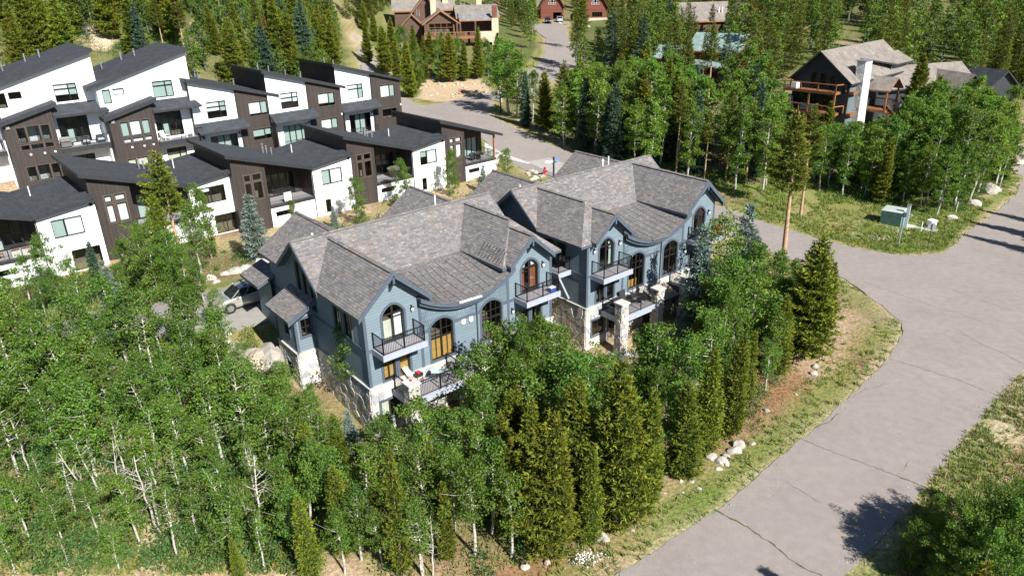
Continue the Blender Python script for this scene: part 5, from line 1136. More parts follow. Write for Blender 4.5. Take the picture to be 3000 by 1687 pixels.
# ------------------------------------------------------------------ vehicles
TYRE = mat('tyre_rubber', (.02, .02, .02), .9, .2); RIM = mat('alloy_rim', (.55, .56, .58), .3, .1, metal=.9); LAMP = mat('headlamp_lens', (.75, .78, .8), .1, .05); TAIL = mat('tail_lamp', (.30, .02, .02), .2, .1)
def paint(name, col):
    m = mat(name, col, .28, .04, 1.5, metal=.55); m.node_tree.nodes['Principled BSDF'].inputs['Coat Weight'].default_value = .8; return m
CARGL = mat('car_glass', (.012, .015, .018), .05, .1, spec=.8)
def car(loc, rz, label, pm, L=4.75, W=1.9, H=1.7, suv=True, group=None):
    root = thing('parked_car', label, 'car', loc, rz, group); h = W/2
    # stations along x: (x, sill, shoulder height, half width)
    S = [(-L/2,.45,.95,.80),(-L/2+.12,.32,1.08,.93),(-L/2+.6,.26,1.12,1.0),(-.6,.24,1.10,1.0),(.7,.24,1.06,1.0),(L/2-1.0,.25,1.02,.99),(L/2-.35,.28,.95,.95),(L/2-.08,.36,.82,.85),(L/2,.45,.68,.74)]
    b = MB(); n = 8
    for x, z0, z1, k in S:
        hw = h*k; b.v += [(x,-hw*.88,z0),(x,-hw,z0+.18),(x,-hw,z1-.22),(x,-hw*.93,z1),(x,hw*.93,z1),(x,hw,z1-.22),(x,hw,z0+.18),(x,hw*.88,z0)]
    for i in range(len(S)-1): b.f += [(i*n+j, i*n+(j+1) % n, (i+1)*n+(j+1) % n, (i+1)*n+j) for j in range(n)]
    b.f += [tuple(range(n))[::-1], tuple(range((len(S)-1)*n, len(S)*n))]
    body = b.obj('body', pm, root, smooth=False)
    bv = body.modifiers.new('bevel', 'BEVEL'); bv.width = .05; bv.segments = 2; bv.limit_method = 'ANGLE'; body.data.shade_smooth()
    xr, xf = (-L/2+.15, L/2-1.15); tr, tf = (xr+.35 if suv else xr+.8, xf-.85)
    lo = [(xr,-h*.91),(xf,-h*.91),(xf,h*.91),(xr,h*.91)]; hi = [(tr,-h*.74),(tf,-h*.74),(tf,h*.74),(tr,h*.74)]
    g = MB(); g.add([(x, y, 1.03) for x, y in lo]+[(x, y, H-.06) for x, y in hi], [(0,1,5,4),(1,2,6,5),(2,3,7,6),(3,0,4,7)]); g.obj('windows', CARGL, root)
    r = MB(); r.add([(tr-.05,-h*.76,H-.07),(tf+.08,-h*.76,H-.09),(tf+.08,h*.76,H-.09),(tr-.05,h*.76,H-.07),(tr+.1,-h*.6,H),(tf-.15,-h*.6,H-.01),(tf-.15,h*.6,H-.01),(tr+.1,h*.6,H)], [(0,1,5,4),(1,2,6,5),(2,3,7,6),(3,0,4,7),(4,5,6,7)]); r.obj('roof', pm, root)
    p = MB()
    for i in range(4): p.beam((*[c*1.005 for c in lo[i]], 1.03), (*[c*1.01 for c in hi[i]], H-.05), .07, .06)
    for t in (.38, .70):
        for s in (-1, 1): p.beam((xr+(xf-xr)*t, s*h*.915, 1.03), (tr+(tf-tr)*t, s*h*.75, H-.05), .05, .03)
    p.obj('pillars', pm, root)
    if suv:
        k = MB()
        for s in (-1, 1): k.beam((tr+.15,s*h*.62,H+.06),(tf-.3,s*h*.62,H+.05),.05,.05)
        k.obj('roof_rail', BLACK, root); k = MB(); k.beam((tf-.5,-h*.66,H+.09),(tf-.5,h*.66,H+.09),.09,.04); k.obj('crossbar', BLACK, root); k = MB(); k.beam((tr+.6,-h*.66,H+.09),(tr+.6,h*.66,H+.09),.09,.04); k.obj('crossbar', BLACK, root)
    for x in (-L/2+.95, L/2-.95):
        for s in (-1, 1):
            w = MB(); w.cyl((x,s*(h-.22),.36),(x,s*(h+.015),.36),.36,18); t = w.obj('wheel', TYRE, root); q = MB(); q.cyl((x,s*(h-.1),.36),(x,s*(h+.025),.36),.25,10); q.obj('rim', RIM, t)
            a = MB(); a.cyl((x,s*(h-.3),.38),(x,s*(h+.008),.38),.43,18); a.obj('wheel_arch', BLACK, root)
    for s in (-1, 1):
        q = MB(); q.box(L/2-.30,L/2-.05,s*h*.62-.17,s*h*.62+.17,.70,.86); q.obj('headlight', LAMP, root); q = MB(); q.box(-L/2-.02,-L/2+.1,s*h*.66-.14,s*h*.66+.14,.78,1.0); q.obj('tail_light', TAIL, root)
        q = MB(); q.box(xf-.55,xf-.35,s*(h+.02)-.09,s*(h+.02)+.09,1.0,1.15); q.obj('mirror', pm, root)
    return root
def D2W(s, w, z=0.0, o=(-8.615, 37.847), az=AZ):
    return (o[0]+math.cos(az)*s+math.sin(az)*w, o[1]+math.sin(az)*s-math.cos(az)*w, z)
p_ = D2W(-.75, -18.25); car((p_[0], p_[1], h1(p_[0], p_[1])+.03), AZ+math.pi+.03, 'silver estate car with roof bars parked beside the blue duplex', paint('silver_paint', (.52, .50, .46)))
for x_, y_, lab, col in ((12.9,238.5,'grey car parked before the closed garage door of the barn',(.10,.11,.12)),(16.8,244.0,'white car parked at the open garage of the barn',(.75,.78,.82))):
    car((x_, y_, h1(x_, y_)+.05), -math.pi/2 if col[0] < .5 else math.pi/2, lab, paint('car_paint', col))
p_ = gp(2600, 395); car((p_[0], p_[1], p_[2]), math.radians(-30), 'dark car half hidden by aspens below the chalet porch', paint('navy_paint', (.03,.04,.06)))

# ------------------------------------------------------------------ street furniture
RED = mat('hydrant_red', (.55, .02, .03), .4, .1)
def hydrant(loc, label, m):
    r = thing('fire_hydrant', label, 'fire hydrant', loc); b = MB()
    b.lathe((0,0,0), [(0,0),(.2,0),(.2,.06),(.13,.08),(.13,.75),(.19,.78),(.19,.84),(.13,.87),(.15,.95),(.12,1.08),(.06,1.16),(.03,1.17),(.03,1.24),(0,1.24)], 14); b.obj('barrel', m, r, smooth=True)
    for a in (0, 2.09, 4.19):
        q = MB(); q.cyl((0,0,.66),(.24*math.cos(a),.24*math.sin(a),.66),.075,10); q.cyl((.22*math.cos(a),.22*math.sin(a),.66),(.28*math.cos(a),.28*math.sin(a),.66),.1,8); q.obj('outlet', m, r)
    return r
p_ = gp(1596, 515); hydrant((p_[0], p_[1], p_[2]-.02), 'bright red fire hydrant on the stony verge behind the far duplex', RED)
p_ = gp(1347, 276); hydrant((p_[0], p_[1], p_[2]-.02), 'faded pink-red fire hydrant on the bank by the upper junction', mat('faded_red', (.45, .16, .14), .7, .2))
BLUESIGN = mat('blue_sign_face', (.10, .22, .50), .4, .2, 5); WSIGN = mat('white_sign_face', (.75, .8, .85), .4, .05)
for (u, v), lab, hh in (((1622,520),'dark post with blue and white street name blades near the red hydrant',2.3), ((1467,333),'dark post with a blue and white street sign under the junction aspens',2.9)):
    p_ = gp(u, v); r = thing('street_sign', lab, 'sign', (p_[0], p_[1], p_[2]-.1), .5); b = MB(); b.beam((0,0,0),(0,0,hh+.5),.16,.16); b.obj('post', BLACK, r)
    for a, z, m_ in ((.2, hh, BLUESIGN), (2.9, hh-.1, WSIGN), (1.6, hh-.3, BLUESIGN)):
        q = MB(); q.beam((0,0,z),(1.1*math.cos(a),1.1*math.sin(a),z),.03,.26); q.obj('blade', m_, r)
p_ = gp(2716, 731); r = thing('stop_sign', 'back of an octagonal road sign on a thin black post in the meadow', 'sign', (p_[0], p_[1], p_[2]-.1), math.radians(-20)); b = MB(); b.beam((0,0,0),(0,0,2.75),.06,.05); b.obj('post', BLACK, r)
b = MB(); b.prism([(.38*math.cos(math.pi/8+k*math.pi/4), 2.5+.38*math.sin(math.pi/8+k*math.pi/4)) for k in range(8)], .03, .05, lambda a, z, d: (a, d, z)); b.obj('sign_plate', mat('bare_aluminium', (.34,.34,.35), .5, .08, metal=.3), r)
p_ = gp(2631, 722); r = thing('sign_pole', 'tall grey-green pole with a small dark box at its top in the meadow', 'pole', (p_[0], p_[1], p_[2]-.1)); b = MB(); b.beam((0,0,0),(0,0,3.3),.1,.1); b.obj('pole', mat('grey_green_steel', (.16,.22,.20), .5, .1), r); b = MB(); b.box(-.16,.16,-.1,.1,3.2,3.6); b.obj('sensor_box', mat('navy_plastic', (.02,.03,.06), .5), r)
# electricity cabinet
pa, pb = Vector(gp(2576, 655)), Vector(gp(2637, 666)); an = math.atan2(pb.y-pa.y, pb.x-pa.x); w_ = (pb-pa).length
r = thing('utility_cabinet', 'large green electricity cabinet with a pale lid in the flowery meadow', 'utility box', (pa.x, pa.y, min(pa.z, pb.z)-.1), an)
GC = mat('transformer_green', (.045, .095, .085), .5, .25, 4); GL = mat('pale_green_lid', (.36, .42, .38), .6, .15, 3)  # dark green for the doors, a much paler green for the lid
b = MB(); b.box(0,w_,0,1.9,0,1.65); b.obj('body', mat('pale_green_side', (.25,.36,.34), .6, .1), r)
for k in (0, 1): b = MB(); b.box(.03+k*w_/2,w_/2*(k+1)-.03,-.03,0,.12,1.5); b.obj('door', GC, r)
b = MB(); b.add([(-.06,-.06,1.65),(w_+.06,-.06,1.65),(w_+.06,1.96,1.65),(-.06,1.96,1.65),(.05,.1,1.78),(w_-.05,.1,1.78),(w_-.05,1.8,1.78),(.05,1.8,1.78)], [(0,1,5,4),(1,2,6,5),(2,3,7,6),(3,0,4,7),(4,5,6,7)]); b.obj('lid', GL, r)
b = MB(); b.box(w_+.05,w_+3.4,.3,1.4,-.1,.16); b.obj('pad', CONC, r)
r2 = thing('utility_pedestal', 'tall pale blue pedestal standing against the green cabinet', 'utility box', (pb.x+.25*math.cos(an)-.2*math.sin(an), pb.y+.25*math.sin(an)+.2*math.cos(an), pb.z-.1), an); b = MB(); b.box(0,.32,0,.3,0,2.5); b.obj('shaft', mat('pale_blue_steel', (.38,.46,.52), .5, .08), r2); b = MB(); b.box(-.02,.34,-.02,.32,2.5,2.62); b.obj('cap', METAL, r2)
p_ = gp(2727, 668); r = thing('utility_box', 'small white box on the verge behind the road sign', 'utility box', (p_[0], p_[1], p_[2]-.05), .3); b = MB(); b.box(-.35,.35,-.3,.3,0,.85); b.obj('body', PVC, r); b = MB(); b.box(-.4,.4,-.35,.35,.85,.95); b.obj('lid', SHADE, r)
p_ = gp(2698, 676); b = MB(); b.cyl((0,0,0),(0,0,1.0),.05,8,.045); b.cyl((0,0,1.0),(0,0,1.06),.06,8,.03); o = b.obj('marker_post', PVC); o.location = (p_[0], p_[1], p_[2]-.08); tag(o, 'thin white marker post by the concrete pad', 'post')

# ------------------------------------------------------------------ boulders
def rock_mesh(seed, flat=.7):
    rr = random.Random(seed); bm = bmesh.new(); bmesh.ops.create_icosphere(bm, subdivisions=2, radius=1)
    pl = [(Vector((rr.gauss(0,1), rr.gauss(0,1), rr.gauss(0,1))).normalized(), rr.uniform(.62,.95)) for _ in range(9)]
    for v in bm.verts:
        for n, d in pl:
            t = v.co.dot(n)
            if t > d: v.co -= n*(t-d)
        v.co += v.co*rr.uniform(-.05,.05); v.co.z *= flat
    me = bpy.data.meshes.new('boulder'); bm.to_mesh(me); bm.free(); k = rr.uniform(.62, .88)
    a = me.attributes.new('col', 'FLOAT_COLOR', 'FACE'); c = rr.choice([(.52,.44,.35),(.58,.51,.42),(.50,.46,.40),(.54,.42,.33)]); a.data.foreach_set('color', [v for _ in me.polygons for v in (c[0]*k, c[1]*k, c[2]*k, 1)])
    me.materials.append(ROCK); return me
RM = [rock_mesh(40+i, (.6, .75, .85)[i % 3]) for i in range(9)]
def rock(u, v, r, label, group, i=0, dz=0.0):
    p = gp(u, v); o = link(bpy.data.objects.new('boulder', RM[(int(u*7+v*3)+i) % 9])); o.location = (p[0], p[1], p[2]+r*.08+dz); o.scale = (r*R.uniform(.9,1.3), r*R.uniform(.8,1.05), r); o.rotation_euler = (R.uniform(-.2,.2), R.uniform(-.2,.2), R.uniform(0,6)); return tag(o, label, 'boulder', group)
for x, y, r in ((60,220,.55),(220,168,.55),(335,148,.75),(455,122,.9),(600,85,.95),(712,62,.8),(570,40,.4),(270,140,.4),(120,250,.45)): rock(600+x/3.64, 760+y/3.64, r, 'pale boulder in the row edging the driveway by the silver car', 'driveway edge boulders')
for x, y, r in ((1945,745,.95),(1985,665,.9),(2065,772,.8),(2128,700,.8),(2035,722,.4),(2050,690,.35),(1905,520,.3),(1900,590,.35),(1910,560,.3)): rock(x/2.862, 800+y/2.862, r, 'cream boulder heaped below the side bay of the blue duplex', 'boulder heap by the side bay')
rock(2225/2.862, 800+760/2.862, 1.4, 'huge cream boulder half in the shadow of the side bay', None); rock(2310/2.862, 800+740/2.862, 1.6, 'huge grey boulder in the shade against the stone side bay', None)
for x, y, r in ((320,680,.42),(345,640,.4),(180,715,.38),(265,712,.25),(240,750,.42),(225,790,.25),(520,428,.2),(430,630,.2),(700,330,.16),(100,910,.16),(820,160,.3),(810,200,.25)): rock(2000+x/2.109, 1000+y/2.109, r, 'cream stone lying in the dirt between the pines and the road', 'stones along the road bank')
for x, y, r in ((1705,1225,.5),(1650,1222,.26),(1640,1200,.2),(1480,1178,.26),(2535,625,.45),(2305,802,.18),(1298,1412,.2),(1130,1440,.28),(1835,1078,.16),(2385,802,.16),(2445,855,.14),(1645,1165,.14),(1640,1205,.18),(1750,1240,.14),(1720,1260,.12),(2185,890,.14),(2320,885,.12),(1940,1168,.13),(1250,1330,.14)): rock(1100+x/2.576, 1100+y/2.576, r, 'cream stone lying in the dirt between the pines and the road', 'stones along the road bank')
rock(1100+1970/2.576, 1100+240/2.576, 1.3, 'large grey boulder hidden between the pines before the duplexes', None)
for x, y, r in ((1690,925,.7),(1665,715,.35),(1870,885,.5),(1640,975,.25),(1200,340,.3),(1390,790,.3),(900,910,.3)): rock(x/2.862, 1181+y/2.862, r, 'pale rock on the bare slope of the aspen grove', 'rocks in the aspen grove')
for u, v, r in ((2160,415,.8),(2175,430,.7),(2150,440,.6),(2185,455,.6),(2200,430,.5),(2165,470,.5),(2310,440,.7),(2300,460,.6),(2325,455,.5),(2330,480,.6),(2985,480,.9),(2950,500,.8),(2995,455,.7),(2900,560,1.2),(2850,600,1.0),(2790,640,.6)): rock(u, v, r, 'pale boulder at the edge of the aspen wood', 'boulders in the aspen wood')
for k in range(26): rock(R.uniform(1225,1430), R.uniform(242,288), R.uniform(.25,.6), 'pale rubble stone on the bank above the upper junction', 'rubble on the junction bank', k)
for k in range(30): rock(R.uniform(1545,1610), R.uniform(500,545), R.uniform(.18,.42), 'white rubble stone below the red hydrant', 'rubble below the hydrant', k)
for u, v, r in ((1750,95,.7),(1700,72,.8),(1725,80,.6),(1640,70,.6)): rock(u, v, r, 'pale boulder by the lane to the red barns', 'boulders by the lane')
for u, v, r in ((2355,925,.35),(2370,945,.3),(2200,775,.4),(2212,792,.35)): rock(u, v, r, 'rounded stone on the verge below the lone pine', 'stones under the lone pine')

# ------------------------------------------------------------------ things on decks and balconies
SLING = mat('cream_sling', (.62, .55, .42), .8, .06); DARKF = mat('dark_furniture', (.03,.03,.035), .5, .1); BLUEC = mat('pale_blue_cushion', (.45,.55,.62), .8, .08); WPL = mat('white_plastic', (.78,.78,.77), .5, .04); ORG = mat('orange_fabric', (.75,.17,.03), .8, .06); TEAL = mat('pale_glass_top', (.40,.50,.52), .15, .08); TUB = mat('grey_tub_cover', (.16,.15,.15), .6, .1); WICK = mat('wicker', (.42,.33,.22), .8, .2, 20)
def sling_chair(loc, rz, label, m=None, recl=.55, group=None):
    m = m or SLING; r = thing('patio_chair', label, 'chair', loc, rz, group)
    s = MB(); s.add([(-.27,-.05,.42),(.27,-.05,.42),(.27,.5,.36),(-.27,.5,.36),(-.27,-.05,.40),(.27,-.05,.40),(.27,.5,.34),(-.27,.5,.34)], [(0,1,2,3),(7,6,5,4),(0,4,5,1),(1,5,6,2),(2,6,7,3),(3,7,4,0)]); s.obj('seat', m, r)
    t = MB(); t.add([(-.27,.5,.36),(.27,.5,.36),(.27,.5+recl,1.05),(-.27,.5+recl,1.05),(-.27,.53,.35),(.27,.53,.35),(.27,.53+recl,1.04),(-.27,.53+recl,1.04)], [(0,1,2,3),(7,6,5,4),(0,4,5,1),(1,5,6,2),(2,6,7,3),(3,7,4,0)]); t.obj('backrest', m, r)
    for x in (-.3, .3):
        f = MB(); f.beam((x,-.05,0),(x,-.05,.6),.03,.03); f.beam((x,-.05,.6),(x,.55,.6),.04,.03); f.beam((x,.5,0),(x,.5+recl,1.07),.03,.03); f.obj('side_frame', DARKF, r)
    return r
def table(loc, label, rx=.55, m=None, h=.72, round_=True, cat='table'):
    r = thing('patio_table', label, cat, loc); b = MB()
    if round_: b.cyl((0,0,h-.04),(0,0,h),rx,20)
    else: b.box(-rx,rx,-rx*.5,rx*.5,h-.05,h)
    b.obj('table_top', m or DARKF, r)
    for a in range(4):
        c, s = (math.cos(a*math.pi/2+.78), math.sin(a*math.pi/2+.78)); ky = 1 if round_ else .5
        q = MB(); q.beam((c*rx*.85,s*rx*.85*ky,0),(c*rx*.7,s*rx*.7*ky,h-.04),.03,.03); q.obj('leg', DARKF, r)
    return r
def grill(loc, rz, label, cover=False):
    r = thing('grill', label, 'grill', loc, rz); m = TUB if cover else DARKF
    b = MB(); b.add([(-.5,-.3,.75),(.5,-.3,.75),(.5,.3,.75),(-.5,.3,.75),(-.45,-.15,1.12),(.45,-.15,1.12),(.45,.26,1.12),(-.45,.26,1.12)], [(0,3,2,1),(4,5,6,7),(0,1,5,4),(1,2,6,5),(2,3,7,6),(3,0,4,7)]); b.obj('lid', m, r)
    b = MB(); b.box(-.5,.5,-.28,.28,.1,.75); b.obj('cart', m, r)
    for s in (-1, 1): q = MB(); q.box(s*.5 if s > 0 else -.85,.85 if s > 0 else -.5,-.26,.26,.72,.77); q.obj('side_shelf', m, r)
    for x in (-.4,.4): q = MB(); q.cyl((x,-.2,.08),(x,.2,.08),.08,10); q.obj('wheel', DARKF, r)
    return r
def adirondack(loc, rz, label):
    r = thing('lounge_chair', label, 'chair', loc, rz, 'pale lounge chairs on the townhouse deck'); m = WPL
    for k in range(5): b = MB(); b.beam((-.24+.12*k,.32,.3),(-.30+.15*k,.72,1.05),.1,.025); b.obj('back_slat', m, r)
    b = MB(); b.add([(-.28,-.3,.38),(.28,-.3,.38),(.28,.36,.26),(-.28,.36,.26),(-.28,-.3,.35),(.28,-.3,.35),(.28,.36,.23),(-.28,.36,.23)], [(0,1,2,3),(7,6,5,4),(0,4,5,1),(1,5,6,2),(2,6,7,3),(3,7,4,0)]); b.obj('seat', m, r)
    for x in (-.34,.34): b = MB(); b.box(x-.07,x+.07,-.35,.45,.55,.58); b.beam((x,-.3,0),(x,-.3,.55),.06,.09); b.beam((x,.4,.0),(x,.4,.55),.05,.07); b.obj('armrest', m, r)
    return r
zdk = 3.1
sling_chair(D2W(3.0,.75,zdk), AZ+math.pi*.15, 'cream sling lounge chair on the stone-pillared deck of the nearer duplex')
t_ = table(D2W(3.15,.38,zdk), 'small dark side table against the wall of the stone-pillared deck', .32, DARKF, .5)
b = MB(); b.lathe((0,0,0), [(0,0),(.08,0),(.13,.12),(.11,.2),(0,.22)], 12); o = b.obj('red_bowl', RED); o.location = D2W(3.15,.38,zdk+.5); tag(o, 'red bowl standing on the small dark deck table', 'bowl')
table(D2W(4.3,1.25,zdk), 'long glass-topped table on the nearer duplex deck', .62, TEAL, .72, False)
r = thing('kettle_grill', 'round black kettle grill at the corner of the nearer duplex deck', 'grill', D2W(4.95,1.35,zdk)); b = MB(); b.lathe((0,0,.8), [(0,-.22),(.2,-.18),(.3,0),(.3,.02),(.22,.2),(0,.28)], 16); b.obj('kettle', DARKF, r, smooth=True)
for a in (0, 2.1, 4.2): b = MB(); b.beam((.3*math.cos(a),.3*math.sin(a),0),(.15*math.cos(a),.15*math.sin(a),.65),.03,.03); b.obj('leg', DARKF, r)
b = MB(); b.lathe((0,0,0), [(0,0),(.05,0),(.06,.12),(.02,.14),(.02,.2),(0,.2)], 10); o = b.obj('red_cup', RED); o.location = D2W(1.75,1.85,4.3); tag(o, 'red cup left on the stone pillar cap', 'cup')
r = thing('cool_box', 'small blue cool box in the corner of the terracotta-draped balcony', 'cool box', D2W(13.75,1.0,6.2), AZ); b = MB(); b.box(-.22,.22,-.15,.15,0,.3); b.obj('body', mat('blue_plastic', (.05,.12,.55), .4), r); b = MB(); b.box(-.24,.24,-.17,.17,.3,.36); b.obj('lid', WPL, r)
r = thing('hot_tub', 'square hot tub with a pale blue cover on the patio between the duplex decks', 'hot tub', D2W(9.3,3.9,h1(*D2W(9.3,3.9)[:2])), AZ); b = MB(); b.box(-1,1,-1,1,-.2,.85); b.obj('shell', WICK, r); b = MB(); b.box(-1.04,1.04,-1.04,1.04,.85,.97); b.obj('cover', mat('pale_blue_cover', (.42,.55,.60), .5, .1), r)
O2 = (5.35, 48.25)
grill(D2W(2.0,1.2,zdk,O2), AZ, 'black grill on the deck of the farther duplex'); r = sling_chair(D2W(2.9,.5,zdk,O2), AZ-.3, 'tan wicker chair by the door of the farther duplex deck', WICK, .25)
table(D2W(4.2,1.1,zdk,O2), 'black wire table on the farther duplex deck', .5, DARKF)
for k, (a, c) in enumerate(((3.5,.95),(4.85,1.2),(4.2,.4))): sling_chair(D2W(a,c,zdk,O2), AZ+k*2.1, 'black wire chair at the table on the farther duplex deck', DARKF, .2, 'wire chairs on the farther duplex deck')
b = MB(); b.cyl((0,-.05,0),(0,.05,0),.38,16); b.cyl((0,-.1,0),(0,-.05,0),.2,12); o = b.obj('round_ornament', mat('rust_red', (.32,.05,.03), .8, .3, 12)); o.location = D2W(13.7,1.1,6.85,O2); o.rotation_euler = (0,0,AZ); tag(o, 'round rust-red ornament on the far balcony rail', 'ornament')
def FW_(u, x, y, z): 
    m = FU[u].location if isinstance(u, int) else u.location; return (m.x+math.cos(TAZ)*x-math.sin(TAZ)*y, m.y+math.sin(TAZ)*x+math.cos(TAZ)*y, m.z+z)
b = MB(); b.box(-.42,.42,-.012,.012,-.95,0); b.box(-.42,.42,.012,.09,-.02,0); o = b.obj('white_sheet', WPL); o.location = FW_(2, 2.1, -.0, 4.1); o.rotation_euler = (0,0,TAZ); tag(o, 'white sheet hanging over the townhouse deck rail', 'sheet')
r = thing('hot_tub', 'hot tub under a round grey cover on the lower townhouse deck', 'hot tub', FW_(3, 3.6, 1.4, 3.0), TAZ); b = MB(); b.lathe((0,0,0), [(1.0,0),(1.05,.85),(1.0,.9)], 20); b.obj('shell', BROWNTRIM, r); b = MB(); b.lathe((0,0,0), [(1.08,.86),(1.08,.95),(.9,1.02),(0,1.06)], 20); b.obj('cover', TUB, r)
b = MB(); 
for k in range(3): b.box(-.35,.35,-1.75+.22*k,-1.75+.22*(k+1),0,.2*(k+1))
b.obj('steps', DARKF, r)
sling_chair(FW_(0, 2.1, 1.0, 3.0), TAZ+2.0, 'orange folding chair on the townhouse deck by the aspens', ORG)
for k, x in enumerate((3.2, 4.0)): r = thing('planter', 'pale box planter at the rail of the orange-chair deck', 'planter', FW_(0, x, .5, 3.0), TAZ, 'planters on the orange-chair deck'); b = MB(); b.box(-.35,.35,-.2,.2,0,.6); b.obj('box', CONC, r); b = MB(); b.box(-.31,.31,-.16,.16,.6,.66); b.obj('soil', FOUND, r)
table(FW_(4, 2.6, 1.0, 3.0), 'long black dining table on the cedar-post corner deck', .95, DARKF, .75, False)
for k, (x, y) in enumerate(((1.9,.4),(2.9,.4),(2.2,1.7),(3.1,1.7))): sling_chair(FW_(4, x, y, 3.0), TAZ+(0 if y < 1 else math.pi), 'black chair at the dining table on the cedar-post corner deck', DARKF, .15, 'dining chairs on the corner deck')
adirondack(FW_(TU[0], -4.2, -.9, 4.2), TAZ+.4, 'pale slatted lounge chair on the townhouse deck'); adirondack(FW_(TU[0], -1.4, -.8, 4.2), TAZ-.4, 'pale slatted lounge chair on the townhouse deck')
grill(FW_(TU[1], -4.6, -.9, 4.2), TAZ, 'dark covered grill at the end of the tall townhouse deck', True)
for x in (-2.6, -1.1):
    r = thing('patio_armchair', 'black armchair with a pale blue cushion on the tall townhouse deck', 'chair', FW_(TU[1], x, -.9, 4.2), TAZ, 'cushioned armchairs on the tall townhouse deck'); b = MB(); b.box(-.38,.38,-.35,.35,.05,.36); b.obj('base', DARKF, r); b = MB(); b.box(-.32,.32,-.33,.25,.36,.48); b.obj('cushion', BLUEC, r); b = MB(); b.box(-.38,.38,.25,.37,.36,.85); b.obj('backrest', DARKF, r)
    for s in (-1, 1): b = MB(); b.box(s*.38-.05,s*.38+.05,-.35,.35,.36,.6); b.obj('armrest', DARKF, r)
table(FW_(TU[1], -1.85, -.9, 4.2), 'low black table between the blue-cushioned armchairs', .3, DARKF, .4)
def CW(x, y, z): m = c_.location; a = math.radians(42); return (m.x+math.cos(a)*x-math.sin(a)*y, m.y+math.sin(a)*x+math.cos(a)*y, m.z+z)
r = thing('egg_chair', 'white hooped egg chair on the lower chalet deck', 'chair', CW(.9,6.9,3.54), .6); b = MB()
for k in range(9):
    t = -1.2+k*.3; 
    for i in range(10):
        a0, a1 = math.pi*(i/10), math.pi*((i+1)/10); rr_ = .62*math.cos(t*.75); b.beam((rr_*math.cos(a0),.25+.35*math.sin(t),.95+.95*math.sin(a0)*math.cos(t*.5)),(rr_*math.cos(a1),.25+.35*math.sin(t),.95+.95*math.sin(a1)*math.cos(t*.5)),.03,.03)
b.obj('hoop', WPL, r); b = MB(); b.lathe((0,.2,.3), [(0,0),(.4,.05),(.6,.3),(.62,.62)], 14); b.obj('seat', WPL, r)
r = thing('outdoor_sofa', 'white outdoor sofa on the lower chalet deck', 'sofa', CW(1.3,4.4,3.54), math.radians(42)+math.pi/2); b = MB(); b.box(-1.2,1.2,-.4,.4,.05,.42); b.obj('seat', WPL, r); b = MB(); b.box(-1.2,1.2,-.45,-.28,.42,.85); b.obj('backrest', WPL, r)
r = thing('planter', 'white box on the upper chalet deck', 'planter', CW(.8,6.4,6.5), math.radians(42)); b = MB(); b.box(-.5,.5,-.4,.4,0,.8); b.obj('box', WPL, r); b = MB(); b.box(-.45,.45,-.35,.35,.8,.84); b.obj('lid', CONC, r)
# ------------------------------------------------------------------ trees
LEAF = attr_mat('aspen_leaf', .6, transl=.42, spec=.3, objvar=.2)
NEED = attr_mat('conifer_needle', .75, transl=.25, spec=.25, objvar=.18)
GRASSM = attr_mat('grass_blade', .8, transl=.3, spec=.2)
BARKW, N_, L_, B_n = nodemat('white_aspen_bark')
_t = N_.new('ShaderNodeTexCoord'); _m = N_.new('ShaderNodeMapping'); _m.inputs['Scale'].default_value = (3, 3, 5); _n1 = N_.new('ShaderNodeTexNoise'); _n1.inputs['Scale'].default_value = 2.2; _n1.inputs['Detail'].default_value = 6
L_.new(_t.outputs['Object'], _m.inputs[0]); L_.new(_m.outputs[0], _n1.inputs['Vector']); _r = ramp(N_, [(.38, (.09, .08, .07)), (.46, (.38, .36, .31)), (.7, (.54, .52, .45))]); L_.new(_n1.outputs['Fac'], _r.inputs[0]); L_.new(_r.outputs[0], B_n.inputs['Base Color']); B_n.inputs['Roughness'].default_value = .85
BARKB = mat('pine_bark', (.20, .125, .075), .95, .35, 6, .5)
BARKL = mat('tan_lodgepole_bark', (.38, .25, .15), .95, .3, 6, .5)  # bark of the tall bare-trunked pines, a paler tan than the other pines
BARKD = mat('dead_wood', (.42, .38, .33), .95, .25, 6)
def unit(v): return v/np.maximum(np.linalg.norm(v, axis=-1, keepdims=True), 1e-9)
def cards(c, size, rng, axis=None, aspect=.6, flat=0.0):
    """rhombic leaf cards at centres c; axis gives their long direction if wanted"""
    n = len(c); a = unit(rng.normal(size=(n, 3))) if axis is None else unit(axis); r = rng.normal(size=(n, 3))
    if flat: r[:, 2] *= (1-flat)
    b = unit(np.cross(a, r)); s = (np.full(n, size) if np.isscalar(size) else size)[:, None]
    V = np.stack([c-a*s, c+b*s*aspect, c+a*s, c-b*s*aspect], 1).reshape(-1, 3)
    return V, np.arange(4*n).reshape(n, 4)
def tube(pts, rad, n=6):
    pts = np.asarray(pts, float); V = []; k = len(pts)
    for i in range(k):
        d = pts[min(i+1, k-1)]-pts[max(i-1, 0)]; d = d/max(np.linalg.norm(d), 1e-9); u = np.array([0, 0, 1.]) if abs(d[2]) < .9 else np.array([1., 0, 0])
        a = np.cross(d, u); a /= np.linalg.norm(a); b = np.cross(a, d)
        for j in range(n): t = 2*math.pi*j/n; V.append(pts[i]+(a*math.cos(t)+b*math.sin(t))*rad[i])
    F = [(i*n+j, i*n+(j+1) % n, (i+1)*n+(j+1) % n, (i+1)*n+j) for i in range(k-1) for j in range(n)]
    return np.array(V), np.array(F)
def join(parts):
    V, F, o = [], [], 0
    for v, f in parts: V.append(v); F.append(f+o); o += len(v)
    return np.concatenate(V), np.concatenate(F)
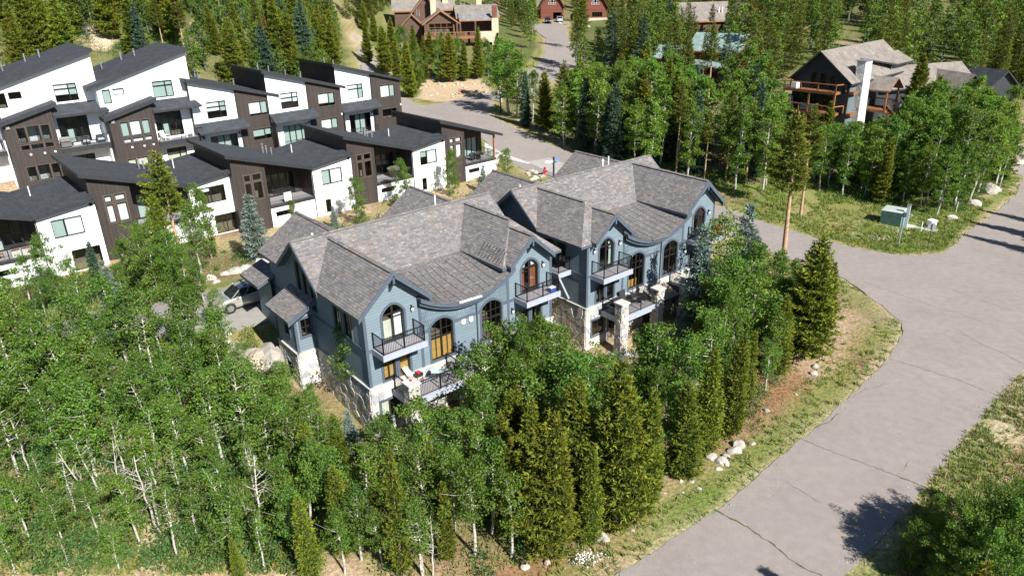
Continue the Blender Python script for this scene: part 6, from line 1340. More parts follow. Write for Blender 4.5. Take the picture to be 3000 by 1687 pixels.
def gen_aspen(seed, H, Rr, base, nleaf, csize, hue=(.085, .20, .035), lean=.3, sparse=0.0):
    """white stem, rising limbs, each limb carrying a few flat sprays of leaves with gaps between"""
    g = np.random.default_rng(seed); k = 9; t = np.linspace(0, 1, k)
    tr = np.c_[np.cumsum(g.normal(0, .07*H/8, k))*lean+lean*.5*t*t*g.normal(), np.cumsum(g.normal(0, .07*H/8, k))*lean+lean*.4*t*t*g.normal(), t*H*.97]; tr[0, :2] = 0
    r0 = .0105*H+.035; wood = [tube(tr, r0*(1-.85*t)+.008)]
    nl = int(15+H*1.5+Rr*3); cc, rad = [], []; a = g.random()*6.28
    lob = 1+.35*np.sin(np.linspace(0, 6.283, 9)+g.random()*6.28)
    for i in range(nl):
        f = (i+g.random())/nl; h = base+(1-base)*f*.97; a += 2.4+g.normal()*.5
        prof = Rr*np.sin(np.pi*np.clip(f*.82+.14, 0, 1))**.8*np.interp(a % 6.283, np.linspace(0, 6.283, 9), lob)*g.uniform(.55, 1.2)
        p0 = np.array([np.interp(h, t, tr[:, 0]), np.interp(h, t, tr[:, 1]), h*H*.97]); el = .25+.6*f+g.normal()*.15
        d = np.array([np.cos(a), np.sin(a), np.tan(el)]); e = p0+d*prof; mid = p0+d*prof*.5-np.array([0, 0, .06*prof])
        wood.append(tube([p0, mid, e], [.006*H*(1-.6*f)+.008, .012, .005], 4))
        for q in range(2+int(prof*2.2)):
            s = g.uniform(.35, 1.05); c = p0+(e-p0)*s+np.array([g.normal()*.22, g.normal()*.22, g.normal()*.12])*prof; cc.append(c); rad.append(g.uniform(.20, .38)*(.6+.28*Rr))
    for q in range(5): cc.append(tr[-1]+np.array([g.normal()*.15, g.normal()*.15, g.uniform(-.6, .25)])*(1+H/12)); rad.append(.22+.05*Rr)
    cc = np.array(cc); rad = np.array(rad); n = len(cc); w = rad**2*g.uniform(.5, 1.5, n); per = np.maximum(5, (nleaf*w/w.sum()).astype(int)); idx = np.repeat(np.arange(n), per); m = len(idx)
    th = g.random(m)*6.283; rr = np.sqrt(g.random(m))*1.25; c = cc[idx]+np.c_[np.cos(th)*rr, np.sin(th)*rr, g.normal(size=m)*.42-.22*rr*rr]*rad[idx][:, None]
    V, F = cards(c, csize*(.6+.7*g.random(m)), g, aspect=.8, flat=.35)
    cl = (.72+.56*g.random(n))[idx]*(.78+.44*g.random(m)); yel = (g.random(n)[idx]*.6*g.random(m))[:, None]
    col = np.array(hue)[None]*(1-yel)+np.array([hue[0]*2.0, hue[1]*1.22, hue[2]*.8])[None]*yel
    return join(wood), (V, F, col*cl[:, None])
def gen_conifer(seed, H, Rr, base, dens, hue, tip, up0=.1, up1=.7, tuft=.17, kind='pine', droop=0.0, gaps=0.0):
    g = np.random.default_rng(seed); t = np.linspace(0, 1, 8); tr = np.c_[np.cumsum(g.normal(0, .02, 8)), np.cumsum(g.normal(0, .02, 8)), t*H]; tr[0, :2] = 0
    wood = [tube(tr, (.011*H+.03)*(1-.93*t)+.006)]; C, A, S, K = [], [], [], []
    z = base*H; lob = 1+.34*np.sin(np.linspace(0, 2*np.pi, 9)*g.integers(1, 3)+g.random()*6)
    while z < H*.985:
        f = (z/H-base)/(1-base); L = Rr*((1-f)**.75)*(.55+.45*min(1, f*6+.25))+.10
        nb = int(max(4, (5+2.2*L)*dens)); a0 = g.random()*6.28
        for b in range(nb):
            if g.random() < gaps: continue
            a = a0+b*6.283/nb+g.normal()*.18; l = L*g.uniform(.62, 1.18)*np.interp(a % 6.283, np.linspace(0, 6.283, 9), lob); el = up0+(up1-up0)*f+g.normal()*.12
            d = np.array([np.cos(a)*np.cos(el), np.sin(a)*np.cos(el), np.sin(el)]); p0 = np.array([0, 0, z+g.normal()*.08])
            n = max(3, int(l/(.15 if kind == 'pine' else .12)))
            s = np.linspace(.22, 1, n)
            pts = p0+d*(s*l)[:, None]+np.array([0, 0, 1])*((.16 if kind == 'pine' else -droop)*l*(s**2))[:, None]
            side = np.array([-np.sin(a), np.cos(a), 0]); wdt = (.30 if kind == 'pine' else .34)*l*(1-s*.75)+.05
            for q in ((0,) if l < .35 else (-1, 0, 1)):
                pp = pts+side*(q*wdt)[:, None]+g.normal(size=pts.shape)*.05
                C.append(pp); A.append(np.repeat((d+side*q*.7+np.array([0, 0, .25 if kind == 'pine' else -.05]))[None], n, 0)); K.append(s*(.7+.3*g.random(n)))
            if l > .7 and g.random() < .35: wood.append(tube([p0, p0+d*l*.5, p0+d*l*.95], [.018, .012, .005], 3))
        z += (.20 if kind == 'pine' else .24)*(1+.5*(1-f))
    C = np.concatenate(C); A = np.concatenate(A); K = np.concatenate(K); m = 5 if kind == 'pine' else 4; C = np.repeat(C, m, 0); A = np.repeat(A, m, 0); K = np.repeat(K, m)
    ax = unit(unit(A)+g.normal(size=A.shape)*.55); sz = tuft*(.55+.55*g.random(len(C)))
    V, F = cards(C+ax*(sz*.5)[:, None], sz, g, axis=ax, aspect=.22)
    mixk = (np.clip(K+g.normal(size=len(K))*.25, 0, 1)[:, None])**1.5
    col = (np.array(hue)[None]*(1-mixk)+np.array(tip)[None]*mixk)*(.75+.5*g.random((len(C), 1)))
    return join(wood), (V, F, col)
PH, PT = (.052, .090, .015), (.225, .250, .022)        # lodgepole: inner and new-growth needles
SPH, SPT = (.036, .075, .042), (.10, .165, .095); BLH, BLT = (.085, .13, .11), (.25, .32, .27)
AH = (.105, .205, .030)
LIB = {}
def lib(kind, gens, lm, bm):
    LIB[kind] = []
    for wood, (V, F, col) in gens:
        H = float(V[:, 2].max()); w = np_mesh(kind+'_trunk', wood[0], wood[1], mats=(bm,), smooth=True); c = np_mesh(kind+'_crown', V, F, col, mats=(lm,))
        f = np.concatenate([F, wood[1]+len(V)]); one = np_mesh(kind, np.concatenate([V, wood[0]]), f, np.concatenate([col, np.full((len(wood[1]), 3), .3)]), mats=(lm, bm))
        one.polygons.foreach_set('material_index', np.r_[np.zeros(len(F), np.int32), np.ones(len(wood[1]), np.int32)])
        LIB[kind].append((H, w, c, one))
lib('aspen', [gen_aspen(100+i, 7.0, (1.35, 1.1, 1.5, 1.2, 1.4, 1.0)[i], (.30, .38, .24, .42, .34, .36)[i], 3300, .068, AH, lean=.6) for i in range(6)], LEAF, BARKW)
lib('tall_aspen', [gen_aspen(200+i, 12.0, (1.9, 1.6, 2.2, 1.75, 2.0)[i], (.22, .34, .18, .38, .26)[i], 6200, .10, (.125, .235, .030), lean=.7) for i in range(5)], LEAF, BARKW)
lib('round_aspen', [gen_aspen(300+i, 8.0, (2.3, 2.0, 2.6)[i], .06, 10000, .078, AH, lean=.4) for i in range(3)], LEAF, BARKW)
lib('thin_aspen', [gen_aspen(350+i, 7.0, (.8, .9, .7)[i], .42, 700, .08, AH, lean=1.1) for i in range(3)], LEAF, BARKW)
lib('pine', [gen_conifer(400+i, 8.0, (1.75, 1.5, 1.35, 1.6)[i], .03, 1.0, PH, PT) for i in range(4)], NEED, BARKB)
lib('slim_pine', [gen_conifer(450+i, 9.0, (1.15, 1.0, 1.25)[i], .08, .9, PH, PT) for i in range(3)], NEED, BARKB)
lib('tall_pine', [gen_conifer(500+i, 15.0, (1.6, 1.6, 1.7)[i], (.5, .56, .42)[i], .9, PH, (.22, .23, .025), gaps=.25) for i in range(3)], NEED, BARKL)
lib('hill_pine', [gen_conifer(550+i, 12.0, (2.1, 1.8, 2.3, 1.95)[i], .08, .75, (.056, .092, .015), (.225, .250, .022), tuft=.24, gaps=.10) for i in range(4)], NEED, BARKB)
lib('spruce', [gen_conifer(600+i, 9.0, (1.7, 1.4, 1.25)[i], .04, 1.1, SPH, SPT, -.15, .35, .2, 'spruce', .12) for i in range(3)], NEED, BARKB)
lib('blue_spruce', [gen_conifer(650+i, 6.0, (1.35, 1.1)[i], .03, 1.1, BLH, BLT, -.1, .4, .17, 'spruce', .08) for i in range(2)], NEED, BARKB)
lib('brown_pine', [gen_conifer(690, 11.0, 1.3, .15, .7, (.16, .075, .03), (.26, .12, .05), gaps=.15)], NEED, BARKB)
def gen_dead(seed, H):
    g = np.random.default_rng(seed); t = np.linspace(0, 1, 7); tr = np.c_[np.cumsum(g.normal(0, .07, 7)), np.cumsum(g.normal(0, .07, 7)), t*H]; tr[0, :2] = 0; P = [tube(tr, .07*(1-.8*t)+.01)]
    for i in range(16):
        h = g.uniform(.35, .98); p = np.array([np.interp(h, t, tr[:, 0]), np.interp(h, t, tr[:, 1]), h*H]); a = g.random()*6.28; l = (1-h*.6)*H*.2; d = np.array([np.cos(a), np.sin(a), .5]); q = p+d*l
        P.append(tube([p, p+d*l*.5+g.normal(size=3)*.08, q], [.025, .016, .006], 4))
        for _ in range(2): P.append(tube([p+d*l*.55, p+d*l*.8+g.normal(size=3)*.25], [.01, .004], 3))
    return join(P)
DEAD = [np_mesh('dead_tree', *gen_dead(700+i, 5.5), mats=(BARKW if i % 2 else BARKD,), smooth=True) for i in range(3)]
CATN = {'aspen': 'aspen_tree', 'tall_aspen': 'aspen_tree', 'round_aspen': 'aspen_tree', 'thin_aspen': 'aspen_tree', 'pine': 'pine_tree', 'slim_pine': 'pine_tree', 'tall_pine': 'pine_tree', 'hill_pine': 'pine_tree', 'spruce': 'spruce_tree', 'blue_spruce': 'spruce_tree', 'brown_pine': 'dead_pine_tree'}
PLACED = []; FAR = []
def tree(kind, x, y, H, label, group=None, parts=True, wide=1.0, sink=.12, var=None):
    Hm, w, c, one = LIB[kind][R.randrange(len(LIB[kind])) if var is None else var]; s = H/Hm; sx = s*wide*R.uniform(.92, 1.1); z = h1(x, y)-sink; rz = R.uniform(0, 6.28)
    PLACED.append((x, y))
    if group in ZONED:
        u_, v_ = pxof(x, y, h1(x, y)); z_ = [t for lim, t in ZONED[group] if u_ < lim][0]
        size = 'small' if H < 4.3 else ('tall' if H > 6.6 else 'mid-sized'); shp = {'round_aspen': 'broad bushy aspen', 'thin_aspen': 'sparse thin aspen', 'aspen': 'slender aspen', 'pine': 'dense olive pine', 'slim_pine': 'narrow olive pine'}.get(kind, kind)
        label = size+' '+shp+' '+z_
    cat = 'spruce' if 'spruce' in kind else ('aspen' if 'aspen' in kind else 'pine')
    if parts:
        r = thing(CATN[kind], label, cat, (x, y, z), rz, group); r.scale = (sx, sx, s); r.rotation_euler = (R.uniform(-.03, .03), R.uniform(-.03, .03), rz)
        link(bpy.data.objects.new('trunk', w), r); link(bpy.data.objects.new('crown', c), r); return r
    o = link(bpy.data.objects.new(CATN[kind], one)); o.location = (x, y, z); o.scale = (sx, sx, s); o.rotation_euler = (R.uniform(-.03, .03), R.uniform(-.03, .03), rz); return tag(o, label, cat, group)
ZONED = {'pines between the duplexes and the road': [(1350, 'below the golden-blind corner of the nearer duplex'), (1700, 'in the pine clump between nearer duplex and road'), (2000, 'between the stone-pillared decks and the road bank'), (9999, 'near the lone bare-trunked pine by the junction')],
 'aspens between the duplexes and the road': [(1100, 'below the side bay corner of the nearer duplex'), (1400, 'below the nearer duplex deck of stone pillars'), (1700, 'screening the terracotta-draped half of the nearer duplex'), (2000, 'before the decks of the farther duplex'), (9999, 'at the far end of the farther duplex')],
 'aspens of the dense grove': [(250, 'in the dense grove below the orange-chair townhouse'), (560, 'in the heart of the dense aspen grove'), (9999, 'at the grove edge by the driveway and boulders')]}
def tall(u, v, vt):
    """ground point at pixel (u, v) and the height that brings the tree top to row vt"""
    x, y, z = gp(u, v); lo, hi = 0.3, 40.0
    for _ in range(30):
        m = (lo+hi)/2
        if pxof(x, y, z+m)[1] > vt: lo = m
        else: hi = m
    return x, y, lo
def T(kind, u, v, vt, label, group=None, wide=1.0, **k):
    x, y, H = tall(u, v, vt); return tree(kind, x, y, H, label, group, wide=wide, **k)
RP = 'pines between the duplexes and the road'; RA = 'aspens between the duplexes and the road'
lp, la = 'dense olive-green pine between the blue duplexes and the road', 'bright green aspen between the blue duplexes and the road'
for k, u, v, vt, wd in (('pine',1566,1450,1150,.9),('pine',1616,1600,1178,1.0),('pine',1800,1530,1031,1.0),('pine',1700,1500,1090,1.0),('pine',1892,1465,1127,.85),('pine',2140,1275,967,.9),('pine',2060,1330,1010,.8),
                        ('pine',2365,1030,675,1.15),('pine',2280,1090,850,.9),('slim_pine',1180,1690,1305,.8),('slim_pine',1310,1640,1395,.9),('slim_pine',915,1700,1432,.9),('pine',1480,1560,1290,.8),('slim_pine',2190,1180,960,.8),('slim_pine',2420,960,760,1.0),('pine',2385,960,720,.9),('pine',1720,1590,1300,.7),('slim_pine',700,1700,1560,1.0)):
    T(k, u, v, vt, lp, RP, wd)
for k, u, v, vt, wd in (('aspen',1035,1200,940,1.0),('aspen',1255,1430,1150,1.1),('aspen',1200,1470,1230,1.0),('aspen',1420,1450,1212,1.0),('round_aspen',1555,1230,900,.62),('aspen',1500,1210,960,1.0),('aspen',1620,1200,960,1.0),('round_aspen',1885,1190,935,.6),('aspen',1670,1300,1060,1.0),
                        ('aspen',1950,1230,1020,1.0),('aspen',2110,1080,800,1.0),('aspen',2160,1010,690,1.1),('aspen',2220,960,720,1.0),('aspen',1330,1560,1290,1.0),('aspen',1390,1630,1330,1.0),('round_aspen',1330,1500,1300,.8),('aspen',1250,1560,1300,1.0),('aspen',1440,1560,1270,1.0),('aspen',1000,1560,1300,1.0),('aspen',1080,1530,1290,1.0),
                        ('aspen',960,1500,1260,1.0),('aspen',1130,1440,1200,.9),('aspen',880,1440,1180,1.0),('aspen',940,1380,1170,1.0),('aspen',2240,1100,900,1.0),('aspen',2300,990,800,1.0),('aspen',1980,1340,1090,1.0),('aspen',2010,1250,960,1.0),('aspen',2060,1190,880,1.0),('aspen',2230,1020,800,1.1),('aspen',1790,1290,1080,1.0),('aspen',1740,1210,1020,1.0),('round_aspen',1840,1310,1120,.7),
                        ('aspen',1480,1250,935,1.1),('round_aspen',1530,1270,900,.55),('round_aspen',1585,1260,905,.55),('aspen',1635,1240,935,1.1),('aspen',1450,1290,1000,1.1),('aspen',1410,1350,1080,1.1),('round_aspen',1870,1210,950,.55),('aspen',1910,1220,940,1.1),('aspen',1935,1200,980,1.1),('aspen',1560,1340,1040,1.1),('aspen',1660,1340,1010,1.1),('aspen',1720,1280,1010,1.1),('aspen',1790,1240,1040,1.0),('aspen',1820,1230,1050,1.0),('aspen',1350,1420,1190,1.1),('aspen',1300,1400,1180,1.0),('aspen',1160,1370,1190,1.0),('aspen',2070,1090,800,1.2),('round_aspen',2110,1120,830,.6),('aspen',1060,1640,1420,1.0),('aspen',1010,1680,1480,1.0),('aspen',1240,1680,1440,1.0),('aspen',870,1600,1420,1.0),('aspen',820,1530,1330,1.0)):
    T(k, u, v, vt, la, RA, wd)
T('blue_spruce', 2030, 1010, 648, 'narrow dark spruce against the far end of the farther duplex', wide=.7)
for u, v, vt, kk in ((2165,900,588,'blue_spruce'),(2190,890,660,'blue_spruce'),(2120,960,740,'spruce')): T(kk, u, v, vt, 'silvery spruce crowding the far corner of the farther duplex', 'spruces at the far duplex corner', .85)
for u, v, vt, wd in ((2135,930,600,1.0),(2100,1010,700,1.2),(2140,1060,760,1.3),(2190,1060,800,1.2),(2260,930,720,.9),(2275,960,760,.9)): T('aspen', u, v, vt, la, RA, wd)
T('blue_spruce', 1035, 1330, 1195, 'small silver-blue spruce before the stone storey of the nearer duplex')
T('tall_pine', 2290, 822, 318, 'lone tall pine with a bare tan trunk on the verge by the street', wide=1.35, var=1); T('tall_pine', 2345, 632, 300, 'tall pine with its crown behind the lone bare-trunked pine', wide=1.1)
# between the townhouses and the duplexes
T('blue_spruce', 755, 762, 564, 'blue spruce standing alone before the sheet-hung townhouse deck')
T('tall_pine', 553, 835, 432, 'tall ragged pine before the lower-row townhouses', wide=1.3); T('hill_pine', 505, 850, 560, 'olive pine crowded under the tall ragged pine', wide=.9)
la2 = 'young aspen planted in front of the lower-row townhouses'
for u, v, vt, wd in ((620,755,522,1.3),(1051,656,495,1.3),(1192,612,453,1.3),(1321,575,422,1.3),(863,656,580,1.0),(1484,552,430,1.2),(600,905,765,1.1),(640,965,840,1.1),(560,905,700,1.3),(520,885,640,1.3),(470,880,620,1.3),(160,890,670,1.3),(230,900,730,1.3),(90,900,740,1.1),(440,850,640,1.3),(390,860,690,1.3),(590,800,580,1.0)): T('aspen' if wd < 1.25 else 'round_aspen', u, v, vt, la2, 'young townhouse aspens', wd if wd < 1.25 else .62)
for u, v, vt, lab in ((985,671,599,'small blue spruce between the lower townhouses and the duplex roof'),(1417,560,481,'small blue spruce beside the cedar-post townhouse deck'),(330,905,760,'small blue spruce at the edge of the aspen grove'),(300,860,700,'slim olive spruce at the foot of the brown townhouse bay')): T('blue_spruce' if 'blue' in lab else 'spruce', u, v, vt, lab, wide=.9)
T('pine', 560, 880, 800, 'low bushy pine at the corner of the driveway', wide=1.6)
# roadside clump at the lower right, and pines beyond the frame that shade the junction
for u, v, vt, wd in ((2790,1690,1440,.9),(2880,1640,1390,.8),(2960,1700,1420,1.0),(2840,1790,1530,.9),(2740,1730,1550,.7),(2960,1560,1370,.7),(2715,1590,1430,.9),(2660,1650,1500,.8),(2830,1700,1470,1.0),(2900,1720,1450,1.0),(2960,1640,1400,1.0),(2780,1760,1560,.9),(2900,1800,1560,1.0),(3000,1780,1500,1.0)): T('round_aspen', u, v, vt, 'dense leafy aspen clump by the roadside casting shade on the road', 'leafy roadside clump', wd)
for x, y, H in ((53.5,62.5,9.5),(56.5,66.5,10),(58,61,9),(60,70,10),(16.8,19.5,7.5)): tree('slim_pine', x, y, H, 'pine beyond the road bend', 'pines beyond the road bend')

# ---- scattered woods
BLD = [((-8.6,37.85),AZ,-2.6,15.8,-3.2,17),((5.35,48.25),AZ,-2,15.8,-3.2,15)]+[((f.location.x,f.location.y),TAZ,-4.5,10.8,-1.5,11.5) for f in FU]+[((-33.3,91.8),TAZ,-6.5,6,-2,11.5),((-26,97.4),TAZ,-6.5,6,-2,11.5),((-19.25,106.2),TAZ,-6.5,6,-2,11.5)]+[((t.location.x,t.location.y),TAZ,-11.5,.8,-3,11.5) for t in TU]+\
      [((45.2,102.9),math.radians(42),-1.5,23,-9,9),((60,108),math.radians(16),-4,27,-8,7),((-12.1,195.1),math.radians(8),-17,12,-5,20),((11.2,248.9),0,-2,9,-14,12),((24.2,242.5),0,-2,9,-6,12),((34.5,143),math.radians(-38),-10,10,-4,10),((50,185),.1,-11,10,-6,9),((80,182),.5,-2,12,-2,9)]
def blocked(x, y):
    for (ox, oy), a, x0, x1, y0, y1 in BLD:
        dx, dy = x-ox, y-oy; s = dx*math.cos(a)+dy*math.sin(a); t = -dx*math.sin(a)+dy*math.cos(a)
        if x0 < s < x1 and y0 < t < y1: return True
    i = min(max(int(np.searchsorted(gx, x)), 0), len(gx)-1); j = min(max(int(np.searchsorted(gy, y)), 0), len(gy)-1)
    return bool(droad[j, i] < 1.6)
def pip(poly, x, y):
    c = False; n = len(poly); j = n-1
    for i in range(n):
        (x0, y0), (x1, y1) = poly[i], poly[j]
        if (y0 > y) != (y1 > y) and x < (x1-x0)*(y-y0)/(y1-y0)+x0: c = not c
        j = i
    return c
KEEP = [(2310,130,2600,330,103),(2590,190,2700,250,108),(1180,0,1480,105,190),(1440,60,1470,110,190),(1582,0,1662,78,240),(1715,0,1780,70,240),(1575,70,1665,165,235),(2050,95,2120,135,138),(2075,160,2100,215,138),(2060,22,2105,55,183),(2470,55,2520,85,200),(205,60,335,120,150),(0,95,1230,700,84),(1240,235,1440,290,150),(1010,60,1150,240,170),(1250,270,1480,360,140)]
def ok_view(x, y, H, rad):
    z = h1(x, y); u0, v0 = pxof(x, y, z+H); u1, v1 = pxof(x, y, z); d = math.hypot(x, y); w = rad*FPX/max(d, 1); uc = (u0+u1)/2
    for a, b, c, e, dk in KEEP:
        if d < dk and uc+w > a and uc-w < c and v0 < e and v1-(v1-v0)*.15 > b: return False
    return True
def scatter(poly, n, dmin, kinds, hr, label, group, vlim=None, parts=True, cell=None, view=True, far=False, clear=()):
    """kinds: list of (kind, weight); vlim: polyline of the highest photo row a top may reach at each column"""
    P_ = np.array(poly); lo, hi = P_.min(0), P_.max(0); got = []; tries = 0; ks = [k for k, w in kinds for _ in range(w)]
    near_ = [p for p in PLACED]
    while len(got) < n and tries < n*40:
        tries += 1; x, y = R.uniform(lo[0], hi[0]), R.uniform(lo[1], hi[1])
        if not pip(poly, x, y): continue
        if any((x-a)**2+(y-b)**2 < dmin**2 for a, b in got) or any((x-a)**2+(y-b)**2 < (dmin*.6)**2 for a, b in near_) or blocked(x, y): continue
        k = R.choice(ks); H = R.uniform(*hr)*(1.0 if 'thin' not in k else .9)
        if vlim:
            z = h1(x, y); u, v = pxof(x, y, z+H); lim = np.interp(u, [q[0] for q in vlim], [q[1] for q in vlim])
            while v < lim and H > hr[0]*.55: H *= .93; u, v = pxof(x, y, z+H)
            if v < lim: continue
        if view and not ok_view(x, y, H, 1.2): continue
        if clear:
            uu, vv_ = pxof(x, y, h1(x, y)+H*.5)
            if any(a < uu < c and b < vv_ < e for a, b, c, e in clear): continue
        got.append((x, y))
        if far: FAR.append((k, x, y, H)); PLACED.append((x, y)); continue
        lab = label[k] if isinstance(label, dict) else label
        tree(k, x, y, H, lab[0] if isinstance(lab, tuple) else lab, lab[1] if isinstance(lab, tuple) else group, parts=parts)
    return got
# aspen grove on the near left
GROVE = G([(5,830),(60,900),(330,880),(420,800),(600,850),(640,960),(690,1075),(820,1090),(930,1210),(960,1330),(830,1400),(500,1430),(200,1400),(5,1420)]) 
GL = ('slender aspen with a white trunk in the dense grove beside the nearer duplex', 'aspens of the dense grove')
scatter(GROVE, 118, 1.5, [('aspen', 5), ('thin_aspen', 1)], (4.8, 7.6), GL[0], GL[1], vlim=[(0,800),(200,790),(400,740),(560,860),(650,960),(700,1030),(840,1060),(900,1130),(1000,1230)], view=False)
GROVE2 = G([(5,1430),(300,1410),(800,1400),(850,1500),(880,1680),(500,1680),(5,1680)])
scatter(GROVE2, 42, 1.4, [('thin_aspen', 3), ('aspen', 4)], (2.2, 5.2), {'thin_aspen': ('sparse young aspen with a bare white stem on the open lower slope', 'sparse aspens on the lower slope'), 'aspen': ('small leafy aspen on the open lower slope of the grove', 'small aspens on the lower slope')}, None, view=False)
for u, v, i in ((95,1400,1),(300,1530,0),(470,1560,2),(640,1380,0),(770,1600,1),(365,1500,0),(1240,1690,1),(1268,1690,0),(20,1310,0)):
    x, y, z = gp(u, v); o = link(bpy.data.objects.new('dead_tree', DEAD[i])); o.location = (x, y, z-.1); o.rotation_euler = (R.uniform(-.15,.15), R.uniform(-.15,.15), R.uniform(0,6)); s = R.uniform(.6,.95); o.scale = (s, s, s); tag(o, 'leafless grey-white dead aspen among the grove', 'dead tree', 'dead aspens')
# more filling between duplexes and road
FRONT = G([(880,1240),(1120,1330),(1440,1330),(1700,1230),(1960,1120),(2130,950),(2250,900),(2380,880),(2330,1080),(2200,1230),(2050,1370),(1850,1510),(1650,1600),(1420,1690),(900,1690)])
VL = [(850,1090),(960,1190),(1080,1290),(1330,1280),(1450,1080),(1600,1040),(1720,1130),(1860,1080),(1990,960),(2060,840),(2200,740),(2450,760)]
scatter(FRONT, 40, 1.9, [('aspen', 4), ('pine', 1)], (3.6, 6.5), {'aspen': (la, RA), 'pine': (lp, RP)}, None, vlim=VL, view=False)
# wood east of the street
WOOD1 = [(11,101),(20,90.5),(29,87),(37,86),(41,92),(36,100),(38,112),(30,125),(20,128),(10,122),(6.5,112)]
la3 = {'tall_aspen': ('tall white-stemmed aspen in the wood between the street and the chalet', 'tall aspens of the street wood'), 'hill_pine': ('olive pine among the tall aspens between the street and the chalet', 'pines of the street wood'), 'tall_pine': ('bare-trunked pine rising above the aspens between the street and the chalet', 'bare-trunked pines of the street wood'), 'spruce': ('dark spruce in the wood between the street and the chalet', 'spruces of the street wood')}
scatter(WOOD1, 95, 2.0, [('tall_aspen', 6), ('hill_pine', 1), ('tall_pine', 1), ('spruce', 1)], (9, 13), la3, None)
WOOD2 = G([(2330,545),(2420,575),(2540,590),(2650,610),(2740,632),(2820,618),(2930,550),(2980,505)]) + [(74,108),(80,118),(66,116),(52,101),(42,99),(38,104)]
la4 = {'tall_aspen': ('tall dark-leaved aspen in the thicket below the chalet', 'aspens below the chalet'), 'hill_pine': ('olive pine standing in the thicket below the chalet', 'pines below the chalet'), 'aspen': ('low leafy aspen at the edge of the thicket below the chalet', 'low aspens below the chalet')}
scatter(WOOD2, 130, 1.7, [('tall_aspen', 6), ('hill_pine', 1), ('aspen', 2)], (7.5, 12), la4, None, vlim=[(2100,320),(2300,360),(2480,350),(2590,345),(2680,230),(2800,215),(3000,200)])
for u, v, vt, wd in ((2405,480,290,1.0),(2660,400,150,1.1),(2710,430,210,1.0)): T('hill_pine', u, v, vt, 'broad olive pine beside the black chalet', 'broad pines by the chalet', wd)
WOOD3 = [(4,150),(14,155),(26,150),(32,132),(44,128),(44,150),(36,175),(22,190),(12,185)]
scatter(WOOD3, 80, 2.6, [('tall_aspen', 5), ('hill_pine', 3), ('tall_pine', 2), ('spruce', 1)], (9, 14), {k: (v[0].replace('between the street and the chalet', 'behind the street wood toward the barns'), v[1].replace('street wood', 'barn lane wood')) for k, v in la3.items()}, None, far=True)
WOOD4 = [(44,130),(62,122),(90,128),(110,150),(100,175),(70,170),(48,165)]
scatter(WOOD4, 75, 3.0, [('tall_aspen', 3), ('hill_pine', 3), ('tall_pine', 2)], (9, 14), {'tall_aspen': ('tall aspen in the wood behind the black chalet', 'aspens behind the chalet'), 'hill_pine': ('olive pine in the wood behind the black chalet', 'pines behind the chalet'), 'tall_pine': ('bare-trunked pine in the wood behind the black chalet', 'bare-trunked pines behind the chalet')}, None, far=True)
# pines in front of the lodge, junction trees
ROW = G([(1180,270),(1230,235),(1330,215),(1440,215),(1480,190),(1420,150),(1300,150),(1180,170),(1120,120),(1060,60),(1040,80),(1130,200)])
for u, v, vt, kk in ((1080,190,62,0),(1130,222,72,0),(1165,252,98,0),(1200,287,115,0),(1243,242,100,0),(1285,238,96,1),(1322,242,92,0),(1362,238,112,0),(1402,232,74,0),(1432,224,102,1),(1462,218,92,0),(1185,205,62,1),(1150,172,47,0),(1100,125,22,0),(1072,92,2,0),(1215,175,70,0),(1265,190,88,0),(1225,260,130,1),(1345,225,98,1),(1300,215,90,0)):
    T('hill_pine' if not kk else 'round_aspen', u, v, vt, 'bushy olive pine on the bank below the log lodge' if not kk else 'leafy aspen on the bank below the log lodge', 'pines below the lodge' if not kk else 'aspens below the lodge', 1.0 if not kk else .7, parts=False)
for u, v, vt, k, wd in ((1492,335,105,'tall_aspen',1.5),(1515,345,140,'tall_aspen',1.2),(1470,300,110,'tall_aspen',1.3),(1540,370,205,'spruce',.9),(1600,385,205,'hill_pine',1.1),(1560,360,200,'aspen',1.0)): T(k, u, v, vt, 'roadside tree clustered at the corner of the upper junction', 'trees at the upper junction', wd)
for u, v, vt in ((1205,288,180),(1222,262,170)): T('hill_pine', u, v, vt, 'low olive pine at the street end of the upper townhouses', 'pines at the upper row end', 1.0)
for u, v, vt in ((1703,205,-30),(2075,290,60)): T('tall_pine', u, v, vt, 'very tall bare-trunked pine standing above the wood by the barn lane', 'very tall lane pines', 1.0)
# hillside behind the upper row
HILL = [(-112,112),(-80,96),(-62,100),(-50,110),(-40,114),(-31,120),(-27,128),(-33,150),(-42,178),(-60,185),(-110,170)]
lh_ = {'hill_pine': ('olive-green pine on the hillside above the townhouses', 'hillside pines'), 'tall_pine': ('bare-trunked lodgepole on the hillside above the townhouses', 'hillside lodgepoles'), 'spruce': ('dark spruce on the hillside above the townhouses', 'hillside spruces')}
scatter(HILL, 170, 2.6, [('hill_pine', 6), ('tall_pine', 2), ('spruce', 1)], (7, 12.5), lh_, None, parts=False, view=False, clear=[(195,40,340,150)])
scatter(HILL, 260, 1.7, [('tall_aspen', 3), ('aspen', 3)], (4.5, 9), '', None, far=True, view=False, clear=[(195,40,340,150)])
T('brown_pine', 790, 165, 40, 'rust-brown dead pine above the upper townhouses')
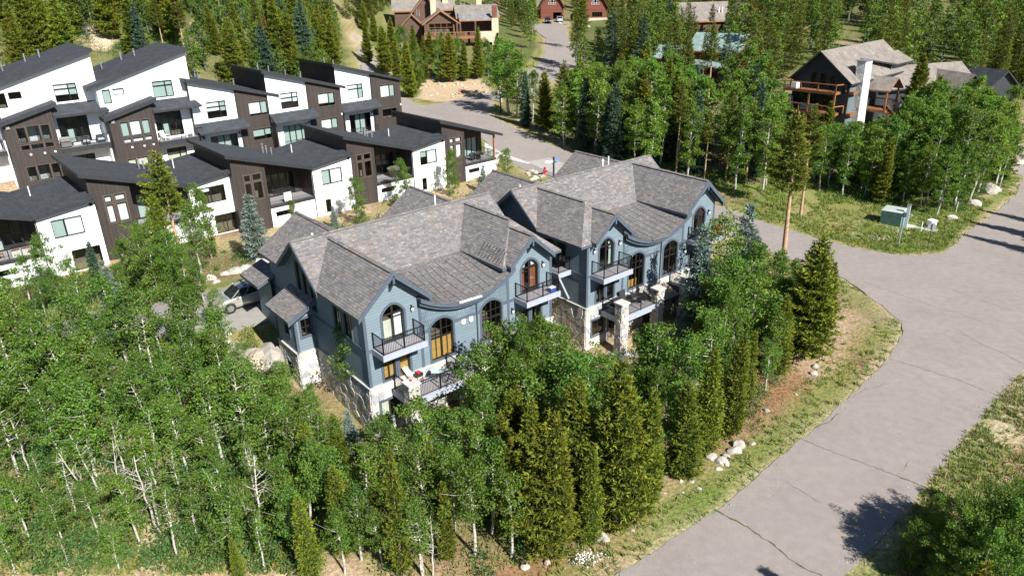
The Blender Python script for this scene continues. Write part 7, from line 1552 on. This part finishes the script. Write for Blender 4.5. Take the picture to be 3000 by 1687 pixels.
# far woods read as one mass
for pz, nn in ((G([(870,195),(1005,185),(985,70),(940,5),(840,5)]), 40), (G([(1060,70),(1175,15),(1130,2),(1045,2)]), 25), (G([(1490,70),(1560,150),(1570,60),(1520,5),(1485,20)]), 26), (G([(1670,90),(1700,40),(1800,60),(1800,10),(1700,2)]), 20)):
    scatter(pz, nn, 2.2, [('hill_pine', 4), ('tall_aspen', 3), ('spruce', 1)], (7, 11), '', None, far=True, view=True)
scatter([(72,118),(84,112),(96,118),(125,128),(165,165),(150,200),(110,190),(92,150)], 230, 3.0, [('hill_pine', 5), ('tall_aspen', 3)], (8, 12.5), '', None, far=True)
scatter([(30,180),(50,172),(70,176),(100,180),(95,215),(60,225),(34,215)], 130, 3.4, [('hill_pine', 4), ('tall_aspen', 3), ('tall_pine', 2)], (9, 14), '', None, far=True)
scatter([(-160,190),(-60,200),(-40,190),(-30,215),(30,262),(70,190),(110,175),(180,140),(260,260),(200,420),(-40,420),(-240,300)], 620, 4.2, [('hill_pine', 5), ('tall_aspen', 3), ('tall_pine', 1)], (9, 14), '', None, far=True)
fv, ff, fc, off = [], [], [], 0
LOW = {}
for k in ('hill_pine', 'tall_aspen', 'tall_pine', 'aspen', 'spruce'):
    LOW[k] = []
    for H, w, c, one in LIB[k]:
        n = len(one.polygons); V = np.empty(len(one.vertices)*3, np.float32); one.vertices.foreach_get('co', V); V = V.reshape(-1, 3); Fa = np.empty(n*4, np.int32); one.polygons.foreach_get('vertices', Fa); Fa = Fa.reshape(-1, 4)
        C4 = np.empty(n*4, np.float32); one.attributes['col'].data.foreach_get('color', C4); C4 = C4.reshape(-1, 4)[:, :3]
        sel = np.sort(np.random.default_rng(5).permutation(n)[:int(min(n, 1300))]); vv = V[Fa[sel]]; ctr = vv.mean(1, keepdims=True); LOW[k].append((H, ctr+(vv-ctr)*1.75, C4[sel]))
for k, x, y, H in FAR:
    Hm, vv, cc_ = R.choice(LOW[k]); s = H/Hm; a = R.uniform(0, 6.28); Rm = np.array([[math.cos(a), -math.sin(a), 0], [math.sin(a), math.cos(a), 0], [0, 0, 1]]); q = (vv.reshape(-1, 3)*s) @ Rm.T+np.array([x, y, h1(x, y)-.2])
    fv.append(q); ff.append(np.arange(len(q)).reshape(-1, 4)+off); fc.append(cc_*R.uniform(.8, 1.2)); off += len(q)
ffo = link(bpy.data.objects.new('far_wood', np_mesh('far_wood', np.concatenate(fv), np.concatenate(ff), np.concatenate(fc), mats=(LEAF,)))); ffo['kind'] = 'stuff'; ffo['label'] = 'far pine and aspen wood covering the slopes beyond the houses'; ffo['category'] = 'wood'

# ------------------------------------------------------------------ grass, low shrubs and flowers (uncountable ground cover)
def tufts(n, poly, hr, cols, seed, blades=7, width=.02, cover=None, onlynear=None):
    g = np.random.default_rng(seed); P_ = np.array(poly); lo, hi = P_.min(0), P_.max(0); X = g.uniform(lo[0], hi[0], n*3); Y = g.uniform(lo[1], hi[1], n*3); k = inside(poly, X, Y)
    for s in SURF: k &= ~inside(s, X, Y)
    if onlynear:
        d = np.full(X.shape, 99.0)
        for s in SURF[:1]: d = np.minimum(d, edist(s, X, Y))
        k &= (d < onlynear*(.5+vnoise(X, Y, 2.5, 8))) & (d > .05)
    k &= vnoise(X, Y, 3.0, seed) > .30
    X, Y = X[k][:n], Y[k][:n]; Z = hgt(X, Y); m = len(X)
    h = g.uniform(*hr, m); b0 = np.repeat(np.c_[X, Y, Z-.03], blades, 0)+g.normal(size=(m*blades, 3))*np.array([.09, .09, 0]); hh = np.repeat(h, blades)*g.uniform(.5, 1.1, m*blades)
    tip = b0+np.c_[g.normal(size=(m*blades, 2))*hh[:, None]*.45, hh]; sd = unit(g.normal(size=(m*blades, 3))*np.array([1, 1, 0]))*(width*(1+hh[:, None]*2)); md = (b0+tip)/2+np.array([0, 0, .1])*hh[:, None]
    V = np.stack([b0-sd, b0+sd, md+sd*.8, tip], 1).reshape(-1, 3); F = np.arange(len(V)).reshape(-1, 4); pal = np.array(cols); c = pal[g.integers(0, len(pal), m)]; c = np.repeat(c, blades, 0)*g.uniform(.75, 1.25, (m*blades, 1)); return V, F, c
def cover(name, sets, label):
    V, F, C, o = [], [], [], 0
    for v, f, c in sets: V.append(v); F.append(f+o); C.append(c); o += len(v)
    ob = link(bpy.data.objects.new(name, np_mesh(name, np.concatenate(V), np.concatenate(F), np.concatenate(C), mats=(GRASSM,)))); ob['kind'] = 'stuff'; ob['label'] = label; ob['category'] = 'grass'
GR = [(.17,.26,.05),(.21,.27,.06),(.27,.28,.08),(.13,.22,.045)]; DRY = [(.30,.27,.12),(.24,.23,.09),(.18,.20,.06),(.36,.31,.17)]
BIG = [(-12,14),(70,14),(75,100),(50,95),(20,95),(5,95),(-5,60),(-14,38)]
cover('grass', [tufts(14000, BIG, (.14,.42), GR+GR+DRY[1:3], 1, onlynear=2.3), tufts(5000, BIG, (.10,.28), DRY+GR, 11, onlynear=6.0), tufts(7000, MEADOW, (.2,.5), GR+GR+[(.26,.24,.05)], 2), tufts(3500, GROVE+[], (.2,.55), GR+DRY, 3, width=.03), tufts(5500, GROVE2, (.2,.6), GR+DRY, 4, width=.03),
                tufts(4500, FRONT, (.12,.35), DRY+GR, 5), tufts(2500, G([(2760,1300),(2990,1100),(3100,1150),(3100,1700),(2600,1700)]), (.15,.4), GR+DRY, 6), tufts(3000, [(-34,44),(-16,42),(-19,48),(-30,50)], (.15,.4), DRY+GR, 7), tufts(3000, G([(1440,305),(1600,400),(1760,470),(1900,520),(2150,560),(2150,530),(1900,460),(1700,400),(1560,340)]), (.2,.5), GR+DRY, 8, width=.04), tufts(2500, [(-50,52),(-22,74),(-2,92),(4,84),(-20,62),(-40,50)], (.15,.4), DRY+GR, 9)], 'grass and low herbs along the verges and under the trees')
def shrubs(n, poly, seed, hue, hr=(.4,1.1)):
    g = np.random.default_rng(seed); P_ = np.array(poly); lo, hi = P_.min(0), P_.max(0); out = []
    while len(out) < n:
        x, y = g.uniform(*zip(lo, hi)).tolist() if False else (g.uniform(lo[0], hi[0]), g.uniform(lo[1], hi[1]))
        if pip(poly, x, y) and not blocked(x, y): out.append((x, y))
    V, F, C, o = [], [], [], 0
    for x, y in out:
        h = g.uniform(*hr); m = int(160*h); c = g.normal(size=(m, 3))*np.array([.38, .38, .26])*h+np.array([x, y, h1(x, y)+h*.45]); v, f = cards(c, .07*(.7+.6*g.random(m)), g, aspect=.7); V.append(v); F.append(f+o); o += len(v); C.append(np.array(hue)*g.uniform(.7, 1.35, (m, 1)))
    return np.concatenate(V), np.concatenate(F), np.concatenate(C)
sset = [shrubs(230, GROVE2, 31, (.085,.16,.04)), shrubs(60, GROVE2, 41, (.20,.19,.035), (.4,.9)), shrubs(300, GROVE, 32, (.08,.16,.038), (.5,1.5)), shrubs(150, FRONT, 33, (.07,.13,.04)), shrubs(40, [(-34,44),(-16,42),(-19,48),(-30,50)], 34, (.09,.14,.04)), shrubs(70, [(-46,56),(-22,73),(-2,92),(2,86),(-20,64),(-38,54)], 35, (.09,.15,.045)), shrubs(110, WOOD1, 36, (.07,.14,.03), (.5,1.3)), shrubs(200, WOOD2, 37, (.06,.12,.03), (.5,1.3)), shrubs(520, [(-85,98),(-62,101),(-50,111),(-40,115),(-30,121),(-33,150),(-45,170),(-85,150)], 38, (.10,.17,.04), (.8,2.2))]
V, F, C, o = [], [], [], 0
for v, f, c in sset: V.append(v); F.append(f+o); C.append(c); o += len(v)
ob = link(bpy.data.objects.new('undergrowth', np_mesh('undergrowth', np.concatenate(V), np.concatenate(F), np.concatenate(C), mats=(LEAF,)))); ob['kind'] = 'stuff'; ob['label'] = 'low leafy undergrowth beneath the aspens'; ob['category'] = 'undergrowth'
# white and yellow flowers in the verge
def flowers(pts, n, col, seed, sp=1.0):
    g = np.random.default_rng(seed); c = []
    for u, v in pts:
        x, y, z = gp(u, v); q = np.c_[x+g.normal(0, sp, n), y+g.normal(0, sp*.6, n)]; c.append(np.c_[q, hgt(q[:, 0], q[:, 1])+g.uniform(.2, .5, n)])
    c = np.concatenate(c); v, f = cards(c, .045, g, aspect=1.0); return v, f, np.array(col)*g.uniform(.8, 1.1, (len(c), 1))
ws = [flowers([(1720,1645),(1735,1650),(1700,1655)], 60, (.8,.8,.75), 51, .35), flowers([(2553,702),(2582,708),(2640,690),(2620,680),(2665,640)], 40, (.8,.8,.74), 52, .5), flowers([(2450,690),(2500,720),(2430,660)], 40, (.75,.6,.05), 53, .9)]
V, F, C, o = [], [], [], 0
for v, f, c in ws: V.append(v); F.append(f+o); C.append(c); o += len(v)
ob = link(bpy.data.objects.new('wild_flowers', np_mesh('wild_flowers', np.concatenate(V), np.concatenate(F), np.concatenate(C), mats=(GRASSM,)))); ob['kind'] = 'stuff'; ob['label'] = 'white and yellow wild flowers in the verges'; ob['category'] = 'flowers'
# loose gravel along the road edge and on the bank
g_ = np.random.default_rng(77); pts = []
for P_, w_, n_ in ((ROAD, .9, 5200), (LANE, 1.0, 500)):
    seg = [(np.array(P_[i]), np.array(P_[(i+1) % len(P_)])) for i in range(len(P_))]; ln = np.array([np.linalg.norm(b-a) for a, b in seg]); k = g_.choice(len(seg), n_, p=ln/ln.sum()); t = g_.random(n_)
    pts.append(np.array([seg[i][0]+(seg[i][1]-seg[i][0])*tt for i, tt in zip(k, t)])+g_.normal(0, w_*.45, (n_, 2)))
X = g_.uniform(-4, 36, 9000); Y = g_.uniform(16, 66, 9000); d_ = edist(ROAD, X, Y); k = (d_ > 1.5) & (d_ < 6.5) & ~inside(ROAD, X, Y) & (vnoise(X, Y, 2.0, 4) > .55) & inside(FRONT, X, Y); pts.append(np.c_[X[k], Y[k]])
xy = np.concatenate(pts); n_ = len(xy); r_ = .025+.05*g_.random(n_)**3; z_ = hgt(xy[:, 0], xy[:, 1])+.03; c0 = np.c_[xy, z_]
o_ = unit(g_.normal(size=(n_, 4, 3))+np.array([[0, 0, .8], [1, 0, -.3], [-.5, .9, -.3], [-.5, -.9, -.3]])*1.4)*r_[:, None, None]
V = (c0[:, None]+o_).reshape(-1, 3); F = (np.arange(n_)[:, None, None]*4+np.array([[0, 1, 2], [0, 2, 3], [0, 3, 1], [1, 3, 2]])).reshape(-1, 3); C = np.repeat(np.array([.46, .40, .33])*g_.uniform(.6, 1.3, (n_, 1)), 4, 0)
ob = link(bpy.data.objects.new('gravel', np_mesh('gravel', V, F, C, mats=(ROCK,)))); ob['kind'] = 'stuff'; ob['label'] = 'loose gravel along the road edge and on the bank'; ob['category'] = 'gravel'
